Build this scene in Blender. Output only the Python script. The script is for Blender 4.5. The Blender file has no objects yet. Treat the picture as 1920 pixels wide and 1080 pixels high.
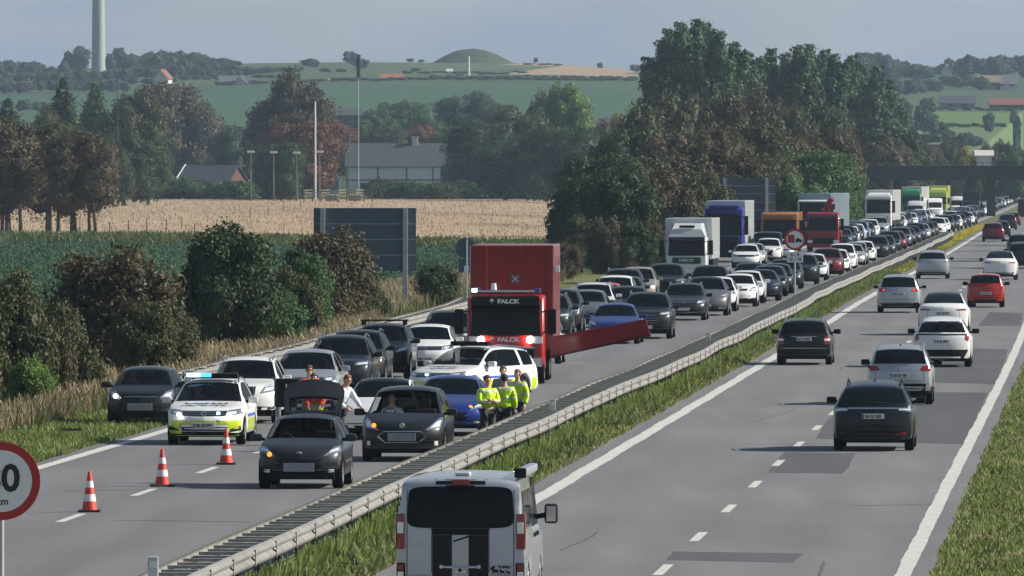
import bpy, bmesh, math, random
import numpy as np
from mathutils import Vector, Matrix, noise
from mathutils.bvhtree import BVHTree

sc = bpy.context.scene
COL = sc.collection
R = math.radians
rnd = random.Random(7)

# ------------------------------------------------------------------ camera, sky, sun
EYE = 6.8                      # camera height above the road (it stands on a footbridge)
F = 20000.0                    # focal length in photograph pixels (a 375 mm lens on 36 mm)
HOR = 285.0                    # row of the horizon in the photograph
cam = bpy.data.cameras.new('camera'); camo = bpy.data.objects.new('camera', cam); COL.objects.link(camo)
camo.location = (0, 0, EYE); camo.rotation_euler = (R(90), 0, 0)
cam.sensor_width = 36; cam.lens = F/1920*36
cam.shift_y = -(540-HOR)/1920
cam.clip_start = 1; cam.clip_end = 30000
sc.camera = camo

SUN_EL, SUN_AZ = R(31), R(86)          # azimuth measured from +Y (view direction) towards +X
sd = Vector((math.sin(SUN_AZ)*math.cos(SUN_EL), math.cos(SUN_AZ)*math.cos(SUN_EL), math.sin(SUN_EL)))
w = bpy.data.worlds.new('World'); sc.world = w; w.use_nodes = True
nt = w.node_tree; nt.nodes.clear()
sky = nt.nodes.new('ShaderNodeTexSky'); sky.sky_type = 'NISHITA'; sky.sun_disc = False
sky.sun_elevation = SUN_EL; sky.sun_rotation = SUN_AZ; sky.altitude = 20; sky.air_density = 1.6; sky.dust_density = .6; sky.ozone_density = 3.0
tc = nt.nodes.new('ShaderNodeTexCoord')
mp = nt.nodes.new('ShaderNodeMapping'); mp.inputs['Scale'].default_value = (14, 14, 46)
cn = nt.nodes.new('ShaderNodeTexNoise'); cn.inputs['Scale'].default_value = 1.6; cn.inputs['Detail'].default_value = 4; cn.inputs['Roughness'].default_value = .45
cr = nt.nodes.new('ShaderNodeValToRGB'); cr.color_ramp.elements[0].position = .36; cr.color_ramp.elements[1].position = .68
mx = nt.nodes.new('ShaderNodeMixRGB'); mx.inputs[2].default_value = (4.35, 5.15, 6.5, 1)
mm = nt.nodes.new('ShaderNodeMath'); mm.operation = 'MULTIPLY_ADD'; mm.inputs[1].default_value = .3; mm.inputs[2].default_value = .68
bg = nt.nodes.new('ShaderNodeBackground'); bg.inputs[1].default_value = .0485
wo = nt.nodes.new('ShaderNodeOutputWorld')
L = nt.links.new
L(tc.outputs['Generated'], mp.inputs[0]); L(mp.outputs[0], cn.inputs['Vector']); L(cn.outputs[0], cr.inputs[0])
sp = nt.nodes.new('ShaderNodeSeparateXYZ'); el = nt.nodes.new('ShaderNodeMapRange'); el.inputs['From Min'].default_value = 0; el.inputs['From Max'].default_value = .45; el.inputs['To Min'].default_value = 1; el.inputs['To Max'].default_value = .22
fm = nt.nodes.new('ShaderNodeMath'); fm.operation = 'MULTIPLY'      # thick low haze, clearer blue overhead
L(tc.outputs['Generated'], sp.inputs[0]); L(sp.outputs['Z'], el.inputs[0])
L(cr.outputs[0], mm.inputs[0]); L(mm.outputs[0], fm.inputs[0]); L(el.outputs[0], fm.inputs[1]); L(fm.outputs[0], mx.inputs[0])
cn2 = nt.nodes.new('ShaderNodeTexNoise'); cn2.inputs['Scale'].default_value = 2.6; cn2.inputs['Detail'].default_value = 5; cn2.inputs['Roughness'].default_value = .5
cr2 = nt.nodes.new('ShaderNodeValToRGB'); cr2.color_ramp.elements[0].position = .40; cr2.color_ramp.elements[1].position = .62; cr2.color_ramp.elements[0].color = (3.7, 4.75, 6.5, 1); cr2.color_ramp.elements[1].color = (5.5, 5.75, 6.35, 1)
L(mp.outputs[0], cn2.inputs['Vector']); L(cn2.outputs[0], cr2.inputs[0]); L(cr2.outputs[0], mx.inputs[2]); L(sky.outputs[0], mx.inputs[1]); L(mx.outputs[0], bg.inputs[0]); L(bg.outputs[0], wo.inputs[0])

sun = bpy.data.lights.new('sun', 'SUN'); suno = bpy.data.objects.new('sun', sun); COL.objects.link(suno)
sun.energy = 5.0; sun.angle = R(.53); sun.color = (1, .94, .84)
suno.rotation_euler = sd.to_track_quat('Z', 'Y').to_euler()
sc.view_settings.view_transform = 'Standard'; sc.view_settings.look = 'None'
sc.view_settings.exposure = .60; sc.view_settings.gamma = 1
sc.cycles.max_bounces = 6; sc.cycles.transparent_max_bounces = 12; sc.cycles.volume_bounces = 0
sc.cycles.use_denoising = True

# ------------------------------------------------------------------ the lie of the land
REF = [(0, -11.6), (150, -3.0), (212.5, .53), (358, 8.77), (520, 17.6), (800, 33.0), (1163, 52.6), (1430, 67.3), (2000, 99.5), (2600, 135), (4200, 232), (9000, 520)]
ROADZ = [(0, 0), (480, 0), (700, -.4), (1000, -.8), (1430, -1.8), (2000, -2.4), (2600, -2.2), (4200, 6), (9000, 20)]
def hermite(T, x):
    if x <= T[0][0]: return T[0][1]
    if x >= T[-1][0]: return T[-1][1]
    for i in range(len(T)-1):
        if x <= T[i+1][0]: break
    x0, y0 = T[i]; x1, y1 = T[i+1]
    def sl(k):
        if k <= 0: return (T[1][1]-T[0][1])/(T[1][0]-T[0][0])
        if k >= len(T)-1: return (T[-1][1]-T[-2][1])/(T[-1][0]-T[-2][0])
        return (T[k+1][1]-T[k-1][1])/(T[k+1][0]-T[k-1][0])
    h = x1-x0; t = (x-x0)/h
    return (2*t**3-3*t*t+1)*y0+(t**3-2*t*t+t)*h*sl(i)+(-2*t**3+3*t*t)*y1+(t**3-t*t)*h*sl(i+1)
def lin(T, x): return float(np.interp(x, [a for a, b in T], [b for a, b in T]))
def ref(D): return hermite(REF, D)          # x of the near-side edge line of the right carriageway
def rz(D): return lin(ROADZ, D)
def rs(D): return (ref(D+4)-ref(D-4))/8     # slope of the road against +Y
def gp(px, py):
    """a point of the road plane from its place in the photograph: (x, distance, z)"""
    D = F*EYE/max(py-HOR, 1)
    for _ in range(12): D = F*(EYE-rz(D))/max(py-HOR, 1)
    return Vector(((px-960)*D/F, D, rz(D)))
def sc_at(px, s):
    """a point of the road at image scale s (pixels per metre)"""
    D = F/s
    return Vector(((px-960)/s, D, rz(D)))

HILL_L = [(0, 0), (1000, 0), (1850, 0), (2150, 2.2), (2500, 13.5), (3000, 20.5), (3350, 27.2), (3600, 31.0), (4200, 41.0), (5000, 43), (9500, 40)]
HILL_R = [(0, 0), (1000, 0), (1700, 0), (2100, 5.0), (2350, 9.6), (2760, 14.9), (3070, 19.3), (3500, 27.0), (4200, 37), (5200, 42), (9500, 44)]
def smooth(t): t = min(1, max(0, t)); return t*t*(3-2*t)
def tz(x, D):
    """terrain height (away from the road bed)"""
    u = (x/D*F+960) if D > 50 else 960      # only used to say how far round the valley a place lies
    a = smooth((u-1150)/450)
    h = hermite(HILL_L, D)*(1-a)+hermite(HILL_R, D)*a
    h += smooth((D-2600)/900)*(2.6*math.sin(x/170+1.0)+1.4*math.sin(x/63+D/400)) - (1-a)*smooth((D-3000)/1000)*smooth((700-u)/600)*2.5
    h += smooth((u-1020)/200)*(1-a)*smooth((D-3500)/500)*(-3.5)
    if D > 60:
        base = -.25 + rz(D)*smooth((75-abs(x-ref(D)))/50) if D < 2300 else -.25+rz(2300)*smooth((4200-D)/1900)
    else: base = -.25
    return base+h
def gz(x, D):
    off = x-ref(D)
    if -16.2 < off < 10.5 and D < 3900: return rz(D)-.12
    return tz(x, D) if D < 3900 or not(-16 < off < 10) else rz(D)

# ------------------------------------------------------------------ helpers
def tag(o, label=None, cat=None, group=None, kind=None):
    if label: o['label'] = label
    if cat: o['category'] = cat
    if group: o['group'] = group
    if kind: o['kind'] = kind
    return o
def empty(name, loc=(0, 0, 0), rz_=0, label=None, cat=None, group=None):
    o = bpy.data.objects.new(name, None); COL.objects.link(o); o.location = loc; o.rotation_euler = (0, 0, rz_)
    o.empty_display_size = .3
    return tag(o, label, cat, group)
def mesh_obj(name, verts, faces, mat=None, parent=None, smooth_=False, sharp=None):
    me = bpy.data.meshes.new(name); me.from_pydata([tuple(v) for v in verts], [], faces)
    if mat: me.materials.append(mat)
    if smooth_:
        me.polygons.foreach_set('use_smooth', [True]*len(me.polygons))
        if sharp: me.set_sharp_from_angle(angle=R(sharp))
    me.update()
    o = bpy.data.objects.new(name, me); COL.objects.link(o)
    if parent: o.parent = parent
    return o
class MB:
    """collects simple shapes into one mesh"""
    def __init__(s): s.v = []; s.f = []
    def add(s, V, Fc):
        n = len(s.v); s.v += [tuple(v) for v in V]; s.f += [tuple(i+n for i in f) for f in Fc]; return s
    def box(s, x0, x1, y0, y1, z0, z1, M=None, taper=0):
        t = taper
        V = [(x0, y0, z0), (x1, y0, z0), (x1, y1, z0), (x0, y1, z0), (x0+t, y0+t, z1), (x1-t, y0+t, z1), (x1-t, y1-t, z1), (x0+t, y1-t, z1)]
        if M is not None: V = [M@Vector(v) for v in V]
        return s.add(V, [(3, 2, 1, 0), (4, 5, 6, 7), (0, 1, 5, 4), (1, 2, 6, 5), (2, 3, 7, 6), (3, 0, 4, 7)])
    def bbox(s, x0, x1, y0, y1, z0, z1, b=.03):
        """box with chamfered edges"""
        bm = bmesh.new(); bmesh.ops.create_cube(bm, size=1)
        for v in bm.verts: v.co = Vector((x0+(v.co.x+.5)*(x1-x0), y0+(v.co.y+.5)*(y1-y0), z0+(v.co.z+.5)*(z1-z0)))
        bmesh.ops.bevel(bm, geom=bm.edges[:], offset=b, segments=2, profile=.6, affect='EDGES')
        bm.verts.index_update()
        s.add([v.co.copy() for v in bm.verts], [tuple(v.index for v in f.verts) for f in bm.faces]); bm.free(); return s
    def tube(s, pts, rad, n=8, cap=True):
        pts = [Vector(p) for p in pts]; rad = rad if isinstance(rad, (list, tuple)) else [rad]*len(pts)
        V = []; Fc = []
        for i, p in enumerate(pts):
            d = (pts[min(i+1, len(pts)-1)]-pts[max(i-1, 0)]).normalized()
            a = d.orthogonal().normalized() if abs(d.z) > .9 else d.cross(Vector((0, 0, 1))).normalized()
            b = d.cross(a)
            for k in range(n):
                t = 2*math.pi*k/n; V.append(p+(a*math.cos(t)+b*math.sin(t))*rad[i])
        for i in range(len(pts)-1):
            for k in range(n):
                k2 = (k+1) % n; Fc.append((i*n+k, i*n+k2, (i+1)*n+k2, (i+1)*n+k))
        if cap: Fc.append(tuple(range(n))[::-1]); Fc.append(tuple((len(pts)-1)*n+k for k in range(n)))
        return s.add(V, Fc)
    def lathe(s, prof, axis='z', n=20, c=(0, 0, 0)):
        """prof: (radius, height) pairs"""
        V = []; Fc = []
        for r_, h in prof:
            for k in range(n):
                t = 2*math.pi*k/n; a, b = r_*math.cos(t), r_*math.sin(t)
                p = (a, b, h) if axis == 'z' else ((h, a, b) if axis == 'x' else (a, h, b))
                V.append((p[0]+c[0], p[1]+c[1], p[2]+c[2]))
        for i in range(len(prof)-1):
            for k in range(n):
                k2 = (k+1) % n; Fc.append((i*n+k, i*n+k2, (i+1)*n+k2, (i+1)*n+k))
        return s.add(V, Fc)
    def prism(s, poly, y0, y1, M=None):
        """polygon in (x, z) given thickness along y"""
        n = len(poly); V = [(x, y0, z) for x, z in poly]+[(x, y1, z) for x, z in poly]
        if M is not None: V = [M@Vector(v) for v in V]
        return s.add(V, [tuple(range(n)), tuple(range(2*n-1, n-1, -1))]+[((i+1) % n, i, i+n, (i+1) % n+n) for i in range(n)])
    def build(s, name, mat=None, parent=None, sm=False, sharp=35):
        return mesh_obj(name, s.v, s.f, mat, parent, sm, sharp if sm else None)
def copy_tree(o, parent=None):
    c = o.copy(); COL.objects.link(c); c.parent = parent
    for ch in list(o.children): copy_tree(ch, c)
    return c

# ------------------------------------------------------------------ materials
M = {}
def mat(name, col, rough=.6, metal=0, coat=0, var=0, vscale=3, bump=0, bscale=40, emit=None, estr=0, spec=.5, col2=None, coord='Object', detail=4):
    m = bpy.data.materials.new(name); m.use_nodes = True; n = m.node_tree; b = n.nodes['Principled BSDF']
    b.inputs['Base Color'].default_value = (*col, 1); b.inputs['Roughness'].default_value = rough; b.inputs['Metallic'].default_value = metal
    b.inputs['Coat Weight'].default_value = coat; b.inputs['Coat Roughness'].default_value = .04; b.inputs['Specular IOR Level'].default_value = spec
    if emit: b.inputs['Emission Color'].default_value = (*emit, 1); b.inputs['Emission Strength'].default_value = estr
    if var or bump or col2:
        t = n.nodes.new('ShaderNodeTexCoord')
    if var or col2:
        q = n.nodes.new('ShaderNodeTexNoise'); q.inputs['Scale'].default_value = vscale; q.inputs['Detail'].default_value = detail
        n.links.new(t.outputs[coord], q.inputs['Vector'])
        r = n.nodes.new('ShaderNodeValToRGB'); r.color_ramp.elements[0].position = .3; r.color_ramp.elements[1].position = .7
        c2 = col2 or tuple(c*(1-var) for c in col); c1 = col if col2 else tuple(min(1, c*(1+var)) for c in col)
        r.color_ramp.elements[0].color = (*c2, 1); r.color_ramp.elements[1].color = (*c1, 1)
        n.links.new(q.outputs[0], r.inputs[0]); n.links.new(r.outputs[0], b.inputs['Base Color'])
    if bump:
        q2 = n.nodes.new('ShaderNodeTexNoise'); q2.inputs['Scale'].default_value = bscale; n.links.new(t.outputs[coord], q2.inputs['Vector'])
        bp = n.nodes.new('ShaderNodeBump'); bp.inputs['Strength'].default_value = bump; bp.inputs['Distance'].default_value = .02
        n.links.new(q2.outputs[0], bp.inputs['Height']); n.links.new(bp.outputs[0], b.inputs['Normal'])
    M[name] = m; return m
def leafmat(name, a, b_, c=None, trans=.25):
    """leaves: colour differs from leaf cluster to leaf cluster"""
    m = bpy.data.materials.new(name); m.use_nodes = True; n = m.node_tree; n.nodes.clear()
    g = n.nodes.new('ShaderNodeNewGeometry'); r = n.nodes.new('ShaderNodeValToRGB'); r.color_ramp.elements[0].color = (*a, 1); r.color_ramp.elements[1].color = (*b_, 1)
    if c: e = r.color_ramp.elements.new(.85); e.color = (*b_, 1); r.color_ramp.elements[-1].color = (*c, 1)
    t = n.nodes.new('ShaderNodeTexCoord'); q = n.nodes.new('ShaderNodeTexNoise'); q.inputs['Scale'].default_value = .55; q.inputs['Detail'].default_value = 2
    n.links.new(t.outputs['Object'], q.inputs['Vector'])
    ad = n.nodes.new('ShaderNodeMath'); ad.operation = 'MULTIPLY_ADD'; ad.inputs[1].default_value = .38
    sb = n.nodes.new('ShaderNodeMath'); sb.operation = 'MULTIPLY_ADD'; sb.inputs[1].default_value = 1.5; sb.inputs[2].default_value = -.42
    n.links.new(q.outputs[0], sb.inputs[0]); n.links.new(g.outputs['Random Per Island'], ad.inputs[0]); n.links.new(sb.outputs[0], ad.inputs[2]); n.links.new(ad.outputs[0], r.inputs[0])
    d = n.nodes.new('ShaderNodeBsdfDiffuse'); tr = n.nodes.new('ShaderNodeBsdfTranslucent'); ms = n.nodes.new('ShaderNodeMixShader'); ms.inputs[0].default_value = trans
    gl = n.nodes.new('ShaderNodeBsdfGlossy'); gl.inputs['Roughness'].default_value = .6; gl.inputs['Color'].default_value = (.9, .95, 1, 1); m2 = n.nodes.new('ShaderNodeMixShader'); m2.inputs[0].default_value = .02
    o = n.nodes.new('ShaderNodeOutputMaterial')
    n.links.new(r.outputs[0], d.inputs[0]); n.links.new(r.outputs[0], tr.inputs[0]); n.links.new(d.outputs[0], ms.inputs[1]); n.links.new(tr.outputs[0], ms.inputs[2])
    n.links.new(ms.outputs[0], m2.inputs[1]); n.links.new(gl.outputs[0], m2.inputs[2]); n.links.new(m2.outputs[0], o.inputs[0])
    M[name] = m; return m

def asphalt(name, base, seed):
    m = bpy.data.materials.new(name); m.use_nodes = True; n = m.node_tree; b = n.nodes['Principled BSDF']; b.inputs['Roughness'].default_value = .88; b.inputs['Specular IOR Level'].default_value = .35
    g = n.nodes.new('ShaderNodeNewGeometry')
    mp = n.nodes.new('ShaderNodeMapping'); mp.inputs['Scale'].default_value = (1, .06, 1); mp.inputs['Location'].default_value = (seed, seed*3, 0)
    q1 = n.nodes.new('ShaderNodeTexNoise'); q1.inputs['Scale'].default_value = .8; q1.inputs['Detail'].default_value = 5        # long streaks along the lanes
    q2 = n.nodes.new('ShaderNodeTexNoise'); q2.inputs['Scale'].default_value = 22; q2.inputs['Detail'].default_value = 6        # stones
    q3 = n.nodes.new('ShaderNodeTexNoise'); q3.inputs['Scale'].default_value = .06; q3.inputs['Detail'].default_value = 3
    n.links.new(g.outputs['Position'], mp.inputs[0]); n.links.new(mp.outputs[0], q1.inputs['Vector']); n.links.new(g.outputs['Position'], q2.inputs['Vector']); n.links.new(g.outputs['Position'], q3.inputs['Vector'])
    def rmp(q, lo, hi):
        r = n.nodes.new('ShaderNodeMapRange'); r.inputs['From Min'].default_value = .3; r.inputs['From Max'].default_value = .7; r.inputs['To Min'].default_value = lo; r.inputs['To Max'].default_value = hi
        n.links.new(q.outputs[0], r.inputs[0]); return r
    a, c, d = rmp(q1, .88, 1.12), rmp(q2, .72, 1.28), rmp(q3, .92, 1.08)
    m1 = n.nodes.new('ShaderNodeMath'); m1.operation = 'MULTIPLY'; m2 = n.nodes.new('ShaderNodeMath'); m2.operation = 'MULTIPLY'
    n.links.new(a.outputs[0], m1.inputs[0]); n.links.new(c.outputs[0], m1.inputs[1]); n.links.new(m1.outputs[0], m2.inputs[0]); n.links.new(d.outputs[0], m2.inputs[1])
    at = n.nodes.new('ShaderNodeAttribute'); at.attribute_name = 'offset'        # metres across the carriageway: oil-dark lane middles, polished wheel tracks
    wr = n.nodes.new('ShaderNodeMath'); wr.operation = 'MULTIPLY'; wr.inputs[1].default_value = 2*math.pi/1.95
    cs = n.nodes.new('ShaderNodeMath'); cs.operation = 'COSINE'; wo_ = n.nodes.new('ShaderNodeMath'); wo_.operation = 'MULTIPLY_ADD'; wo_.inputs[1].default_value = -.045; wo_.inputs[2].default_value = 1
    n.links.new(at.outputs['Fac'], wr.inputs[0]); n.links.new(wr.outputs[0], cs.inputs[0]); n.links.new(cs.outputs[0], wo_.inputs[0])
    m3 = n.nodes.new('ShaderNodeMath'); m3.operation = 'MULTIPLY'; n.links.new(m2.outputs[0], m3.inputs[0]); n.links.new(wo_.outputs[0], m3.inputs[1])
    v = n.nodes.new('ShaderNodeVectorMath'); v.operation = 'SCALE'; v.inputs[0].default_value = base; n.links.new(m3.outputs[0], v.inputs['Scale']); n.links.new(v.outputs[0], b.inputs['Base Color'])
    bp = n.nodes.new('ShaderNodeBump'); bp.inputs['Strength'].default_value = .35; bp.inputs['Distance'].default_value = .006; n.links.new(q2.outputs[0], bp.inputs['Height']); n.links.new(bp.outputs[0], b.inputs['Normal'])
    M[name] = m; return m
asphalt('asphalt', (.150, .149, .155), 1); asphalt('asphalt_left', (.140, .139, .146), 5); asphalt('asphalt_patch', (.078, .079, .087), 9)

def ground_mat(name, a, b_, s1=.03, s2=.8, stretch=(1, .25, 1), rough=.95):
    m = bpy.data.materials.new(name); m.use_nodes = True; n = m.node_tree; b = n.nodes['Principled BSDF']; b.inputs['Roughness'].default_value = rough; b.inputs['Specular IOR Level'].default_value = .1
    g = n.nodes.new('ShaderNodeNewGeometry'); mp = n.nodes.new('ShaderNodeMapping'); mp.inputs['Scale'].default_value = stretch
    q1 = n.nodes.new('ShaderNodeTexNoise'); q1.inputs['Scale'].default_value = s1; q1.inputs['Detail'].default_value = 6
    q2 = n.nodes.new('ShaderNodeTexNoise'); q2.inputs['Scale'].default_value = s2; q2.inputs['Detail'].default_value = 5
    n.links.new(g.outputs['Position'], mp.inputs[0]); n.links.new(mp.outputs[0], q1.inputs['Vector']); n.links.new(mp.outputs[0], q2.inputs['Vector'])
    ad = n.nodes.new('ShaderNodeMath'); ad.operation = 'ADD'; n.links.new(q1.outputs[0], ad.inputs[0]); n.links.new(q2.outputs[0], ad.inputs[1])
    r = n.nodes.new('ShaderNodeMapRange'); r.inputs['From Min'].default_value = .75; r.inputs['From Max'].default_value = 1.25; n.links.new(ad.outputs[0], r.inputs[0])
    x = n.nodes.new('ShaderNodeMixRGB'); x.inputs[1].default_value = (*a, 1); x.inputs[2].default_value = (*b_, 1); n.links.new(r.outputs[0], x.inputs[0]); n.links.new(x.outputs[0], b.inputs['Base Color'])
    M[name] = m; return m
ground_mat('verge', (.075, .10, .030), (.17, .165, .07), .3, 3, (1, .5, 1))
ground_mat('dry_soil', (.16, .125, .075), (.28, .22, .14), .3, 4, (1, .4, 1))
ground_mat('crop', (.024, .056, .024), (.040, .082, .036), .05, 1.2, (1, .15, 1))
ground_mat('meadow', (.30, .22, .145), (.42, .32, .22), .02, .5, (1, .12, 1))
ground_mat('dark_grass', (.040, .060, .022), (.075, .09, .035), .04, .7, (1, .2, 1))
ground_mat('field_green', (.040, .085, .048), (.055, .10, .056), .006, .05, (1, .3, 1))
ground_mat('field_bright', (.085, .15, .045), (.11, .18, .06), .006, .05, (1, .3, 1))
ground_mat('field_pale', (.10, .14, .065), (.13, .165, .08), .006, .05, (1, .3, 1))
ground_mat('field_stubble', (.28, .20, .13), (.34, .25, .17), .006, .05, (1, .3, 1))
ground_mat('hill_grass', (.055, .085, .042), (.08, .11, .055), .01, .1, (1, .3, 1))
mat('crack', (.075, .075, .08), .8); mat('line_paint', (.50, .49, .46), .75, var=.16, vscale=3.5)
mat('concrete', (.20, .195, .19), .9, var=.15, vscale=2, bump=.3)
mat('shaded_concrete', (.045, .046, .05), .9, var=.2, vscale=1.5)  # bridge concrete, dark grey with the shade of its near face painted in
mat('galv', (.195, .19, .18), .7, .1, var=.22, vscale=2.2)
mat('steel', (.42, .43, .44), .45, .6, var=.1, vscale=2)
mat('rail_dark', (.075, .07, .065), .7, .2, var=.25, vscale=5)
mat('bar_steel', (.36, .35, .33), .65, .3, var=.25, vscale=5)
mat('sign_back', (.075, .10, .14), .55, .2, var=.05, vscale=1)
mat('sign_rib', (.22, .25, .29), .5, .3)
mat('white', (.78, .78, .77), .4); mat('sign_red', (.42, .022, .02), .45); mat('sign_black', (.01, .01, .011), .5)
mat('lens_grey', (.5, .52, .54), .3)
mat('bark', (.05, .04, .03), .9, var=.3, vscale=3); mat('birch_bark', (.16, .145, .12), .9, var=.3, vscale=3)
mat('wood', (.20, .17, .13), .9, var=.25, vscale=4)
mat('cone_red', (.62, .045, .03), .5); mat('cone_white', (.75, .75, .74), .45); mat('rubber', (.018, .017, .017), .7)
# ------------------------------------------------------------------ ground, roads, rails
def build_terrain():
    Ds = list(np.concatenate([np.array([-4000, -2500, -1500, -800, -400, -200, -100]), np.arange(-60, 60, 30), np.arange(60, 300, 12), np.arange(300, 900, 20), np.arange(900, 2000, 50), np.arange(2000, 4600, 40), np.arange(4600, 9600, 400)]))
    for extra in (877, 1640, 1700, 2160, 3350, 3385, 3610): Ds.append(extra)
    Ds = sorted(set(float(d) for d in Ds))
    # columns: offsets from the road's own line, so the road bed stays a clean strip
    offs = [-5200, -3600, -2400, -1700, -1250, -950, -760, -620, -520, -440, -380, -330, -290, -255, -225, -200, -178, -158, -140, -124, -110, -98, -87, -77, -68, -60, -52, -45, -39, -33, -28, -24, -20.5, -18, -16.3,
            -16.05, -10, -5, 0, 5, 10.3, 10.55, 12, 14, 17, 21, 26, 32, 40, 50, 62, 76, 92, 110, 130, 155, 185, 220, 270, 340, 450, 620, 900, 1400, 2200, 3600]
    V = []; Fc = []; nC = len(offs)
    for D in Ds:
        for o in offs:
            x = ref(D)+o
            V.append((x, D, gz(x, D)))
    MI = ['dark_grass', 'crop', 'meadow', 'field_green', 'field_bright', 'field_pale', 'field_stubble', 'hill_grass', 'verge']
    idx = []
    for i in range(len(Ds)-1):
        for j in range(nC-1):
            Fc.append((i*nC+j, i*nC+j+1, (i+1)*nC+j+1, (i+1)*nC+j))
            D = (Ds[i]+Ds[i+1])/2; o = (offs[j]+offs[j+1])/2; x = ref(D)+o; u = x/max(D, 60)*F+960
            k = 'dark_grass'
            if o > -21 and D < 2000: k = 'verge'
            elif D < 300: k = 'crop' if o < -24 else 'verge'
            elif D < 877: k = 'crop' if u < 1100 else 'dark_grass'
            elif D < 900: k = 'dark_grass'
            elif D < 1640: k = 'meadow'
            elif D < 2160: k = 'dark_grass'
            elif u < 1210:
                k = 'field_green' if D < 3350 else ('dark_grass' if D < 3385 else ('hill_grass' if D < 4300 or u < 1000 else 'field_stubble'))
                if 1000 < u and D > 3620: k = 'field_stubble'
                if 600 < u < 1210 and 2700 < D < 2900: k = 'field_pale' if False else k
            else:
                k = 'field_pale' if D < 2750 else ('field_bright' if D < 3050 else ('hill_grass' if D < 3500 else 'field_green'))
            if o > 12 and D < 2100: k = 'verge'
            idx.append(MI.index(k))
    o = mesh_obj('ground', V, Fc)
    for k in MI: o.data.materials.append(M[k])
    o.data.polygons.foreach_set('material_index', idx); o.data.polygons.foreach_set('use_smooth', [True]*len(idx)); o.data.update()
    tag(o, kind='structure')
build_terrain()
def mound():
    x0, D0 = -15.5, 4150.0; V = []; Fc = []; nr, na = 14, 40; zb = tz(x0, D0)-1.5
    for i in range(nr+1):
        r = i/nr
        for k in range(na):
            a = 2*math.pi*k/na; X = x0+math.cos(a)*r*21.5; Y = D0+math.sin(a)*r*21.5
            h = 6.9*(math.cos(r**1.15*math.pi)*.5+.5)**.9
            V.append((X, Y, zb+h*(1+.02*math.sin(a*5))+.25*noise.noise(Vector((X*.3, Y*.3, 0)))))
    for i in range(nr):
        for k in range(na): Fc.append((i*na+k, i*na+(k+1) % na, (i+1)*na+(k+1) % na, (i+1)*na+k))
    tag(mesh_obj('burial_mound', V, Fc, M['mound_grass'], None, True), kind='structure')
ground_mat('mound_grass', (.045, .055, .032), (.075, .085, .045), .05, .4, (1, 1, 1))
mound()

def ribbon(name, o0, o1, D0, D1, z, m, step=6, kind='structure', thick=0, label=None):
    """a strip of the road surface between two offsets from the reference line"""
    n = max(1, int((D1-D0)/step)); V = []; Fc = []
    f0 = o0 if callable(o0) else (lambda D: o0); f1 = o1 if callable(o1) else (lambda D: o1)
    for i in range(n+1):
        D = D0+(D1-D0)*i/n
        V += [(ref(D)+f0(D), D, rz(D)+z), (ref(D)+f1(D), D, rz(D)+z)]
    Fc = [(2*i, 2*i+1, 2*i+3, 2*i+2) for i in range(n)]
    o = mesh_obj(name, V, Fc, M[m])
    if 'carriageway' in name:
        a = o.data.attributes.new('offset', 'FLOAT', 'POINT'); a.data.foreach_set('value', [q for i in range(n+1) for q in (f0(D0+(D1-D0)*i/n)-.1, f1(D0+(D1-D0)*i/n)-.1)])
    return tag(o, kind=kind)
def left_edge(D):           # left rim of the left carriageway, which widens for a slip lane
    return -12.15 - 3.9*smooth((D-330)/150) - 3*smooth((D-900)/500)
def wig(D, a=.03, p=0): return a*math.sin(D/3.1+p)+a*.8*math.sin(D/1.3+p*2)+a*.6*math.sin(D/.53+p*3)
ribbon('right_carriageway', lambda D: -.42+wig(D, .03), lambda D: 8.52+wig(D, .04, 2), 40, 3900, 0, 'asphalt', 2.5)
ribbon('left_carriageway', lambda D: left_edge(D)-wig(D, .05, 4), -2.35, 40, 3900, 0, 'asphalt_left', 2.5)
ribbon('median_bed', -2.34, lambda D: -.43+wig(D, .03), 40, 3900, -.03, 'verge', 2.5)
# edge lines, worn along their rims
ribbon('edge_line', lambda D: wig(D, .012), lambda D: .33+wig(D, .012, 1), 40, 3000, .004, 'line_paint', 1)
ribbon('edge_line', lambda D: 7.93+wig(D, .010, 3), lambda D: 8.20+wig(D, .005, 5), 40, 3000, .004, 'line_paint', .6)
ribbon('edge_line', lambda D: -11.85+wig(D, .012, 2), -11.55, 40, 3000, .004, 'line_paint', 1)
ribbon('edge_line', lambda D: -3.1, -2.88, 40, 3000, .004, 'line_paint', 2)
def dashes(off, phase, wd=.16, ln=5.0, name='lane_line'):
    V = []; Fc = []
    D = phase-150
    while D < 1800:
        if D > 45:
            h = ln/2; a, b = D-h, D+h; n = len(V)
            V += [(ref(a)+off-wd/2, a, rz(a)+.004), (ref(a)+off+wd/2, a, rz(a)+.004), (ref(b)+off+wd/2, b, rz(b)+.004), (ref(b)+off-wd/2, b, rz(b)+.004)]
            Fc.append((n, n+1, n+2, n+3))
        D += 14.9
    tag(mesh_obj(name, V, Fc, M['line_paint']), kind='structure')
dashes(4.12, 174.6, .17, 4.4); dashes(-7.92, 199.2, .17, 4.4)
for D0, D1 in ((480, 3000),): ribbon('lane_line', -11.85, -11.55, 3000, 3001, .004, 'line_paint')
def patch(pts, name='asphalt_patch'):
    P = [gp(*p) for p in pts]; V = []
    n = len(P)
    for i in range(n):          # uneven rims
        a, b = P[i], P[(i+1) % n]
        for k in range(6):
            t = k/6; q = a.lerp(b, t); q.x += rnd.uniform(-.03, .03); q.y += rnd.uniform(-.12, .12); V.append((q.x, q.y, rz(q.y)+.003))
    o = mesh_obj(name, V, [tuple(range(len(V)))[::-1]], M['asphalt_patch']); tag(o, kind='structure')
patch([(1471, 848), (1606, 850), (1580, 888), (1439, 886)])
patch([(1262, 1034), (1506, 1038), (1488, 1055), (1252, 1050)])
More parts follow.
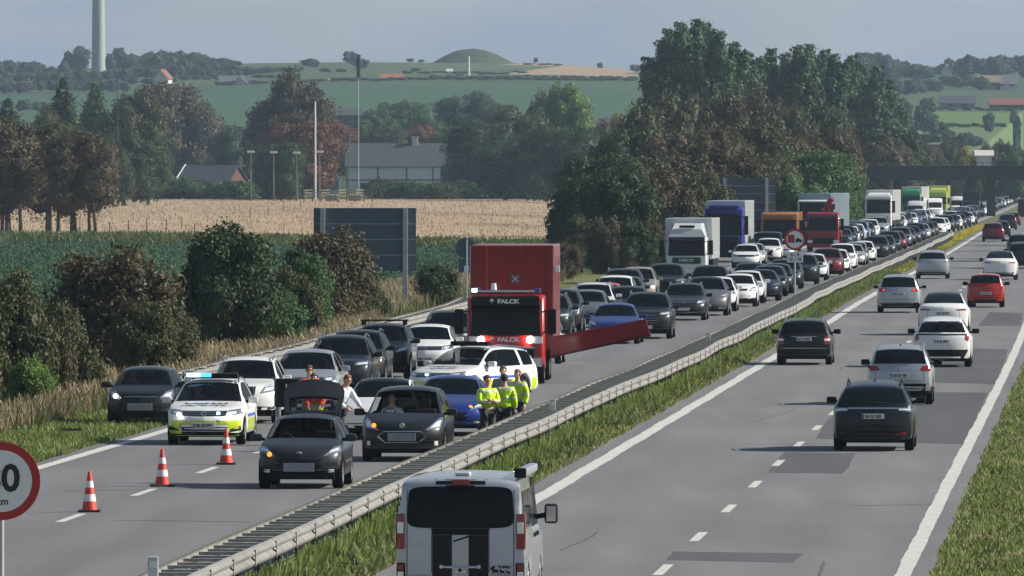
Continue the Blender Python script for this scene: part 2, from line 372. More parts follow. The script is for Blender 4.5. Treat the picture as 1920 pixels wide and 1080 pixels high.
patch([(1555, 785), (1625, 735), (1852, 736), (1817, 832), (1700, 830), (1529, 822)])
patch([(1700, 690), (1730, 652), (1890, 655), (1868, 720), (1690, 716)])
patch([(1855, 585), (1918, 587), (1914, 611), (1835, 611)])

def crack(o0, D0, ln, across, seed):
    r_ = random.Random(seed); V = []; n = 26; x = 0
    for i in range(n+1):
        t = i/n; D = D0+ln*t; x += r_.uniform(-.035, .035); w_ = .014+.012*r_.random(); q = ref(D)+o0+across*t+x
        V += ([(q-w_, D, rz(D)+.003), (q+w_, D, rz(D)+.003)] if ln > abs(across) else [(q, D-w_*3, rz(D)+.003), (q, D+w_*3, rz(D)+.003)])
    tag(mesh_obj('road_crack', V, [(2*i, 2*i+1, 2*i+3, 2*i+2) for i in range(n)], M['crack']), kind='structure')
for i, (o0, D0, ln, ac) in enumerate([(2.0, 182, 9, .1), (1.2, 232, 2, 1.9), (6.4, 205, 1.2, 2.2), (-9.6, 214, 1.5, 2.5), (2.4, 268, 14, .5), (-4.4, 196, 1.0, -2.6), (6.8, 170, 7, -.2), (1.4, 300, 1.5, 2.3), (2.9, 330, 12, .3), (-3.6, 262, 9, .2)]): crack(o0, D0, ln, ac, i)
# --- the double guard rail of the median: two W beams with cross bars laid between them
LOFF = [(0, -2.5), (195, -2.47), (274, -2.27), (344, -2.06), (441, -2.0), (515, -1.95), (900, -1.95)]
ROFF = [(0, -1.75), (195, -1.70), (274, -1.40), (344, -1.15), (441, -1.1), (590, -1.15), (900, -1.15)]
def wob(D): return .035*math.sin(D/9.3)+.03*math.sin(D/4.7+1)+.045*math.sin(D/17.0+2) if D > 230 else .02*math.sin(D/9.3)
def lo(D): return lin(LOFF, D)+wob(D)*.6
def ro(D): return lin(ROFF, D)+wob(D)
RH = .75
WP = [(0, -.31), (.035, -.29), (.075, -.245), (.075, -.205), (.02, -.165), (.02, -.145), (.075, -.105), (.075, -.065), (.035, -.02), (0, 0)]
def beam(name, off, D0, D1, side, parent, m, top=RH, step=1.333, wobz=.012):
    V = []; Fc = []; n = int((D1-D0)/step); K = len(WP)
    for i in range(n+1):
        D = D0+i*step; x = ref(D)+off(D); z = rz(D)+top+wobz*math.sin(D/6+side)
        for px, pz in WP: V.append((x+side*px, D, z+pz))
        for px, pz in reversed(WP): V.append((x+side*(px-.012), D, z+pz+(.006 if pz == 0 else (-.006 if pz == -.31 else 0))))
    K2 = 2*K
    for i in range(n):
        for k in range(K2):
            k2 = (k+1) % K2; Fc.append((i*K2+k, i*K2+k2, (i+1)*K2+k2, (i+1)*K2+k))
    return mesh_obj(name, V, Fc, M[m], parent, True, 60)
med = empty('guard_rail', (0, 0, 0), 0, 'long double guard rail of weathered steel with dark cross bars between the two carriageways', 'guard rail')
beam('beam', lo, 132, 900, -1, med, 'galv'); beam('beam', ro, 132, 900, 1, med, 'galv')
barV = [(-.5, -.055, -.05), (.5, -.055, -.05), (.5, .055, -.05), (-.5, .055, -.05), (-.5, -.055, 0), (.5, -.055, 0), (.5, .055, 0), (-.5, .055, 0)]
boxF = [(3, 2, 1, 0), (4, 5, 6, 7), (0, 1, 5, 4), (1, 2, 6, 5), (2, 3, 7, 6), (3, 0, 4, 7)]
bar_me = bpy.data.meshes.new('cross_bar'); bar_me.from_pydata(barV, [], boxF); bar_me.materials.append(M['bar_steel'])
post_me = bpy.data.meshes.new('post'); post_me.from_pydata([(-.05, -.03, 0), (.05, -.03, 0), (.05, .03, 0), (-.05, .03, 0), (-.05, -.03, .72), (.05, -.03, .72), (.05, .03, .72), (-.05, .03, .72)], [], boxF); post_me.materials.append(M['rail_dark'])
D = 133.0; k = 0; far = MB()
while D < 900:
    a, b = ref(D)+lo(D)+.02, ref(D)+ro(D)-.02; z = rz(D)+RH-.03
    if k < 290:
        o = bpy.data.objects.new('cross_bar', bar_me); COL.objects.link(o); o.parent = med; o.location = ((a+b)/2, D+(.05 if k % 2 else -.05), z-.012*(k % 2)); o.scale = (b-a-(.05 if k % 2 else 0), 1, 1)
    else: far.box(a, b, D-.055, D+.055, z-.05, z)
    if k % 3 == 0:
        for q in (ref(D)+ro(D)-.07, ref(D)+lo(D)+.07):
            if D < 560:
                o = bpy.data.objects.new('post', post_me); COL.objects.link(o); o.parent = med; o.location = (q, D, rz(D)-.03); o.rotation_euler.z = rnd.uniform(-.05, .05)
            else: far.box(q-.05, q+.05, D-.03, D+.03, rz(D)-.03, rz(D)+.69)
    D += 1.333; k += 1
sp = MB().box(-.004, .012, -.16, .16, -.29, -.03); spo = sp.build('splice_plate', M['galv']); spm = spo.data; bpy.data.objects.remove(spo)
D = 135.0
while D < 420:
    o = bpy.data.objects.new('splice_plate', spm); COL.objects.link(o); o.parent = med; o.location = (ref(D)+ro(D)+.066, D, rz(D)+RH+.012*math.sin(D/6+1)); D += 4.0
tag(far.build('far_bars', M['bar_steel'], med), kind='stuff')
# rear sheet that carries the shade under the beams is not needed: real posts stand below them

lg = empty('guard_rail', (0, 0, 0), 0, 'pale steel guard rail along the dry grass on the left shoulder of the jammed carriageway', 'guard rail')
def lo2(D): return lin([(0, -13.75), (330, -13.8), (425, -14.4), (520, -17.0), (900, -18.5)], D)
beam('beam', lo2, 292, 446, 1, lg, 'galv', .78, 2.0)
beam('beam', lambda D: lo2(D)-.62, 292, 446, -1, lg, 'galv', .78, 2.0)
D = 292.5
while D < 446:
    for q in (.0, -.62):
        o = bpy.data.objects.new('post', post_me); COL.objects.link(o); o.parent = lg; o.location = (ref(D)+lo2(D)+q-.05, D, rz(D)-.03)
    o = bpy.data.objects.new('cross_bar', bar_me); COL.objects.link(o); o.parent = lg; o.location = (ref(D)+lo2(D)-.31, D, rz(D)+.72); o.scale = (.6, 1, 1)
    D += 4

# small grey marker posts in the median
def marker(px, py, h, label):
    s = (py-HOR)/(EYE-.72); D = F/s; x = (px-960)/s
    t = empty('marker_post', (x, D, 0), 0, label, 'marker post', 'grey marker posts in the median')
    MB().bbox(-.075, .075, -.05, .05, -.02, .72+h, .012).build('post', M['lens_grey'], t)
    MB().box(-.05, .05, -.056, -.051, .72+h-.16, .72+h-.06).build('reflector', M['white'], t)
marker(287, 1079, .27, 'grey marker post at the bottom edge, near end of the median rail')
marker(1036, 768, .25, 'grey marker post in the median rail to the right of the four people in yellow')
marker(1328, 637, .24, 'grey marker post in the median rail between the red flap and the black estate car')

# ------------------------------------------------------------------ signs
def tpost(mb, x, y, z0, z1, r=.04): mb.tube([(x, y, z0), (x, y, z1)], r, 10)
def text_mesh(txt, size, mat_, parent, loc, rot, name='lettering', ext=.003, align='CENTER', bold=.0, sx=1):
    c = bpy.data.curves.new('t', 'FONT'); c.body = txt; c.size = size; c.align_x = align; c.align_y = 'CENTER'; c.extrude = ext; c.offset = bold; c.resolution_u = 3
    o = bpy.data.objects.new('t', c); COL.objects.link(o); bpy.context.view_layer.update()
    me = bpy.data.meshes.new_from_object(o.evaluated_get(bpy.context.evaluated_depsgraph_get())); bpy.data.objects.remove(o); bpy.data.curves.remove(c)
    me.name = name; me.materials.clear(); me.materials.append(mat_)
    p = bpy.data.objects.new(name, me); COL.objects.link(p); p.parent = parent; p.location = loc; p.rotation_euler = rot; p.scale = (sx, 1, 1)
    return p
def disc_sign(name, x, D, zc, r, label):
    t = empty(name, (x, D, 0), 0, label, 'road sign')
    MB().lathe([(0, .0), (r, .0), (r, .02), (0, .02)], 'y', 40).build('sign_panel', M['sign_red'], t, True)
    MB().lathe([(0, -.003), (r*.79, -.003), (r*.79, -.0), (0, -.0)], 'y', 40).build('white_field', M['white'], t, True)
    for c in t.children: c.location.z = zc
    mb = MB(); tpost(mb, 0, .06, -.1, zc+r*.5, .035); mb.build('post', M['steel'], t, True)
    return t
D = F/155; s = disc_sign('speed_sign', (2-960)/155, D, EYE-(902-HOR)/155, .475, 'round red rimmed speed limit sign cut off by the left edge of the picture')
zc = EYE-(902-HOR)/155
text_mesh('80', .46, M['sign_black'], s, (0, -.006, zc+.02), (R(90), 0, 0), 'number', .002, bold=.012)
text_mesh('km', .12, M['sign_black'], s, (.015, -.006, zc-.25), (R(90), 0, 0), 'unit', .002, bold=.002)
D = F/44; zc = EYE-(449-HOR)/44
s = disc_sign('truck_ban_sign', (1490.5-960)/44, D, zc, .46, 'round red rimmed no overtaking sign for trucks on a post in the median')
mb = MB(); mb.prism([(-.30, -.14), (-.02, -.14), (-.02, .20), (-.30, .20)], -.008, -.004); mb.build('red_truck', M['sign_red'], s).location.z = zc
mb = MB(); mb.prism([(.02, -.10), (.30, -.10), (.30, .0), (.22, .0), (.18, .05), (.08, .05), (.02, .0)], -.008, -.004); mb.lathe([(0, -.009), (.035, -.009), (.035, -.004)], 'y', 12, (.08, 0, -.10)); mb.lathe([(0, -.009), (.035, -.009), (.035, -.004)], 'y', 12, (.23, 0, -.10)); mb.build('black_car', M['sign_black'], s).location.z = zc
p = MB().bbox(-.34, .34, -.012, .012, -.23, .23, .008).build('hours_plate', M['white'], s); p.location.z = EYE-(482-HOR)/44
text_mesh('6 - 9', .19, M['sign_black'], s, (0, -.018, p.location.z+.09), (R(90), 0, 0), 'hours', .002, bold=.004)
text_mesh('15 - 18', .19, M['sign_black'], s, (0, -.018, p.location.z-.10), (R(90), 0, 0), 'hours', .002, bold=.004)

def back_sign(x, D, zb, zt, wd, posts, ribs, label, group=None):
    t = empty('direction_sign', (x, D, 0), 0, label, 'road sign', group)
    MB().bbox(-wd/2, wd/2, 0, .03, zb, zt, .03).build('sign_panel', M['sign_back'], t)
    for k in range(ribs):
        z = zb+(zt-zb)*(k+1)/(ribs+1)
        MB().box(-wd/2+.02, wd/2-.02, -.035, -.002, z-.03, z+.03).build('rib', M['sign_rib'], t)
    for px in posts:
        MB().bbox(px-.11, px+.11, -.30, -.045, -.4, zt-.02, .02).build('post', M['steel'], t)
s = 42.0; D = F/s; back_sign((684-960)/s, D, EYE-(508-HOR)/s, EYE-(390-HOR)/s, 192/s, [(605-684)/s, (760-684)/s], 3, 'back of a big dark direction sign beside the bushes on the left')
s = 26.7; D = F/s; back_sign((1398-960)/s, D, EYE-(440-HOR)/s, EYE-(333-HOR)/s, 113/s, [(1358-1398)/s, (1437-1398)/s], 6, 'back of a distant direction sign rising behind the blue truck')
s = 40.5; D = F/s; t = empty('round_sign', ((873-960)/s, D, 0), 0, 'back of a round sign with a plate beneath, left of the red truck', 'road sign')
zc = EYE-(465-HOR)/s
MB().lathe([(0, 0), (.47, 0), (.47, .02), (0, .02)], 'y', 32).build('sign_panel', M['sign_back'], t, True).location.z = zc
MB().bbox(-.33, .33, 0, .02, EYE-(511-HOR)/s, EYE-(486-HOR)/s, .008).build('plate', M['sign_back'], t)
mb = MB(); tpost(mb, .05, -.06, -.3, zc+.42, .035); mb.build('post', M['steel'], t, True)
# sign post out in the far median, small round sign past the bridge
t = empty('round_sign', ((1897-960)/10.5, F/10.5, rz(1900)), 0, 'tiny dark red round sign on its post beyond the bridge', 'road sign')
MB().lathe([(0, 0), (.5, 0), (.5, .02), (0, .02)], 'y', 20).build('sign_panel', M['sign_red'], t, True).location.z = 3.0
mb = MB(); tpost(mb, 0, .05, -.3, 3.3, .05); mb.build('post', M['steel'], t, True)

# ------------------------------------------------------------------ the bridge over the motorway
BD = 1430.0; s = F/BD
br = empty('road_bridge', (0, BD, 0), 0, 'concrete road bridge with shade painted into its grey, crossing the motorway in the distance', 'bridge')
zb_, zt_ = EYE-(338-HOR)/s, EYE-(311-HOR)/s
mb = MB(); mb.box(40, 190, 0, 9, zb_, zt_-.55); mb.box(40, 190, -.45, 9.4, zt_-.55, zt_-.32); mb.build('deck', M['shaded_concrete'], br)
mb = MB(); mb.box(41, 189, -.35, -.15, zt_-.32, zt_+.02); mb.build('parapet', M['shaded_concrete'], br)
mb = MB()
for k in range(76): mb.box(41+2*k, 41.08+2*k, -.3, -.22, zt_+.02, zt_+.42)
mb.box(41, 189, -.3, -.22, zt_+.38, zt_+.45); mb.build('railing', M['shaded_concrete'], br)
for px in (1685, 1861):
    x = (px-960)/s
    MB().bbox(x-.42, x+.42, .6, 8.4, rz(BD)-.5, zb_-.002, .06).build('pier', M['shaded_concrete'], br)
x = (1644-960)/s; MB().box(x-9, x-.5, -1, 10, rz(BD)-.5, zb_-.003).build('abutment', M['shaded_concrete'], br)
x = 100; MB().box(x, x+9, -1, 10, rz(BD)-.5, zb_-.003).build('abutment', M['shaded_concrete'], br)
MB().prism([(14, -2.5), (41, -2.5), (42, zt_-.6), (38, zt_-.4), (26, 1.5), (16, -1.2)][::-1], -1, 11).build('ramp', M['dark_grass'], br)
# ------------------------------------------------------------------ vegetation
rng = np.random.default_rng(11)
leafmat('leaf_dark', (.019, .034, .012), (.054, .085, .027), (.092, .122, .043))
leafmat('leaf_green', (.032, .076, .023), (.082, .154, .047), (.162, .226, .072))
leafmat('leaf_bright', (.072, .134, .032), (.154, .244, .058), (.270, .324, .090))
leafmat('leaf_poplar', (.031, .065, .034), (.092, .146, .073), (.214, .260, .162), .2)
leafmat('leaf_olive', (.036, .043, .014), (.092, .100, .035), (.153, .153, .060))
leafmat('leaf_brown', (.046, .039, .019), (.107, .087, .043), (.163, .133, .071))
leafmat('leaf_rust', (.072, .031, .018), (.190, .076, .036), (.270, .134, .064))
leafmat('leaf_yellow', (.134, .126, .032), (.270, .244, .054), (.396, .342, .108))
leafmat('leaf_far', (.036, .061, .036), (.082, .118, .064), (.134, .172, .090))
leafmat('leaf_silver', (.324, .306, .234), (.540, .504, .396), (.756, .720, .612))
leafmat('crop_leaf', (.024, .062, .026), (.046, .10, .042), (.075, .135, .06)); leafmat('grass_green', (.12, .175, .04), (.22, .28, .08), (.32, .36, .14), .35)
leafmat('grass_dry', (.20, .15, .085), (.42, .32, .20), (.58, .47, .32), .3)
leafmat('grass_weed', (.06, .085, .025), (.14, .17, .055), (.24, .22, .09), .3)
leafmat('flower_yellow', (.45, .36, .02), (.62, .50, .03), (.70, .60, .08), .3)

def quads(P, Nn, wv, hv, rs_, jitter=.6):
    """leaf-sized quads at points P, roughly facing Nn"""
    n = len(P)
    nn = Nn+rs_.normal(0, jitter, (n, 3)); nn /= np.linalg.norm(nn, axis=1)[:, None]+1e-9
    up = rs_.normal(0, 1, (n, 3)); a = np.cross(nn, up); a /= np.linalg.norm(a, axis=1)[:, None]+1e-9; b = np.cross(nn, a)
    a = a*wv[:, None]*.5; b = b*hv[:, None]*.5
    V = np.empty((n, 4, 3)); V[:, 0] = P-b; V[:, 1] = P+a*.9-b*.1; V[:, 2] = P+b; V[:, 3] = P-a*.9+b*.15
    return V.reshape(-1, 3)
def quad_mesh(name, V, m, extra=None):
    n = len(V)//4; me = bpy.data.meshes.new(name)
    nv = len(V); loops = np.arange(nv, dtype=np.int32); starts = np.arange(0, nv, 4, dtype=np.int32); tot = np.full(n, 4, dtype=np.int32)
    if extra:       # extra: list of (verts, triangles)
        for ev, ef in extra:
            off = nv; V = np.vstack([V, ev]); nv += len(ev)
            loops = np.concatenate([loops, (ef+off).ravel()]); starts = np.concatenate([starts, starts[-1]+tot[-1]+3*np.arange(len(ef), dtype=np.int32)]); tot = np.concatenate([tot, np.full(len(ef), 3, dtype=np.int32)])
    me.vertices.add(len(V)); me.vertices.foreach_set('co', V.astype(np.float32).ravel())
    me.loops.add(len(loops)); me.loops.foreach_set('vertex_index', loops.astype(np.int32))
    me.polygons.add(len(starts)); me.polygons.foreach_set('loop_start', starts.astype(np.int32)); me.polygons.foreach_set('loop_total', tot.astype(np.int32))
    me.update(calc_edges=True); me.materials.append(m); return me
bm = bmesh.new(); bmesh.ops.create_icosphere(bm, subdivisions=2, radius=1); ICO_V = np.array([v.co[:] for v in bm.verts]); ICO_F = np.array([[v.index for v in f.verts] for f in bm.faces], dtype=np.int32); bm.free()
def crown(name, lobes, n, leaf, seed, asp=1.3, droop=0, core=.72, shell=.45, spikes=0, rough=.16):
    rs_ = np.random.default_rng(seed); Lb = np.array(lobes, dtype=float)
    area = (Lb[:, 3]*Lb[:, 4]+Lb[:, 4]*Lb[:, 5]+Lb[:, 3]*Lb[:, 5]); pr = area/area.sum()
    idx = rs_.choice(len(Lb), n, p=pr); l = Lb[idx]
    d = rs_.normal(0, 1, (n, 3)); d /= np.linalg.norm(d, axis=1)[:, None]
    d[:, 2] = np.where((d[:, 2] < -.35) & (rs_.random(n) < .6), -d[:, 2], d[:, 2])
    ph = l[:, 0]*3.1+l[:, 2]*1.7
    bump = 1+rough*(np.sin(d[:, 0]*5+ph)*np.sin(d[:, 1]*5.5+ph*1.3)+np.sin(d[:, 2]*6+ph*.7)*.7)
    rr = (1-shell*rs_.random(n)**2.2)*bump+np.clip(rs_.normal(0, .035, n), -.05, .05)
    if spikes: k = rs_.random(n) < spikes; rr = np.where(k, rr*(1+.32*rs_.random(n)**2), rr)
    P = l[:, :3]+d*l[:, 3:6]*rr[:, None]
    if droop: P[:, 2] -= droop*rs_.random(n)
    sz = leaf*(.55+.8*rs_.random(n))
    V = quads(P, d, sz, sz*asp, rs_)
    ex = []
    if core:
        for q in Lb:
            bmp = 1+.12*np.sin(ICO_V[:, :1]*5+q[0])*np.sin(ICO_V[:, 1:2]*5)
            ex.append((q[:3]+ICO_V*q[3:6]*core*bmp, ICO_F))
    return quad_mesh(name, V, M['leaf_green'], ex)
def lobeset(seed, n, cx, rx, ry, z0, z1, lr, top=.55, vstretch=1):
    """lobes spread through an egg-shaped crown"""
    r_ = random.Random(seed); out = []
    for i in range(n):
        a = 2*math.pi*(i*.618+r_.random()*.2); t = (i+.5)/n; z = z0+(z1-z0)*t
        prof = math.sin(math.pi*min(1, max(0, (t*(1-top)/.5 if t < .5 else (1-top)+(t-.5)*top/.5))))**.7 if False else math.sqrt(max(.05, 1-((t-.42)/.62)**2))
        rr = prof*r_.uniform(.4, .8)
        s_ = lr*r_.uniform(.75, 1.2)*(.65+.35*prof)
        out.append((cx+math.cos(a)*rx*rr, math.sin(a)*ry*rr, z, s_, s_, s_*vstretch))
    return out
ORD = ['first', 'second', 'third', 'fourth', 'fifth', 'sixth', 'seventh', 'eighth', 'ninth', 'tenth', 'eleventh', 'twelfth']
CR = {}     # template: (mesh, natural width, natural height, trunk mesh)
def trunk_mesh(name, h, r, limbs, seed, stems=1, spread=1.5, lean=0):
    r_ = random.Random(seed); mb = MB()
    for s_ in range(stems):
        bx, by = (0, 0) if stems == 1 else (r_.uniform(-spread, spread), r_.uniform(-1, 1)); lx = r_.uniform(-.12, .12)*h*(1 if stems > 1 else .4)
        pts = [(bx, by, -.5), (bx+lx*.1, by, .1*h), (bx+lx*.4, by, .4*h), (bx+lx*.7, by, .7*h), (bx+lx, by, h)]
        mb.tube(pts, [r*1.3, r, r*.75, r*.5, r*.2], 7)
        for k in range(limbs):
            t = r_.uniform(.3, .85); a = r_.uniform(0, 6.28); q = Vector(pts[2]).lerp(Vector(pts[4]), (t-.3)/.7) if t > .3 else Vector(pts[2]); ln = min(h*r_.uniform(.12, .24), 1.3 if h > 15 else 9)
            mb.tube([q, q+Vector((math.cos(a)*ln*.5, math.sin(a)*ln*.5, ln*.35)), q+Vector((math.cos(a)*ln, math.sin(a)*ln, ln*.85))], [r*.42, r*.28, r*.1], 5)
    me_o = mb.build(name, M['bark'], None, True, 60); me = me_o.data; bpy.data.objects.remove(me_o); return me
CR['round'] = (crown('crown', lobeset(1, 22, 0, 5.6, 5.6, 2.4, 10.6, 2.35), 26000, .27, 1), 12.6, 12.6, trunk_mesh('trunk', 9, .32, 7, 1))
CR['round2'] = (crown('crown', lobeset(2, 18, .5, 5.2, 5.2, 1.9, 9.8, 2.5), 26000, .27, 2, rough=.22), 12, 12, trunk_mesh('trunk', 8, .32, 7, 2))
CR['ragged'] = (crown('crown', lobeset(3, 28, 0, 5.4, 5.4, 1.6, 10.8, 1.6), 24000, .25, 3, shell=.7, spikes=.15, rough=.3, core=.6), 11.5, 12.3, trunk_mesh('trunk', 10, .25, 10, 3))
CR['willow'] = (crown('crown', lobeset(4, 18, 0, 5.5, 5, 1.4, 9.4, 2.2, vstretch=1.15), 26000, .23, 4, asp=2.4, droop=1.3, shell=.6, rough=.26), 13, 12, trunk_mesh('trunk', 8, .3, 8, 4))
pop = []
r_ = random.Random(5)
for k in range(15): a = r_.uniform(0, 6.28); z = 3+k*1.05; q = r_.uniform(.3, 1.5)*(1-k/30); pop.append((math.cos(a)*q, math.sin(a)*q, z, 1.45*(1-k/34), 1.45*(1-k/34), 1.9))
CR['poplar'] = (crown('crown', pop, 17000, .27, 5, asp=1.5, shell=.6, spikes=.0, rough=.24), 4.6, 19.6, trunk_mesh('trunk', 17, .25, 9, 5))
con = []
for k in range(13): t = k/12; rad = 3.1*(1-t)**.8+.35; con += [(math.cos(k*2.4+j*2.1)*rad*.45, math.sin(k*2.4+j*2.1)*rad*.45, 1.6+t*10.5, rad*.62, rad*.62, .75) for j in range(3)]
CR['conifer'] = (crown('crown', con, 18000, .22, 6, asp=1.8, droop=.35, shell=.6, spikes=.2, core=.6), 6.8, 13.2, trunk_mesh('trunk', 12, .22, 4, 6))
CR['stems'] = (crown('crown', lobeset(7, 28, 0, 5.0, 3.8, 2.6, 9.4, 1.7), 30000, .20, 7, rough=.25, shell=.6, spikes=.1, core=.62), 11, 11, trunk_mesh('trunk', 8, .2, 4, 7, stems=4, spread=3.2))
CR['far'] = (crown('crown', lobeset(8, 9, 0, 5, 5, 2.5, 9.2, 2.7), 1500, 1.0, 8), 12.5, 12, None)
CR['far2'] = (crown('crown', lobeset(9, 7, 0, 4.2, 4.2, 3, 10, 2.5, vstretch=1.2), 1500, .95, 9), 10.5, 13, None)
CR['farpop'] = (crown('crown', [(0, 0, 2+k*1.8, 1.7*(1-k/14), 1.7*(1-k/14), 2) for k in range(8)], 1200, .8, 10), 3.6, 17, None)
def bush(seed, n, w_, h, leaf, **kw):
    return crown('crown', lobeset(seed, 26, 0, w_*.52, w_*.40, h*.10, h*.80, w_*.18), n, leaf, seed, **kw)
CR['bush'] = (bush(21, 26000, 4.4, 4.2, .115, shell=.6, spikes=.2, rough=.25, core=.62), 4.4, 4.1, trunk_mesh('trunk', 3, .08, 5, 21, 5, .7))
CR['bush2'] = (bush(22, 30000, 4.4, 4.2, .105, shell=.55, spikes=.12, rough=.2, core=.66), 4.4, 4.1, trunk_mesh('trunk', 3, .08, 5, 22, 5, .7))
CR['twiggy'] = (bush(23, 19000, 4.4, 4.2, .10, asp=1.8, shell=.8, spikes=.35, rough=.32, core=.5), 4.5, 4.3, trunk_mesh('trunk', 3.6, .05, 9, 23, 7, .9))
CR['shrub'] = (bush(24, 9000, 3.2, 2.4, .13, shell=.7, spikes=.25, rough=.3, core=.55), 3.2, 2.4, None)

def plant(kind, px, ytop, D, wpx, m, label, group=None, cat='tree', name=None, zb=None, yaw=None):
    me, W0, H0, tm = CR[kind]; x = (px-960)*D/F; ztop = EYE-(ytop-HOR)*D/F; z0 = gz(x, D) if zb is None else zb
    h = max(ztop-z0, .8); sx = max(wpx*D/F/W0, .05)*(1.32 if kind in ('round', 'round2', 'ragged', 'stems', 'willow', 'conifer') else 1)
    if name is None: name = {'tree': {'conifer': 'conifer', 'poplar': 'poplar', 'farpop': 'poplar', 'willow': 'willow'}.get(kind, 'tree'), 'bush': 'bush'}.get(cat, cat)
    t = empty(name, (x, D, z0), rnd.uniform(0, 6.28) if yaw is None else yaw, label, cat, group)
    c = bpy.data.objects.new('crown', me); COL.objects.link(c); c.parent = t; c.scale = (sx, sx, h/H0)
    c.material_slots[0].link = 'OBJECT'; c.material_slots[0].material = M[m]
    if tm:
        k = bpy.data.objects.new('trunk', tm); COL.objects.link(k); k.parent = t; k.scale = (sx, sx, h/H0)
    return t

# roadside bushes, left of the jam (distance, width and height as they stand)
plant('bush2', 12, 505, 284, 190, 'leaf_olive', 'rounded bush with yellowing leaves at the left edge of the picture', cat='bush')
plant('bush', 52, 668, 276, 110, 'leaf_bright', 'low light green bush in front of the yellowing one at the left edge', cat='bush')
plant('twiggy', 205, 446, 330, 285, 'leaf_brown', 'broad twiggy brownish bush above the black car on the verge', cat='bush')
plant('bush', 275, 560, 318, 150, 'leaf_olive', 'olive bush with sunlit right side leaning against the broad brownish one', cat='bush')
plant('bush2', 425, 416, 366, 235, 'leaf_dark', 'tall dense dark green bush between the brown bushes on the embankment', cat='bush')
plant('bush', 520, 540, 372, 120, 'leaf_green', 'smaller green bush at the right foot of the dense dark one', cat='bush')
plant('twiggy', 612, 418, 425, 210, 'leaf_brown', 'reddish brown twiggy bush partly covering the big dark sign', cat='bush')
plant('twiggy', 668, 500, 438, 110, 'leaf_olive', 'olive twiggy bush under the big dark sign', cat='bush')
plant('twiggy', 822, 488, 486, 105, 'leaf_dark', 'small dark bush between the big sign and the round sign', cat='bush')
for i, (px, yt, D, wd, m, lb) in enumerate([(118, 630, 292, 70, 'leaf_brown', 'low brown scrub under the broad bush, nearest the left edge'), (165, 650, 300, 80, 'leaf_olive', 'low olive scrub in the dry grass behind the black car'), (345, 640, 330, 80, 'leaf_brown', 'low brown scrub between the two tall roadside bushes'), (700, 545, 440, 70, 'leaf_olive', 'low scrub in the dry grass left of the steel sign post')]):
    plant('shrub', px, yt, D, wd, m, lb, cat='bush')

for px, yt, D, wd, m, lb in [(318, 560, 345, 120, 'leaf_olive', 'olive bush filling the gap left of the dense dark green one'), (545, 500, 390, 130, 'leaf_olive', 'olive bush filling the gap right of the dense dark green one'), (108, 560, 300, 130, 'leaf_olive', 'olive bush between the left edge bush and the broad brownish one'), (575, 470, 405, 120, 'leaf_green', 'green bush just left of the reddish twiggy one')]:
    plant('bush', px, yt, D, wd, m, lb, cat='bush')
# stand of dark multi-stemmed trees in the meadow on the left
for px, yt, wd, D, m, lb in [(-52, 222, 175, 958, 'leaf_brown', 'brown many-stemmed tree cut by the left edge of the picture'), (18, 215, 165, 935, 'leaf_brown', 'brown many-stemmed tree in the meadow, second of the stand from the left edge'),
                         (92, 222, 160, 945, 'leaf_olive', 'olive many-stemmed tree in the middle of the stand in the meadow'), (150, 238, 140, 930, 'leaf_brown', 'brown many-stemmed tree at the right end of the stand in the meadow')]:
    plant('stems', px, yt, D, wd, m, lb)

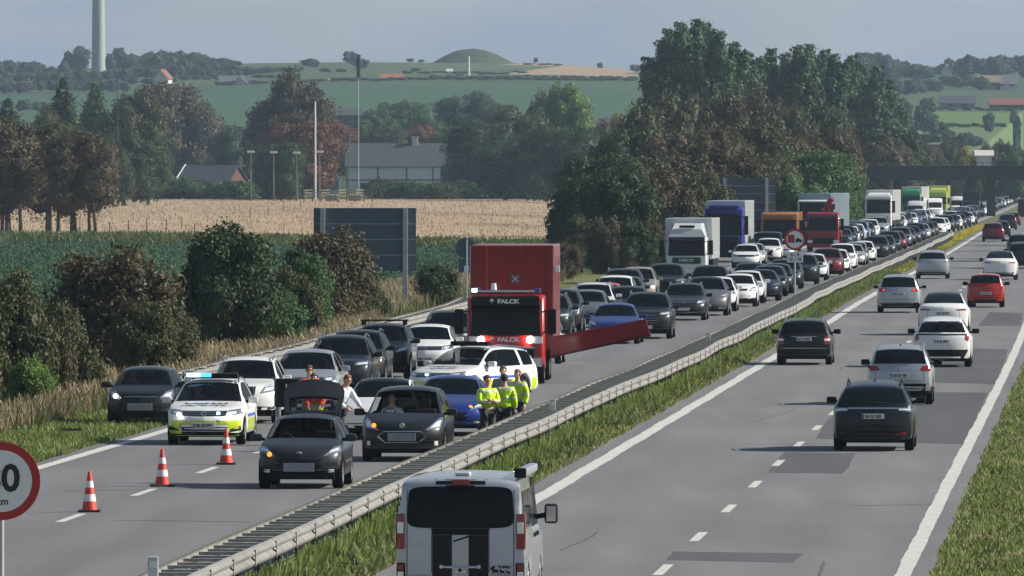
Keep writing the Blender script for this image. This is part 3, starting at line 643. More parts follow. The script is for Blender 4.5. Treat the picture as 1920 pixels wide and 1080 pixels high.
GT = 'trees round the farm'
for kind, px, yt, D, wd, m, lb in [
    ('conifer', 118, 138, 1500, 105, 'leaf_dark', 'dark conifer with layered boughs above the brown stand'), ('conifer', 14, 178, 1480, 110, 'leaf_dark', 'dark conifer at the left edge above the brown stand'),
    ('conifer', 178, 146, 1560, 100, 'leaf_green', 'greener conifer just right of the layered dark one'), ('ragged', 84, 200, 1460, 90, 'leaf_olive', 'olive tree filling the gap between the two dark conifers'),
    ('ragged', 252, 168, 1560, 120, 'leaf_olive', 'olive tree between the green conifer and the tall brown tree'), ('round2', 306, 148, 2020, 150, 'leaf_brown', 'tall brown tree left of the brick house'),
    ('ragged', 372, 190, 2080, 105, 'leaf_olive', 'olive tree hanging over the roof of the brick house'), ('round', 232, 236, 1440, 120, 'leaf_dark', 'dark rounded tree left of the hedge in front of the farm'),
    ('round', 278, 240, 1470, 80, 'leaf_dark', 'dark rounded tree just left of the brick house'), ('ragged', 212, 270, 1430, 80, 'leaf_olive', 'low olive tree behind the stand in the meadow'),
    ('round2', 438, 232, 1900, 80, 'leaf_far', 'pale bluish tree behind the roof of the brick house'), ('ragged', 556, 132, 1720, 150, 'leaf_brown', 'tall thin-crowned brown tree in the middle of the farm trees'),
    ('ragged', 505, 190, 1980, 95, 'leaf_dark', 'dark tree left of the white flagpole'), ('round2', 566, 222, 1660, 130, 'leaf_rust', 'rusty red tree directly behind the white flagpole'),
    ('round', 612, 216, 2120, 90, 'leaf_rust', 'rusty red tree left of the white barn roof'), ('round2', 528, 262, 1600, 80, 'leaf_dark', 'dark low tree right of the brick house'),
    ('round', 700, 204, 2250, 85, 'leaf_green', 'green tree behind the left end of the barn'), ('round2', 752, 186, 2300, 105, 'leaf_green', 'broad green tree behind the barn chimney'),
    ('ragged', 800, 214, 2200, 90, 'leaf_green', 'loose green tree behind the right half of the barn'), ('round', 790, 232, 2150, 80, 'leaf_rust', 'rust coloured tree rising just above the barn roof'),
    ('round2', 722, 232, 2120, 80, 'leaf_olive', 'olive tree just above the left part of the barn roof'), ('round', 884, 170, 2350, 125, 'leaf_far', 'big rounded bluish tree right of the barn'),
    ('conifer', 856, 184, 1950, 42, 'leaf_dark', 'narrow dark conifer right of the barn'), ('round', 850, 235, 2050, 70, 'leaf_bright', 'light green tree at the right end of the barn'),
    ('round2', 905, 222, 1660, 120, 'leaf_dark', 'dark tree standing against the right end of the barn'), ('round', 968, 196, 1700, 130, 'leaf_olive', 'olive tree with yellow top right of the barn'),
    ('ragged', 1012, 172, 1760, 80, 'leaf_brown', 'thin brown tree beside the bright green crown'), ('round', 1056, 153, 1740, 105, 'leaf_bright', 'bright green rounded crown at the top of the farm trees'),
    ('round2', 1022, 230, 1600, 130, 'leaf_dark', 'dark tree beneath the bright green crown'), ('round', 948, 262, 1610, 125, 'leaf_dark', 'dark low tree at the edge of the pale meadow right of the barn'),
    ('round2', 1092, 236, 1560, 120, 'leaf_dark', 'dark tree left of the roadside wood'), ('ragged', 1140, 226, 1650, 90, 'leaf_brown', 'brown tree with pale twigs left of the roadside wood'),
    ('round', 1165, 210, 1900, 70, 'leaf_yellow', 'pale yellowish crown left of the tall poplars')]:
    plant(kind, px, yt, D, wd, m, lb)
for i, (px, yt, D, wd, m) in enumerate([(235, 338, 1640, 90, 'leaf_green'), (290, 336, 1640, 95, 'leaf_olive'), (345, 332, 1640, 95, 'leaf_green'), (388, 340, 1640, 80, 'leaf_olive'), (440, 338, 1620, 90, 'leaf_green'), (490, 336, 1630, 95, 'leaf_green'), (532, 336, 1625, 70, 'leaf_green'),
                         (716, 335, 1650, 80, 'leaf_olive'), (770, 340, 1640, 90, 'leaf_green'), (825, 342, 1640, 90, 'leaf_olive'), (878, 338, 1650, 100, 'leaf_green'), (935, 328, 1660, 120, 'leaf_olive'), (990, 340, 1640, 90, 'leaf_green'), (1035, 342, 1640, 80, 'leaf_olive')]):
    plant('shrub', px, yt, D, wd, m, ('round bush of the hedge along the far rim of the meadow, left half' if px < 600 else 'round bush of the hedge along the far rim of the meadow, right half'), 'hedge bushes along the meadow, '+('left' if px < 600 else 'right'), cat='bush', name='hedge_bush')

for i, (kind, px, yt, D, wd, m) in enumerate([('round', -90, 200, 1560, 130, 'leaf_olive'), ('ragged', -170, 190, 1600, 120, 'leaf_brown'), ('round2', -260, 205, 1620, 150, 'leaf_dark'), ('round', -360, 195, 1640, 150, 'leaf_olive'), ('ragged', -470, 210, 1600, 140, 'leaf_green'), ('round2', -600, 200, 1660, 160, 'leaf_dark')]):
    plant(kind, px, yt, D, wd, m, ORD[i]+' tree beyond the left edge of the picture, counting outwards', 'trees beyond the left edge')
for i, (px, yt, D, wd) in enumerate([(-130, 470, 270, 260), (-330, 480, 262, 240)]): plant('bush', px, yt, D, wd, 'leaf_olive', ORD[i]+' roadside bush beyond the left edge of the picture', 'bushes beyond the left edge', cat='bush')
# the wood along the motorway
W1, W2 = 'poplars of the tall clump', 'poplars of the lower row'
ORD_ = ['first', 'second', 'third', 'fourth', 'fifth', 'sixth', 'seventh', 'eighth', 'ninth', 'tenth', 'eleventh', 'twelfth']
for i, (px, yt) in enumerate([(1222, 112), (1240, 78), (1262, 60), (1284, 48), (1308, 42), (1330, 48), (1352, 62), (1374, 84), (1396, 104)]):
    plant('poplar', px, yt, 1250+(i % 3)*18, 96, 'leaf_poplar', ORD[i]+' silvery green poplar from the left in the highest clump of the wood', W1)
for i, (px, yt) in enumerate([(1420, 112), (1442, 96), (1470, 104), (1494, 90), (1516, 88), (1540, 98), (1566, 106), (1592, 108), (1616, 122), (1640, 128), (1662, 152), (1680, 172)]):
    plant('poplar', px, yt, (1320 if i < 7 else 1475)+(i % 3)*15, 84, 'leaf_poplar', ORD[i]+' poplar from the left in the lower row right of the highest clump', W2)
WL = [('willow', 1268, 146, 1120, 150, 'leaf_olive'), ('willow', 1205, 172, 1100, 110, 'leaf_olive'), ('ragged', 1350, 172, 1080, 120, 'leaf_brown'), ('ragged', 1430, 160, 1180, 120, 'leaf_brown'), ('willow', 1475, 172, 1160, 120, 'leaf_olive'),
      ('round2', 1530, 190, 1180, 110, 'leaf_dark'), ('ragged', 1572, 204, 1220, 90, 'leaf_brown'), ('willow', 1645, 226, 1475, 110, 'leaf_brown'), ('round', 1690, 228, 1490, 80, 'leaf_dark'), ('round', 1716, 256, 1510, 60, 'leaf_dark'),
      ('round2', 1190, 232, 960, 140, 'leaf_dark'), ('willow', 1262, 222, 930, 150, 'leaf_brown'), ('willow', 1330, 212, 930, 150, 'leaf_brown'), ('ragged', 1405, 225, 960, 150, 'leaf_olive'), ('willow', 1478, 232, 980, 140, 'leaf_brown'),
      ('ragged', 1548, 240, 1060, 130, 'leaf_brown'), ('willow', 1572, 262, 1120, 80, 'leaf_olive'), ('round', 1668, 258, 1480, 90, 'leaf_brown'),
      ('round2', 1130, 282, 800, 150, 'leaf_dark'), ('round', 1212, 290, 790, 150, 'leaf_olive'), ('willow', 1292, 268, 800, 150, 'leaf_brown'), ('ragged', 1368, 262, 830, 150, 'leaf_brown'), ('willow', 1445, 276, 900, 150, 'leaf_olive'), ('round2', 1520, 276, 930, 140, 'leaf_green'), ('ragged', 1568, 292, 990, 90, 'leaf_green'), ('willow', 1592, 330, 1150, 50, 'leaf_olive'),
      ('round2', 1092, 320, 690, 130, 'leaf_dark'), ('ragged', 1160, 312, 680, 140, 'leaf_dark'), ('ragged', 1232, 318, 690, 140, 'leaf_brown'), ('round', 1302, 320, 720, 130, 'leaf_olive'), ('ragged', 1360, 322, 780, 110, 'leaf_brown'), ('willow', 1500, 318, 860, 120, 'leaf_green'), ('round2', 1560, 335, 930, 80, 'leaf_green'),
      ('ragged', 1090, 402, 650, 85, 'leaf_olive'), ('willow', 1140, 395, 640, 90, 'leaf_brown'), ('ragged', 1188, 408, 640, 85, 'leaf_dark'), ('ragged', 1225, 412, 650, 70, 'leaf_brown'), ('twiggy', 1062, 450, 610, 70, 'leaf_brown')]
WD = {'leaf_olive': 'olive', 'leaf_brown': 'brownish', 'leaf_dark': 'dark green', 'leaf_green': 'fresh green'}; WK = {'willow': 'drooping willow tree', 'ragged': 'ragged tree', 'round': 'rounded tree', 'round2': 'broad tree', 'twiggy': 'twiggy shrub'}
seen = {}
for kind, px, yt, D, wd, m in WL:
    row = 'under the poplars of the roadside wood' if D > 1050 else ('in the middle rows of the roadside wood' if D > 850 else ('in the front rows of the roadside wood' if D > 670 else 'at the foot of the roadside wood beside the jam'))
    side = 'left part' if px < 1250 else ('middle part' if px < 1480 else 'right part')
    lb = f'{WD[m]} {WK[kind]} {row}, {side}'
    if lb in seen: seen[lb] += 1
    else: seen[lb] = 1
    plant(kind, px, yt, D, wd, m, lb, lb)
#plant('shrub', 1636, 330, 1180, 40, 'leaf_silver', 'bush covered in pale seed heads beside the left end of the bridge', cat='bush')
#plant('shrub', 1668, 262, 1230, 34, 'leaf_silver', 'pale seed head climber high in the trees left of the bridge', cat='bush')
# beyond the bridge
for kind, px, yt, D, wd, m, lb in [('round', 1815, 274, 1750, 58, 'leaf_yellow', 'round yellow green tree behind the bridge'), ('round2', 1742, 270, 1800, 60, 'leaf_brown', 'brown tree behind the left part of the bridge'), ('round', 1786, 262, 1850, 60, 'leaf_olive', 'olive tree left of the round yellow green one'), ('ragged', 1855, 268, 1800, 50, 'leaf_brown', 'thin brown tree right of the round yellow green one'),
                               ('ragged', 1885, 262, 1850, 60, 'leaf_dark', 'dark tree behind the bridge near the right edge'), ('round', 1915, 280, 1800, 60, 'leaf_green', 'green tree behind the bridge at the right edge'), ('ragged', 1700, 280, 1700, 60, 'leaf_brown', 'brown tree behind the left end of the bridge rail'), ('round', 1838, 300, 1700, 60, 'leaf_olive', 'low olive tree just above the bridge rail')]:
    plant(kind, px, yt, D, wd, m, lb)
for i in range(8):
    D = 1560+i*140; x = ref(D)-24-rnd.uniform(0, 6); plant('ragged' if i % 2 else 'round', x/D*F+960, HOR+2+rnd.uniform(-8, 16), D, 70, ['leaf_olive', 'leaf_green', 'leaf_brown'][i % 3], 'tree lining the left side of the motorway past the bridge', 'trees lining the left side past the bridge')
    x = ref(D)+24+rnd.uniform(0, 6); plant('ragged' if i % 2 else 'round', x/D*F+960, HOR+8+rnd.uniform(-8, 20), D, 60, ['leaf_olive', 'leaf_green', 'leaf_brown'][i % 3], 'tree lining the right side of the motorway past the bridge', 'trees lining the right side past the bridge')
# trees and posts outside the frame on the right, whose shade falls across the lanes
for i, (D, o, h) in enumerate([(705, 15.5, 9.5), (722, 16.5, 8.5), (655, 16, 7.5), (790, 16, 9), (842, 15.5, 8.5), (900, 17, 10), (960, 16, 9)]):
    x = ref(D)+o; plant('round2', x/D*F+960, HOR-(h-EYE)*F/D, D, 6.5*F/D, 'leaf_green', 'roadside tree outside the picture on the right', 'roadside trees outside the picture')
for D in (288, 249, 346, 430):
    x = ref(D)+12.6; t = empty('mast', (x, D, 0), 0, 'slim roadside mast outside the picture on the right', 'mast', 'slim roadside masts outside the picture'); MB().tube([(0, 0, -.3), (0, 0, 6.4)], .05, 8).build('post', M['steel'], t, True)
    MB().bbox(-.5, .5, -.02, .02, 5.0, 5.8, .01).build('sign_panel', M['sign_back'], t)

# far wooded ridges
def far_wood(pts, label, group, kinds=('far', 'far2'), m='leaf_far'):
    for px, yt, D, wd in pts: plant(kinds[rnd.randrange(len(kinds))], px, yt, D, wd, m, label, group, cat='bush' if 'bush' in label else 'tree', zb=None)
def low_row(x0, x1, n, D, h, wd):
    out = []
    for i in range(n):
        px = x0+(x1-x0)*(i+.5)/n+rnd.uniform(-4, 4); d = D+rnd.uniform(-10, 10); x = (px-960)*d/F
        out.append((px, HOR+(EYE-gz(x, d)-h*rnd.uniform(.7, 1.2))*F/d, d, wd*rnd.uniform(.8, 1.3)))
    return out
def along(x0, x1, n, tops, D0, D1, wd, sink=0):
    out = []
    for i in range(n):
        t = (i+.5)/n; px = x0+(x1-x0)*t+rnd.uniform(-4, 4); yt = np.interp(px, [a for a, b in tops], [b for a, b in tops])+rnd.uniform(-3, 4); out.append((px, yt+sink, rnd.uniform(D0, D1), wd*rnd.uniform(.8, 1.25)))
    return out
g = 'tree of the wooded rise behind the round tower'; far_wood(along(232, 445, 16, [(232, 98), (300, 91), (370, 96), (445, 116)], 3800, 3950, 40), g, g); far_wood(along(225, 450, 14, [(225, 125), (330, 118), (450, 132)], 3550, 3700, 38), g, g)
g = 'tree of the lower wood on the left slope'; far_wood(along(-10, 235, 16, [(-10, 152), (120, 150), (235, 148)], 3300, 3420, 36)+along(240, 560, 14, [(240, 140), (560, 140)], 3460, 3560, 30), g, g)
g = 'tree of the wooded rise behind the round tower'; far_wood(along(236, 440, 12, [(236, 108), (300, 101), (370, 106), (440, 122)], 3720, 3790, 44), g, g)
g = 'tree of the wood left of the round tower'; far_wood(along(-10, 110, 9, [(-10, 108), (60, 112), (110, 125)], 3800, 3900, 34)+along(-10, 240, 14, [(-10, 135), (120, 132), (240, 128)], 3500, 3700, 38), g, g)
g = 'round tree at the foot of the tower'; far_wood([(132, 92, 3900, 36), (152, 82, 3920, 44), (120, 110, 3850, 26), (222, 86, 3960, 40), (206, 98, 3950, 30)], g, g)
g = 'tree of the belt right of the wooded rise'; far_wood(along(450, 560, 8, [(450, 124), (560, 124)], 3600, 3750, 30), g, g)
g = 'big round tree on the slope near the orange roofed house'; far_wood([(582, 108, 3800, 46), (656, 94, 3900, 34), (676, 108, 3750, 40), (610, 126, 3650, 26), (640, 128, 3650, 30), (560, 124, 3700, 26)], g, g)
g = 'tree of the belt below the burial mound'; far_wood(along(760, 985, 18, [(760, 128), (860, 134), (985, 138)], 3560, 3680, 24), g, g)
g = 'bush on the slope below the burial mound'; far_wood(along(800, 1190, 22, [(800, 148), (1190, 148)], 3420, 3520, 22), g, g)
g = 'low hedge bush along the field line'; far_wood(low_row(400, 1200, 44, 3366, 1.3, 30), g, g)
g = 'bush beside the burial mound'; far_wood([(770, 109, 4150, 20), (790, 111, 4150, 16), (990, 128, 4000, 30), (1020, 126, 4000, 40), (1045, 130, 4000, 26)], g, g)
plant('far', 1125, 116, 4100, 16, 'leaf_far', 'lone round tree on the skyline right of the burial mound'); plant('far2', 1004, 107, 4100, 12, 'leaf_far', 'lone small tree on the skyline beside the burial mound'); plant('far', 1192, 120, 4100, 30, 'leaf_far', 'tree on the skyline touching the tall poplars')
g = 'tree of the left wood on the right-hand hill'; far_wood(along(1590, 1745, 11, [(1590, 108), (1625, 93), (1680, 105), (1745, 128)], 3700, 3900, 46)+along(1600, 1760, 10, [(1600, 140), (1760, 150)], 3300, 3450, 46), g, g)
g = 'tree of the right wood on the right-hand hill'; far_wood(along(1762, 1935, 11, [(1762, 118), (1790, 100), (1840, 104), (1880, 98), (1935, 100)], 3700, 3850, 44)+along(1770, 1850, 5, [(1770, 140), (1850, 140)], 3450, 3600, 40), g, g)
plant('farpop', 1815, 100, 3600, 24, 'leaf_far', 'tall narrow poplar on the right-hand hill')
plant('farpop', 1702, 190, 2700, 26, 'leaf_far', 'narrow poplar at the foot of the right-hand hill, left one'); plant('farpop', 1722, 196, 2720, 24, 'leaf_far', 'narrow poplar at the foot of the right-hand hill, right one')
g = 'tree in the hollow left of the bright field'; far_wood([(1740, 205, 2650, 50), (1760, 225, 2550, 46), (1745, 248, 2450, 60), (1775, 240, 2500, 40), (1700, 235, 2450, 50), (1720, 265, 2350, 50), (1690, 215, 2600, 50), (1690, 180, 2900, 50), (1670, 200, 2700, 40), (1740, 180, 2950, 40), (1780, 262, 2350, 40), (1812, 246, 2450, 36)], g, g)
plant('far', 1855, 208, 2650, 30, 'leaf_far', 'grey round tree standing on the pale field'); plant('far2', 1905, 192, 2850, 32, 'leaf_far', 'dark round tree on the bright field near the right edge')
g = 'hedge bush between the bright and the pale field'; far_wood(low_row(1745, 1930, 14, 2770, 1.1, 22), g, g)
g = 'hedge bush above the bright field'; far_wood(low_row(1745, 1930, 14, 3070, 1.2, 20), g, g)
g = 'bush in the bottom of the pale field'; far_wood(low_row(1780, 1930, 12, 2400, 3.2, 36), g, g)
g = 'dark tree at the foot of the left green slope'; far_wood(along(400, 500, 5, [(400, 240), (500, 236)], 2200, 2300, 44), g, g, ('far',))
g = 'dark tree of the low belt at the foot of the green slope'; far_wood(along(640, 1200, 14, [(640, 236), (1200, 228)], 2280, 2360, 50)+along(0, 120, 4, [(0, 186), (120, 190)], 2900, 3000, 40), g, g, ('far',))

# ------------------------------------------------------------------ grasses
def blades(name, pts, h, wv, m, label, seed, lean=.35):
    rs_ = np.random.default_rng(seed); P = np.array(pts); n = len(P); hh = h*(.5+.8*rs_.random(n)); ww = wv*(.6+.8*rs_.random(n)); a = rs_.uniform(0, math.pi, n)
    dx, dy = np.cos(a)*ww/2, np.sin(a)*ww/2*.6; lx, ly = rs_.normal(0, lean, n)*hh, rs_.normal(0, lean, n)*hh
    V = np.empty((n, 4, 3)); V[:, 0] = P+np.stack([-dx, -dy, 0*dx], 1); V[:, 1] = P+np.stack([dx, dy, 0*dx], 1)
    V[:, 2] = P+np.stack([lx+dx*.35, ly+dy*.35, hh], 1); V[:, 3] = P+np.stack([lx-dx*.35, ly-dy*.35, hh*.95], 1)
    me = quad_mesh(name, V.reshape(-1, 3), M[m]); o = bpy.data.objects.new(name, me); COL.objects.link(o); return tag(o, label, 'grass', kind='stuff')
def scatter(n, D0, D1, o0, o1, seed, dens=1.0, clump=.5, z=-.02):
    """points in a strip along the road, nearer parts denser, in uneven clumps"""
    r_ = random.Random(seed); out = []; f0 = o0 if callable(o0) else (lambda D: o0); f1 = o1 if callable(o1) else (lambda D: o1)
    while len(out) < n:
        D = D0*(D1/D0)**(r_.random()**dens); o = r_.uniform(f0(D), f1(D))
        if noise.noise(Vector((o*.9, D*.22, seed))) < clump*r_.uniform(-1, 1)-.25: continue
        x = ref(D)+o; out.append((x, D, (tz(x, D) if o < -16.1 or o > 10.4 else rz(D))+z))
    return out
blades('median_grass', scatter(64000, 150, 900, lambda D: ro(D)-.1, lambda D: -.42, 1, .85), .10, .04, 'grass_green', 'green grass of the median strip beside the guard rail', 1)
blades('median_weeds', scatter(6000, 150, 800, lambda D: ro(D), lambda D: -.5, 2, .85, .9), .2, .06, 'grass_weed', 'taller weeds in the median strip', 2)
blades('median_straw', scatter(6000, 150, 700, lambda D: -.95, lambda D: -.36, 3, .85, .9), .09, .05, 'grass_dry', 'dried grass along the white edge line', 3)
fl = [p for p in scatter(900, 155, 420, lambda D: ro(D)-.05, lambda D: -.6, 4, .9, 1.4) if noise.noise(Vector((p[0]*.5, p[1]*.13, 9))) > .2]
fl += scatter(5000, 620, 1150, lambda D: -1.9, lambda D: -.45, 5, 1, .3)
blades('yellow_flowers', [(a, b, c+.05) for a, b, c in fl], .12, .065, 'flower_yellow', 'small yellow flowers growing in the median strip', 4)
blades('verge_grass', scatter(60000, 150, 620, 8.5, lambda D: 9.4+min(5.5, D/70), 6, .85, .25), .085, .04, 'grass_green', 'green grass of the right-hand verge', 6)
blades('verge_straw', scatter(16000, 150, 620, 8.5, lambda D: 9.4+min(5.5, D/70), 17, .85, .9), .07, .04, 'grass_dry', 'dry patches in the right-hand verge', 17)
blades('verge_weeds', scatter(16000, 150, 620, 8.6, lambda D: 9.4+min(5.5, D/70), 7, .85, .8), .10, .05, 'grass_weed', 'olive weeds on the right-hand verge', 7)
blades('shoulder_grass', scatter(34000, 205, 330, -17.2, lambda D: left_edge(D)-.03, 8, 1, .1), .13, .05, 'grass_green', 'mown green grass left of the black car', 8)
blades('dry_grass', scatter(60000, 240, 620, lambda D: left_edge(D)-9.5, lambda D: left_edge(D)-(2.9 if D < 300 else 1.9 if D < 420 else 3.2), 9, 1.0, .5), .62, .035, 'grass_dry', 'tall dry straw coloured grass on the embankment', 9, .28)
blades('green_undergrowth', scatter(15000, 240, 600, lambda D: left_edge(D)-8, lambda D: left_edge(D)-2.8, 10, 1.0, 1.0), .55, .06, 'grass_weed', 'green undergrowth in the dry grass', 10, .3)
blades('rail_foot_grass', scatter(16000, 150, 620, lambda D: ro(D)-.12, lambda D: ro(D)+.22, 18, .85, .5), .34, .05, 'grass_green', 'taller grass along the foot of the guard rail', 18, .25)
# joints of the median: plants growing through the left rail foot
blades('rail_weeds', scatter(5000, 240, 700, lambda D: lo(D)-.3, lambda D: lo(D)+.25, 12, 1, 1.1), .35, .05, 'grass_weed', 'weeds growing along the foot of the near guard rail', 12)
def meadow_pts(n, seed, D0, D1, u0, u1):
    r_ = random.Random(seed); out = []
    while len(out) < n:
        D = r_.uniform(D0, D1); u = r_.uniform(u0, u1); x = (u-960)*D/F
        if x-ref(D) > -24: continue
        out.append((x, D, tz(x, D)-.03))
    return out
blades('meadow_grass', meadow_pts(16000, 13, 890, 1640, -40, 1100), .26, .07, 'grass_dry', 'pale dry grass of the meadow', 13, .25)
blades('ditch_grass', meadow_pts(12000, 14, 840, 905, -40, 1100), .42, .14, 'grass_weed', 'green rough grass in the ditch before the meadow', 14, .25)
blades('crop_leaves', meadow_pts(60000, 15, 470, 870, -700, 1080), .13, .13, 'crop_leaf' if 'crop_leaf' in M else 'grass_green', 'low green crop in the field behind the bushes', 15, .5)

# ------------------------------------------------------------------ farm, poles, far houses
mat('barn_wall', (.66, .64, .62), .8, var=.06); mat('slate', (.055, .058, .068), .75, var=.2, vscale=1.2); mat('brick_red', (.10, .03, .028), .85, var=.15, vscale=2)
mat('trim', (.13, .135, .15), .7); mat('window_dark', (.012, .015, .02), .15); mat('roof_orange', (.40, .13, .06), .8, var=.1); mat('roof_dull', (.20, .075, .055), .8, var=.1); mat('house_white', (.55, .54, .52), .7); mat('house_tan', (.24, .18, .12), .8)
mat('pole_white', (.62, .62, .6), .5); mat('pole_wood', (.13, .11, .09), .9); mat('mast_black', (.02, .02, .022), .6); mat('tower', (.30, .33, .29), .7, var=.04)
def house(name, x, D, wd, dp, hw, hr, wm, rm, yaw, label, wins=(), chim=None, z=None):
    z0 = tz(x, D)-.3 if z is None else z
    t = empty(name, (x, D, z0), yaw, label, 'house')
    mb = MB(); mb.box(-wd/2, wd/2, -dp/2, dp/2, -1, hw); mb.build('wall', M[wm], t)
    MB().add([(-wd/2+.02, -dp/2+.02, hw), (-wd/2+.02, dp/2-.02, hw), (-wd/2+.02, 0, hw+hr-.1), (wd/2-.02, -dp/2+.02, hw), (wd/2-.02, dp/2-.02, hw), (wd/2-.02, 0, hw+hr-.1)], [(0, 2, 1), (3, 4, 5), (0, 3, 5, 2), (1, 2, 5, 4)]).build('gable', M[wm], t)
    e = .4; k = hr/(dp/2); zl = hw-e*k
    rf = MB().add([(-wd/2-e, -dp/2-e, zl), (wd/2+e, -dp/2-e, zl), (wd/2+e, 0, hw+hr), (-wd/2-e, 0, hw+hr), (-wd/2-e, dp/2+e, zl), (wd/2+e, dp/2+e, zl)]+[(-wd/2-e, -dp/2-e, zl-.15), (wd/2+e, -dp/2-e, zl-.15), (wd/2+e, 0, hw+hr-.15), (-wd/2-e, 0, hw+hr-.15), (-wd/2-e, dp/2+e, zl-.15), (wd/2+e, dp/2+e, zl-.15)],
         [(0, 1, 2, 3), (3, 2, 5, 4), (6, 9, 8, 7), (9, 10, 11, 8), (0, 6, 7, 1), (1, 7, 8, 2), (2, 8, 11, 5), (5, 11, 10, 4), (4, 10, 9, 3), (3, 9, 6, 0)]).build('roof', M[rm], t)
    for (a, b, c, d) in wins:
        MB().box(a, b, -dp/2-.06, -dp/2-.01, c, d).build('window', M['window_dark'], t)
    if chim is not None:
        c = MB().bbox(chim-.55, chim+.55, -.5, .5, hw+hr-.5, hw+hr+1.1, .05); c.box(chim-.8, chim+.8, -.75, .75, hw+hr+1.1, hw+hr+1.3); c.build('chimney', M['barn_wall'], rf)
    return t
s = 10.0; D = 2000; x = (750-960)/s
b = house('barn', x, D, 19.8, 9, 4.4, 4.0, 'barn_wall', 'slate', 0, 'long white barn with a grey roof and a pale chimney', wins=[(7.6, 9.3, 2.3, 4.1), (-7.3, -5.2, -.4, 1.0), (-1.7, .9, -.4, 1.0), (1.9, 3.7, -.4, 1.0)], chim=2.8, z=tz(x, D)-.1)
mb = MB()
for px in (-9.9, -4.1, 1.3, 6.2, 9.6): mb.box(px-.14, px+.14, -4.58, -4.5, -.5, 4.3)
mb.box(-9.9, 9.9, -4.6, -4.5, 1.35, 1.65); mb.box(-9.9, 9.9, -4.6, -4.5, 4.05, 4.3); mb.build('wall_trim', M['trim'], b)
s = 10.9; D = F/s; x = (398-960)/s
b = house('brick_house', x, D, 9.5, 7.6, 2.3, 2.6, 'brick_red', 'slate', R(-24), 'low red brick house with a dark roof and a white gable board', z=tz(x, D)-.1)
MB().prism([(-4.2, 2.15), (0, 4.92), (4.2, 2.15), (4.2, 2.4), (0, 5.2), (-4.2, 2.4)], -.05, .05, Matrix.Translation((-5.16, 0, -.08))@Matrix.Rotation(R(90), 4, 'Z')).build('gable_board', M['house_white'], b)
MB().box(-5.2, -5.12, -.4, .4, .9, 2.4, ).build('window', M['house_white'], b)
MB().bbox(-1, 9, -6.5, -5.2, 1.2, 1.45, .05).build('lean_to_roof', M['house_white'], b)
t = empty('caravan', ((405-960)/11.5, F/11.5, tz((405-960)/11.5, F/11.5)), R(10), 'white caravan parked behind the hedge by the brick house', 'caravan')
MB().bbox(-1.6, 1.6, -1, 1, .3, 2.2, .25).build('body', M['house_white'], t, True, 60); MB().box(-.9, .9, -1.02, -1.0, 1.1, 1.7).build('window', M['window_dark'], t)
mb = MB()
for sx in (-.2, .2): mb.lathe([(0, -.1), (.3, -.1), (.3, .1), (0, .1)], 'y', 14, (sx*3, -.85, .28))
mb.build('wheels', M['rubber'], t)
def pole(name, px, ytop, ybot, D, r, m, label, cat='pole', head=None, group=None):
    x = (px-960)*D/F; z0 = EYE-(ybot-HOR)*D/F; z1 = EYE-(ytop-HOR)*D/F; z0 = min(z0, gz(x, D)) if ybot is None else z0; z0 = gz(x, D)-.2
    t = empty(name, (x, D, z0), 0, label, cat, group); MB().tube([(0, 0, 0), (0, 0, z1-z0)], [r*1.2, r*.8], 8).build('post', M[m], t, True)
    if head == 'lamp': MB().bbox(-.55, .55, -.2, .2, z1-z0-.05, z1-z0+.28, .08).build('lamp_head', M['pole_white'], t)
    return t, z1-z0
pole('flagpole', 591, 190, 358, 1650, .16, 'pole_white', 'tall white flagpole in front of the rusty trees', 'flagpole')
for px, yt, lb in [(513, 287, 'lamp post right of the brick house'), (556, 288, 'lamp post left of the white flagpole'), (599, 286, 'lamp post just right of the white flagpole'), (470, 286, 'lamp post beside the roof of the brick house')]:
    pole('lamp_post', px, yt, 340, 1590, .12, 'pole_wood', lb, 'lamp post', 'lamp')
pole('mast', 467, 250, 330, 1900, .09, 'pole_white', 'thin white aerial rising beside the brick house', 'mast')
pole('mast', 220, 142, 330, 1400, .06, 'mast_black', 'thin dark pole in front of the trees left of the brick house', 'mast')
pole('mast', 655, 238, 345, 1700, .09, 'pole_wood', 'thin wooden pole at the left corner of the barn', 'mast')
t, h = pole('antenna_mast', 672.5, 102, 345, 1900, .05, 'pole_white', 'slender mast carrying a black ribbed antenna above the trees', 'mast')
mb = MB()
for k in range(12): mb.lathe([(.1, 0), (.5, .02), (.5, .2), (.1, .22)], 'z', 12, (0, 0, h-4.1+k*.34))
mb.lathe([(.2, 0), (.2, 4.1)], 'z', 10, (0, 0, h-4.1)); mb.build('antenna', M['mast_black'], t, True)
D = 3900; x = (184.5-960)*D/F
t = empty('round_tower', (x, D, tz(x, D)-1), 0, 'tall pale round tower on the far hill, cut by the top of the picture', 'tower'); MB().lathe([(2.55, 0), (2.2, 30), (1.9, 70), (1.8, 78), (0, 78.5)], 'z', 32).build('shaft', M['tower'], t, True, 60)
pole('mast', 879, 105, 165, 3500, .35, 'pole_white', 'thin white mast on the slope in front of the burial mound', 'mast')
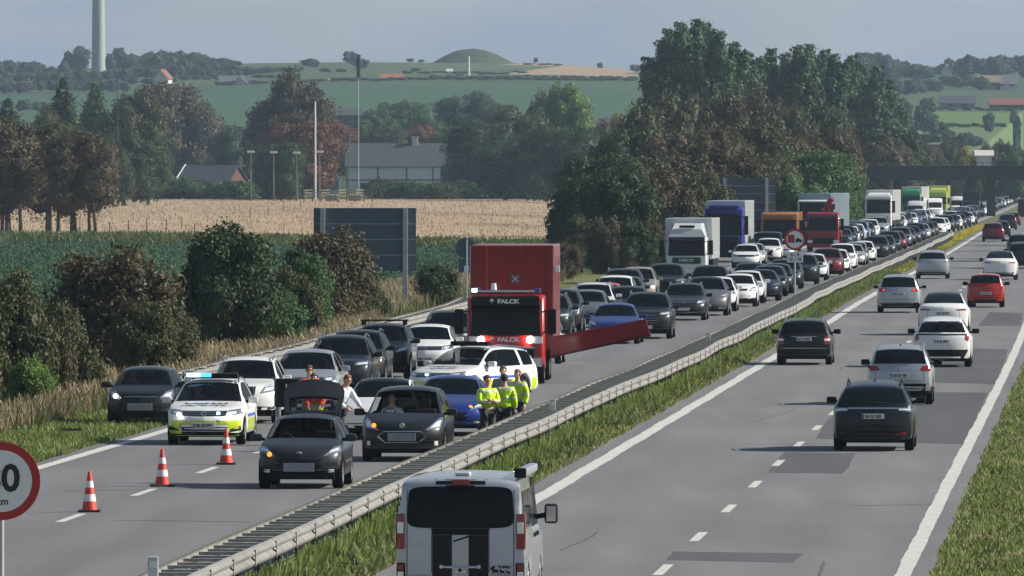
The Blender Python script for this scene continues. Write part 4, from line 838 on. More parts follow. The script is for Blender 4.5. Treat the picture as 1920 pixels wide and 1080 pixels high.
for px, yb, D, wd, dp, hw, hr, wm, rm, yaw, lb in [
    (735, 162, 3420, 6.8, 5, 1.9, 2.1, 'house_white', 'roof_orange', 0, 'white house with an orange roof below the burial mound'), (611, 160, 3420, 3, 3, 1.2, .9, 'house_white', 'house_white', 0, 'small white shed left of the orange roofed house'),
    (653, 160, 3430, 4.4, 3, 1.0, .9, 'house_white', 'house_white', 0, 'low white building just left of the orange roofed house'), (436, 169, 3380, 8, 5, 2.2, 2.4, 'trim', 'trim', 0, 'grey barn at the foot of the wooded rise'), (452, 168, 3360, 2.6, 5, 1.9, 2.2, 'house_white', 'slate', R(75), 'small house with a bright white gable at the foot of the wooded rise'),
    (305, 160, 3400, 4, 5, 2.5, 2.6, 'house_white', 'roof_dull', R(70), 'house with a pinkish gable above the trees on the left'), (52, 170, 3450, 7, 5, 1.5, 1.5, 'house_tan', 'roof_dull', 0, 'low house with a dull red roof in the wood at far left'),
    (843, 146, 3520, 1.6, 2, 2.4, .6, 'house_white', 'house_white', 0, 'tiny white building in the tree belt below the mound'), (800, 161, 3450, 3, 3, 1.2, .9, 'trim', 'house_white', 0, 'small grey shed right of the orange roofed house'),
    (1795, 203, 3110, 10, 6, 1.7, 2.0, 'trim', 'slate', 0, 'long grey farm building on the right-hand hill'), (1888, 204, 3110, 10, 6, 1.4, 1.7, 'brick_red', 'roof_dull', 0, 'long low house with a dull orange roof near the right edge'),
    (1855, 165, 3500, 7, 5, 2.2, 2.0, 'house_tan', 'house_tan', 0, 'sandy coloured house below the right wood'), (1888, 165, 3500, 7, 5, 1.7, 2.6, 'house_white', 'trim', 0, 'white gabled house below the right wood near the edge'),
    (1775, 142, 3600, 2, 3, 2.5, 2, 'house_white', 'slate', R(60), 'bright white gable between the two woods'), (1130, 228, 2400, 7, 6, 1.6, 1.8, 'slate', 'slate', R(0), 'dark roofed shed behind the trees left of the poplars'),
    (648, 218, 2500, 7, 6, 1.6, 1.4, 'slate', 'slate', 0, 'low grey building on the green slope above the barn'), (1845, 308, 1650, 2.2, 2, 1.6, .6, 'house_white', 'house_white', 0, 'small white hut above the bridge rail')]:
    x = (px-960)*D/F; zz = EYE-(yb-HOR)*D/F; house('house', x, D, wd, dp, hw, hr, wm, rm, yaw, lb, z=min(zz, tz(x, D)+3) if yb < 300 else zz, wins=[(-wd*.3, -wd*.15, hw*.3, hw*.7), (wd*.1, wd*.28, hw*.3, hw*.7)] if wd > 4 else ())
# wire fence posts in the meadow, paddock rails
t = empty('wire_fence', (0, 0, 0), 0, 'thin wire fence with wooden posts in the pale meadow', 'fence')
prev = None
for px, yb, h in [(150, 434, 1.25), (206, 437, .85), (241, 436, 1.0), (275, 434, 1.1), (312, 431, .85), (341, 427, .9), (365, 443, 1.0), (469, 407, .95), (503, 402, .9), (532, 394, 1.0), (563, 388, .8)]:
    D = F*(EYE+.25)/(yb-HOR); x = (px-960)*D/F; MB().tube([(x, D, -.5), (x, D, -.25+h*1.1)], .055, 6).build('post', M['pole_wood'], t)
    if prev and px not in (365, 469): MB().tube([prev, (x, D, h*.8-.25)], .012, 4).build('wire', M['steel'], t)
    prev = (x, D, h*.8-.25)
t = empty('paddock_fence', (0, 0, 0), 0, 'low wooden rail fence left of the barn', 'fence')
pp = []
for k in range(9):
    px = 570+k*16; D = 1560+ (k % 2)*10; x = (px-960)*D/F; MB().box(x-.09, x+.09, D-.09, D+.09, -.5, 1.35).build('post', M['wood'], t); pp.append((x, D))
for z in (.35, .8, 1.2):
    for a, b in zip(pp, pp[1:]): MB().tube([(*a, z), (*b, z)], .06, 5).build('rail', M['wood'], t)
for px, lb in ((622, 'grey feed box in the paddock'), (666, 'pale feed box at the right end of the paddock')):
    D = 1540; x = (px-960)*D/F; t = empty('feed_box', (x, D, -.25), 0, lb, 'box'); MB().bbox(-.9, .9, -.6, .6, 0, .8, .06).build('crate', M['concrete'], t); MB().bbox(-.95, .95, -.65, .65, .8, .9, .03).build('lid', M['pole_white'], t)
D = 1900; x = (620-960)*D/F; t = empty('shed', (x, D, -.25), 0, 'small pale shed left of the barn', 'shed'); MB().box(-1.5, 1.5, -1.5, 1.5, 0, 2).build('wall', M['trim'], t); MB().prism([(-1.8, 2), (1.8, 2), (1.2, 2.9), (-1.2, 2.9)], -1.7, 1.7).build('roof', M['sign_rib'], t)
# ------------------------------------------------------------------ vehicles: materials
def paint(name, col, metal=.0, rough=.32, coat=.9):
    m = mat('paint_'+name, col, rough, metal, coat*(.45 if sum(col) < .12 else .7), spec=.2 if sum(col) < .4 else .4); return m
for nm, c, mt in [('black', (.010, .011, .013), 0), ('navy', (.012, .018, .034), .2), ('darkgrey', (.024, .026, .030), .3), ('slate', (.012, .016, .021), .3), ('grey', (.13, .135, .14), .4), ('silver', (.40, .42, .44), .55), ('white', (.74, .74, .73), 0), ('pearl', (.66, .67, .68), .1),
                  ('red', (.40, .016, .014), 0), ('darkred', (.13, .010, .014), .2), ('blue', (.014, .035, .19), .3), ('green', (.13, .32, .03), 0), ('darkgreen', (.012, .020, .019), .3), ('lightblue', (.22, .30, .38), .3), ('bronze', (.075, .065, .06), .4), ('beige', (.34, .31, .27), .4),
                  ('truckred', (.23, .010, .012), 0), ('cabred', (.38, .016, .016), 0), ('truckblue', (.025, .035, .26), 0), ('truckgreen', (.02, .20, .065), 0), ('yellow', (.62, .58, .10), 0), ('orange', (.34, .13, .02), 0), ('police_yellow', (.50, .62, .03), 0), ('boxwhite', (.55, .58, .60), 0), ('palegreen', (.45, .58, .10), 0)]:
    paint(nm, c, mt)
def glassmat(name, tint, mixv):
    m = bpy.data.materials.new(name); m.use_nodes = True; n = m.node_tree; b = n.nodes['Principled BSDF']; o = n.nodes['Material Output']
    b.inputs['Base Color'].default_value = (.006, .009, .012, 1); b.inputs['Roughness'].default_value = .03; b.inputs['Specular IOR Level'].default_value = .22
    t = n.nodes.new('ShaderNodeBsdfTransparent'); t.inputs[0].default_value = (*tint, 1); x = n.nodes.new('ShaderNodeMixShader'); x.inputs[0].default_value = mixv
    n.links.new(t.outputs[0], x.inputs[1]); n.links.new(b.outputs[0], x.inputs[2]); n.links.new(x.outputs[0], o.inputs[0]); M[name] = m
glassmat('glass', (.66, .70, .72), .38); glassmat('glass_dark', (.05, .06, .07), .8)
mat('plastic', (.011, .011, .012), .7, spec=.2); mat('tyre', (.010, .010, .011), .9, spec=.1); mat('rim', (.34, .35, .36), .35, .8); mat('rim_dark', (.04, .04, .042), .4, .5); mat('chrome', (.62, .63, .64), .16, .95)
mat('headlamp', (.30, .33, .36), .08, .6, 1); mat('lamp_clear', (.80, .82, .84), .15, .3, 1); mat('lamp_lit', (.9, .9, .85), .2, emit=(1, .97, .86), estr=9); mat('drl', (.9, .92, .95), .2, emit=(.9, .95, 1), estr=1.6)
mat('indicator', (.75, .20, .02), .3, emit=(1, .28, .03), estr=1.4); mat('tail', (.22, .008, .01), .12, 0, 1); mat('tail_lit', (.5, .02, .03), .2, emit=(1, .05, .09), estr=.9)
mat('beacon', (.02, .09, .8), .2, emit=(.05, .30, 1), estr=2.2); mat('beacon_core', (.4, .65, 1), .2, emit=(.35, .68, 1), estr=3); mat('beam_lamp', (1, .95, .8), .2, emit=(1, .90, .62), estr=26)
mat('plate', (.60, .60, .58), .5); mat('plate_blur', (.26, .28, .31), .9, var=.12, vscale=6); mat('plate_blue', (.04, .10, .40), .5); mat('interior', (.020, .020, .022), .8); mat('seat', (.030, .030, .032), .8); mat('black_gloss', (.007, .007, .009), .2, 0, 0, spec=.25)
mat('fluor', (.58, .80, .02), .7); mat('plate_text', (.03, .03, .035), .6)

def chaikin(P, it=2):
    for _ in range(it):
        Q = [P[0]]
        for a, b in zip(P, P[1:]):
            Q += [(a[0]*.78+b[0]*.22, a[1]*.78+b[1]*.22), (a[0]*.22+b[0]*.78, a[1]*.22+b[1]*.78)]
        Q.append(P[-1]); P = Q
    return P
def shell(p):
    """car body as a loft of cross sections; returns named face groups and a BVH for fitting details"""
    Lh = p['L']/2; Wh = p['W']/2; H = p['H']; sill = p.get('sill', .24); wr = p.get('wr', .72)*Wh
    prof = chaikin(p['prof'], 2); pts = []
    for (a, b) in zip(prof, prof[1:]):
        d = math.hypot(b[0]-a[0], b[1]-a[1]); n = max(1, int(d/.085)); pts += [(a[0]+(b[0]-a[0])*k/n, a[1]+(b[1]-a[1])*k/n) for k in range(n)]
    pts.append(prof[-1])
    Rf, Rr = p.get('Rf', .42), p.get('Rr', .22); yrf, yc, yre = p['yroof'], p['ycowl'], p.get('yrear', -Lh*.55)
    def warp(y, fx):
        if y > yrf: return -Rf*lin([(yrf, .0), (yc, .26), (Lh*.8, .62), (Lh, 1)], y)*abs(fx)**2.6
        if y < yre: return Rr*lin([(-Lh, 1), (yre, 0)], y)*abs(fx)**2.6
        return 0
    for yw in p['axles']:         # stations where the arches need them
        for k in range(13):
            y0 = yw+(k-6)/6*p['wheel_r']*1.16
            y = y0-warp(y0, 1); zt = float(np.interp(y, [a for a, b in prof], [b for a, b in prof])); pts.append((y, zt))
    pts = [q for k, q in enumerate(sorted(pts, key=lambda q: q[0]))] if False else sorted(pts, key=lambda q: (round(q[0], 4),))
    # keep the order of the silhouette where it is vertical
    P2 = []
    for q in pts:
        if P2 and abs(q[0]-P2[-1][0]) < .012 and abs(q[1]-P2[-1][1]) < .03: continue
        P2.append(q)
    tailn = [q for q in P2 if q[0] < -Lh*.5]; midn = [q for q in P2 if -Lh*.5 <= q[0] <= Lh*.5]; headn = [q for q in P2 if q[0] > Lh*.5]
    tailn.sort(key=lambda q: (round(q[0], 2), q[1])); headn.sort(key=lambda q: (round(q[0], 2), -q[1])); P2 = tailn+midn+headn
    NR = 12; rows = []; cs = []; zts = []
    zb0, zbs = p['belt'], p.get('belt_slope', .0)
    for y, zt in P2:
        zbl = zb0-zbs*y/Lh*1.0; zb = min(zbl, zt-.03); c = min(1, max(0, (zt-zb-.03)/(H-zbl-.03)))
        e = max(0, (abs(y)-Lh*.55)/(Lh*.45)); w_ = Wh*(1-p.get('taper', .075)*e*e)
        ys = y+warp(y, 1); low = sill+(.06*e*e)
        for yw in p['axles']:
            ra = p['wheel_r']*1.13; d = abs(ys-yw)
            if d < ra: low = max(low, p['wheel_r']*.98+math.sqrt(ra*ra-d*d)*.98-.0)
        low = min(low, zb-.02)
        x5 = .945*w_; x7 = x5-.03+(wr-(x5-.03))*c; z7 = zt-.075*c-.02; x8 = x7-.05; z8 = zt-.045*c-.012
        z1 = low+.03; z4 = max(zb-.09, z1+.005); z3 = max(low+(zb-low)*.52, z1+.003); z2 = max(low+(zb-low)*.22, z1+.002); z3 = min(z3, z4); z2 = min(z2, z3)
        zb5 = zb
        row = [(.90*w_, low-.01), (.965*w_, z1), (.995*w_, z2), (1.0*w_, z3), (.99*w_, z4), (x5, zb5), ((x5*.42+x7*.58)+.018*c, (zb5*.45+z7*.55)), (x7, z7), (x8, z8), (x8*.72, zt-.018*c-.004), (x8*.38, zt-.004), (0, zt)]
        rows.append([(x, y+warp(y, x/Wh), z) for x, z in row]); cs.append(c); zts.append(zt)
    n = len(rows); V = []; Fc = []; cl = []
    for r_ in rows: V += [(x, y, z) for x, y, z in r_]
    off = len(V)
    for r_ in rows: V += [(-x, y, z) for x, y, z in r_]
    ymid = (yrf+yre)/2
    wz0, wz1 = p['ws']; rz0, rz1 = p['rw']; segs = p['side']
    for i in range(n-1):
        zt = (zts[i]+zts[i+1])/2; ym = (P2[i][0]+P2[i+1][0])/2; c = min(cs[i], cs[i+1])
        for j in range(NR-1):
            k = 'body'
            if j >= 8:
                if ym > ymid and wz0 < zt < wz1 and ym > yrf-.1: k = 'windscreen'
                elif ym < ymid and rz0 < zt < rz1 and ym < yre+.35: k = 'rear_window'
                elif p.get('glass_roof') and zt >= wz1-.01: k = 'roof_glass'
            elif j in (5, 6) and c > .34 and any(a < ym < b for a, b in segs): k = 'side_window'
            elif j <= 1 and p.get('clad'): k = 'cladding'
            a, b = i*NR+j, i*NR+j+1; c2, d2 = (i+1)*NR+j+1, (i+1)*NR+j
            Fc.append((a, b, c2, d2)); cl.append(k+('.r' if k == 'side_window' else ''))
            Fc.append((d2+off, c2+off, b+off, a+off)); cl.append(k+('.l' if k == 'side_window' else ''))
    for (i, flip) in ((0, False), (n-1, True)):       # end caps
        r_ = rows[i]; fr = [r_[j][0]/r_[5][0] for j in range(5, 12)]; fr = fr+[-f for f in fr[-2::-1]]
        base = len(V); y0 = P2[i][0]
        for j in range(6):
            for f in fr:
                x = r_[j][0]*f; V.append((x, y0+warp(y0, x/Wh), r_[j][2]))
        m_ = len(fr)
        for j in range(5):
            for k in range(m_-1):
                q = (base+j*m_+k, base+j*m_+k+1, base+(j+1)*m_+k+1, base+(j+1)*m_+k); Fc.append(q if flip else q[::-1]); cl.append('body' if not p.get('clad') or j > 1 else 'cladding')
    bvh = BVHTree.FromPolygons([Vector(v) for v in V], Fc)
    return V, Fc, cl, bvh
def submesh(V, Fc, cl, key):
    idx = {}; vs = []; fs = []
    for f, k in zip(Fc, cl):
        if k != key: continue
        g = []
        for i in f:
            if i not in idx: idx[i] = len(vs); vs.append(V[i])
            g.append(idx[i])
        fs.append(tuple(g))
    return vs, fs
def decal(bvh, quad, side, name, mat_, parent, nx=6, nz=4, off=.008, depth=.03, p=None, rnd_=0):
    """a fitted piece (lamp, grille, plate) laid on the body: quad corners (x, z) seen from outside: a b c d"""
    a, b, c, d = quad; V = []; last = None
    for j in range(nz+1):
        for i in range(nx+1):
            u, v = i/nx, j/nz
            x = (a[0]*(1-u)+b[0]*u)*(1-v)+(d[0]*(1-u)+c[0]*u)*v; z = (a[1]*(1-u)+b[1]*u)*(1-v)+(d[1]*(1-u)+c[1]*u)*v
            if rnd_:
                xm = (a[0]+b[0]+c[0]+d[0])/4; zm = (a[1]+b[1]+c[1]+d[1])/4; cu, cv = abs(2*u-1), abs(2*v-1); x = xm+(x-xm)*(1-rnd_*cv**9*(.4+.6*cu)); z = zm+(z-zm)*(1-rnd_*2.0*cu**9*(.4+.6*cv))
            if side in 'FR':
                s_ = 1 if side == 'F' else -1
                h = bvh.ray_cast(Vector((x+.0007, s_*6, z+.0003)), Vector((0, -s_, 0)))[0]
                q = Vector((x, (h.y if h and h.y*s_ > .2 else (last.y-s_*off if last else s_*p['L']*.48))+s_*off, z))
            else:
                s_ = 1 if side == 'E' else -1
                h = bvh.ray_cast(Vector((s_*3, x, z)), Vector((-s_, 0, 0)))[0]; q = Vector(((h.x if h else s_*p['W']*.49)+s_*off, x, z))
            V.append(q); last = q
    Fc = [(j*(nx+1)+i, j*(nx+1)+i+1, (j+1)*(nx+1)+i+1, (j+1)*(nx+1)+i) for j in range(nz) for i in range(nx)]
    rim = [i for i in range(nx+1)]+[j*(nx+1)+nx for j in range(1, nz+1)]+[nz*(nx+1)+i for i in range(nx-1, -1, -1)]+[j*(nx+1) for j in range(nz-1, 0, -1)]
    n0 = len(V); ax = 1 if side in 'FR' else 0
    for i in rim: q = V[i].copy(); q[ax] -= s_*depth; V.append(q)
    m_ = len(rim); Fc += [(rim[k], rim[(k+1) % m_], n0+(k+1) % m_, n0+k) for k in range(m_)]
    o = mesh_obj(name, V, Fc, M[mat_], parent, True, 40); return o
def wheel(parent, x, y, r, wd=.21, rim='rim', full=True):
    s_ = 1 if x > 0 else -1
    t = MB().lathe([(r*.62, -wd/2+.02), (r*.93, -wd/2), (r, -wd/2+.03), (r, wd/2-.03), (r*.93, wd/2), (r*.66, wd/2-.01), (r*.62, wd/2-.05)], 'x', 22, (0, 0, 0)).build('wheel', M['tyre'], parent, True, 50)
    t.location = (x, y, r)
    if full:
        mb = MB(); mb.lathe([(r*.67, s_*(wd/2-.015)), (r*.60, s_*(wd/2-.05)), (0, s_*(wd/2-.06))], 'x', 22)
        mb.build('rim', M['rim_dark'], t, True, 40)
        mb = MB()
        for k in range(5):
            a = k*2*math.pi/5+.3; Mx = Matrix.Rotation(a, 4, 'X'); mb.box(s_*(wd/2-.045), s_*(wd/2-.01), -.045, .045, 0, r*.63, Mx)
        mb.lathe([(r*.68, s_*(wd/2-.005)), (r*.60, s_*(wd/2-.02)), (r*.60, s_*(wd/2-.04))], 'x', 22); mb.lathe([(.07, s_*(wd/2-.01)), (0, s_*(wd/2-.005))], 'x', 12)
        mb.build('rim_spokes', M[rim], t)
    return t

def S(L_, W, H, prof, **k):
    d = dict(L=L_, W=W, H=H, prof=prof); d.update(k); return d
SH = {}
SH['hatch'] = S(4.04, 1.735, 1.48, [(-2.02, .42), (-2.02, .60), (-1.99, .78), (-1.93, .92), (-1.66, 1.34), (-1.45, 1.43), (-.5, 1.48), (.30, 1.44), (1.02, 1.02), (1.2, .98), (1.72, .86), (1.94, .74), (2.02, .58), (2.02, .42)], axles=(-1.22, 1.27), wheel_r=.315, belt=.93, belt_slope=.05, yroof=.42, ycowl=1.08, yrear=-1.2, ws=(1.02, 1.40), rw=(.97, 1.36), side=[(-1.45, -.98), (-.90, -.10), (-.02, .95)], wr=.68)
SH['small'] = S(3.99, 1.72, 1.455, [(-1.99, .42), (-1.99, .62), (-1.95, .80), (-1.88, .95), (-1.62, 1.31), (-1.4, 1.41), (-.4, 1.455), (.35, 1.41), (1.12, 1.0), (1.3, .95), (1.74, .84), (1.92, .72), (1.99, .56), (1.99, .42)], axles=(-1.24, 1.30), wheel_r=.315, belt=.92, belt_slope=.05, yroof=.45, ycowl=1.15, yrear=-1.2, ws=(1.0, 1.38), rw=(1.0, 1.34), side=[(-1.42, -.98), (-.90, -.08), (0, 1.02)], wr=.68, Rf=.5)
SH['mpv'] = S(4.55, 1.86, 1.63, [(-2.27, .44), (-2.27, .66), (-2.24, .90), (-2.18, 1.03), (-2.0, 1.44), (-1.82, 1.56), (-.6, 1.63), (.25, 1.59), (1.30, 1.07), (1.5, 1.02), (2.0, .88), (2.2, .76), (2.27, .60), (2.27, .44)], axles=(-1.34, 1.36), wheel_r=.335, belt=.99, belt_slope=.04, yroof=.4, ycowl=1.34, yrear=-1.5, ws=(1.07, 1.54), rw=(1.08, 1.52), side=[(-1.95, -1.32), (-1.24, -.28), (-.18, 1.1)], wr=.70, Rf=.5)
SH['estate'] = S(4.77, 1.83, 1.51, [(-2.38, .42), (-2.38, .62), (-2.36, .82), (-2.30, .97), (-1.98, 1.36), (-1.8, 1.44), (-.6, 1.51), (.15, 1.47), (.98, 1.02), (1.25, .97), (1.98, .86), (2.26, .74), (2.38, .58), (2.38, .42)], axles=(-1.33, 1.46), wheel_r=.335, belt=.94, belt_slope=.03, yroof=.3, ycowl=1.05, yrear=-1.6, ws=(1.01, 1.42), rw=(1.0, 1.38), side=[(-2.0, -1.32), (-1.22, -.28), (-.18, .9)], wr=.70)
SH['oldestate'] = S(4.75, 1.80, 1.50, [(-2.37, .42), (-2.37, .66), (-2.34, .86), (-2.26, .99), (-2.08, 1.36), (-1.92, 1.44), (-.6, 1.50), (.15, 1.46), (.98, 1.02), (1.25, .97), (1.98, .86), (2.26, .74), (2.38, .58), (2.38, .42)], axles=(-1.33, 1.42), wheel_r=.32, belt=.95, belt_slope=.02, yroof=.3, ycowl=1.05, yrear=-1.7, ws=(1.01, 1.42), rw=(1.02, 1.40), side=[(-2.0, -1.32), (-1.22, -.28), (-.18, .9)], wr=.70, Rr=.16)
SH['suv'] = S(4.5, 1.86, 1.65, [(-2.25, .46), (-2.25, .70), (-2.22, .92), (-2.15, 1.05), (-1.88, 1.45), (-1.7, 1.56), (-.6, 1.65), (.15, 1.61), (.95, 1.13), (1.15, 1.08), (1.9, .98), (2.15, .86), (2.25, .68), (2.25, .44)], axles=(-1.32, 1.34), wheel_r=.36, belt=1.04, belt_slope=.05, yroof=.3, ycowl=1.0, yrear=-1.5, ws=(1.12, 1.55), rw=(1.12, 1.50), side=[(-1.82, -1.30), (-1.20, -.30), (-.20, .88)], wr=.69, clad=True, sill=.30)
SH['bigsuv'] = S(4.75, 1.92, 1.70, [(-2.37, .46), (-2.37, .72), (-2.34, .96), (-2.28, 1.09), (-2.02, 1.50), (-1.85, 1.60), (-.6, 1.70), (.15, 1.66), (1.0, 1.17), (1.2, 1.13), (2.05, 1.02), (2.28, .90), (2.37, .70), (2.37, .44)], axles=(-1.40, 1.44), wheel_r=.38, belt=1.08, belt_slope=.04, yroof=.3, ycowl=1.05, yrear=-1.6, ws=(1.16, 1.60), rw=(1.16, 1.55), side=[(-1.95, -1.35), (-1.25, -.30), (-.20, .92)], wr=.69, sill=.30)
SH['vitara'] = S(4.17, 1.78, 1.62, [(-2.08, .46), (-2.08, .70), (-2.05, .92), (-2.0, 1.06), (-1.86, 1.42), (-1.72, 1.54), (-.6, 1.62), (.15, 1.58), (.85, 1.12), (1.05, 1.08), (1.8, .98), (2.0, .86), (2.08, .68), (2.08, .44)], axles=(-1.22, 1.26), wheel_r=.345, belt=1.03, belt_slope=.04, yroof=.25, ycowl=.92, yrear=-1.5, ws=(1.12, 1.52), rw=(1.10, 1.50), side=[(-1.7, -1.22), (-1.12, -.24), (-.14, .78)], wr=.72, clad=True, sill=.30, Rr=.16)
SH['sedan'] = S(4.7, 1.85, 1.44, [(-2.35, .42), (-2.35, .66), (-2.33, .90), (-2.27, 1.02), (-1.95, 1.10), (-1.1, 1.38), (-.3, 1.44), (.3, 1.40), (1.15, .98), (1.4, .93), (2.05, .80), (2.28, .68), (2.35, .54), (2.35, .40)], axles=(-1.40, 1.47), wheel_r=.34, belt=.90, belt_slope=.04, yroof=.4, ycowl=1.22, yrear=-1.0, ws=(.99, 1.36), rw=(1.13, 1.36), side=[(-1.42, -1.1), (-1.02, -.22), (-.12, 1.05)], wr=.66, Rr=.32)
SH['tallev'] = S(4.75, 1.92, 1.62, [(-2.37, .44), (-2.37, .70), (-2.36, .95), (-2.28, 1.10), (-1.98, 1.18), (-1.15, 1.54), (-.3, 1.62), (.35, 1.57), (1.25, 1.08), (1.5, 1.03), (2.1, .88), (2.3, .74), (2.37, .58), (2.37, .42)], axles=(-1.42, 1.47), wheel_r=.36, belt=1.02, belt_slope=.05, yroof=.4, ycowl=1.32, yrear=-1.0, ws=(1.09, 1.53), rw=(1.21, 1.54), side=[(-1.5, -1.15), (-1.05, -.22), (-.12, 1.12)], wr=.66, Rr=.34)
SH['ev'] = S(4.65, 1.86, 1.60, [(-2.32, .46), (-2.32, .70), (-2.29, .92), (-2.24, 1.05), (-1.85, 1.40), (-1.6, 1.51), (-.5, 1.60), (.3, 1.56), (1.2, 1.08), (1.4, 1.03), (2.0, .92), (2.24, .78), (2.32, .62), (2.32, .44)], axles=(-1.36, 1.40), wheel_r=.365, belt=1.02, belt_slope=.05, yroof=.4, ycowl=1.26, yrear=-1.3, ws=(1.08, 1.51), rw=(1.12, 1.46), side=[(-1.72, -1.25), (-1.15, -.26), (-.16, 1.08)], wr=.67, Rr=.26)
SH['city'] = S(3.55, 1.645, 1.50, [(-1.77, .44), (-1.77, .66), (-1.75, .86), (-1.70, 1.02), (-1.56, 1.34), (-1.42, 1.44), (-.5, 1.50), (.2, 1.46), (.95, 1.03), (1.1, .99), (1.55, .88), (1.72, .76), (1.77, .60), (1.77, .42)], axles=(-1.15, 1.2), wheel_r=.30, belt=.95, belt_slope=.03, yroof=.3, ycowl=1.0, yrear=-1.1, ws=(1.03, 1.42), rw=(1.05, 1.42), side=[(-1.32, -.62), (-.52, .9)], wr=.74, Rr=.2)
SH['van'] = S(5.0, 1.96, 1.97, taper=.02, prof= [(-2.5, .42), (-2.5, .70), (-2.495, 1.1), (-2.47, 1.5), (-2.42, 1.84), (-2.34, 1.93), (-1.5, 1.965), (.7, 1.97), (1.05, 1.90), (1.75, 1.22), (1.9, 1.14), (2.3, 1.0), (2.46, .82), (2.5, .62), (2.5, .42)], axles=(-1.42, 1.58), wheel_r=.335, belt=1.12, belt_slope=0, yroof=1.0, ycowl=1.8, yrear=-2.2, ws=(1.20, 1.88), rw=(9, 9), side=[(-.1, .62), (.72, 1.62)], wr=.90, Rr=.05, Rf=.36, sill=.28)
SH['panelvan'] = S(5.6, 2.0, 2.55, [(-2.8, .45), (-2.8, .9), (-2.79, 1.8), (-2.75, 2.4), (-2.6, 2.5), (-1.0, 2.55), (.8, 2.52), (1.2, 2.38), (2.0, 1.25), (2.2, 1.16), (2.6, 1.0), (2.76, .82), (2.8, .62), (2.8, .42)], axles=(-1.7, 1.8), wheel_r=.34, belt=1.15, belt_slope=0, yroof=1.1, ycowl=2.1, yrear=-2.5, ws=(1.25, 1.98), rw=(9, 9), side=[(.95, 1.85)], wr=.86, Rr=.05, Rf=.36, sill=.3)
# every silhouette must run forward
for d in SH.values():
    assert all(b[0] >= a[0]-1e-6 for a, b in zip(d['prof'], d['prof'][1:]))

def number(parent, txt, y, z, front, rot=0, blur=False, wdt=.52, ht=.115):
    s_ = 1 if front else -1
    pl = MB().bbox(-wdt/2, wdt/2, -.008, .008, -ht/2, ht/2, .006).build('number_plate', M['plate_blur' if blur else 'plate'], parent); pl.location = (0, y+s_*.012, z)
    if not blur and txt:
        MB().box(-wdt/2+.004, -wdt/2+.045, -.0125, -.0085, -ht/2+.006, ht/2-.006).build('blue_band', M['plate_blue'], pl).rotation_euler = (0, 0, math.pi if front else 0)
        text_mesh(txt, ht*.86, M['plate_text'], pl, (.0, s_*.0105, -.004), (R(90), 0, math.pi if front else 0), 'plate_lettering', .001, bold=.0035, sx=.86)
    return pl

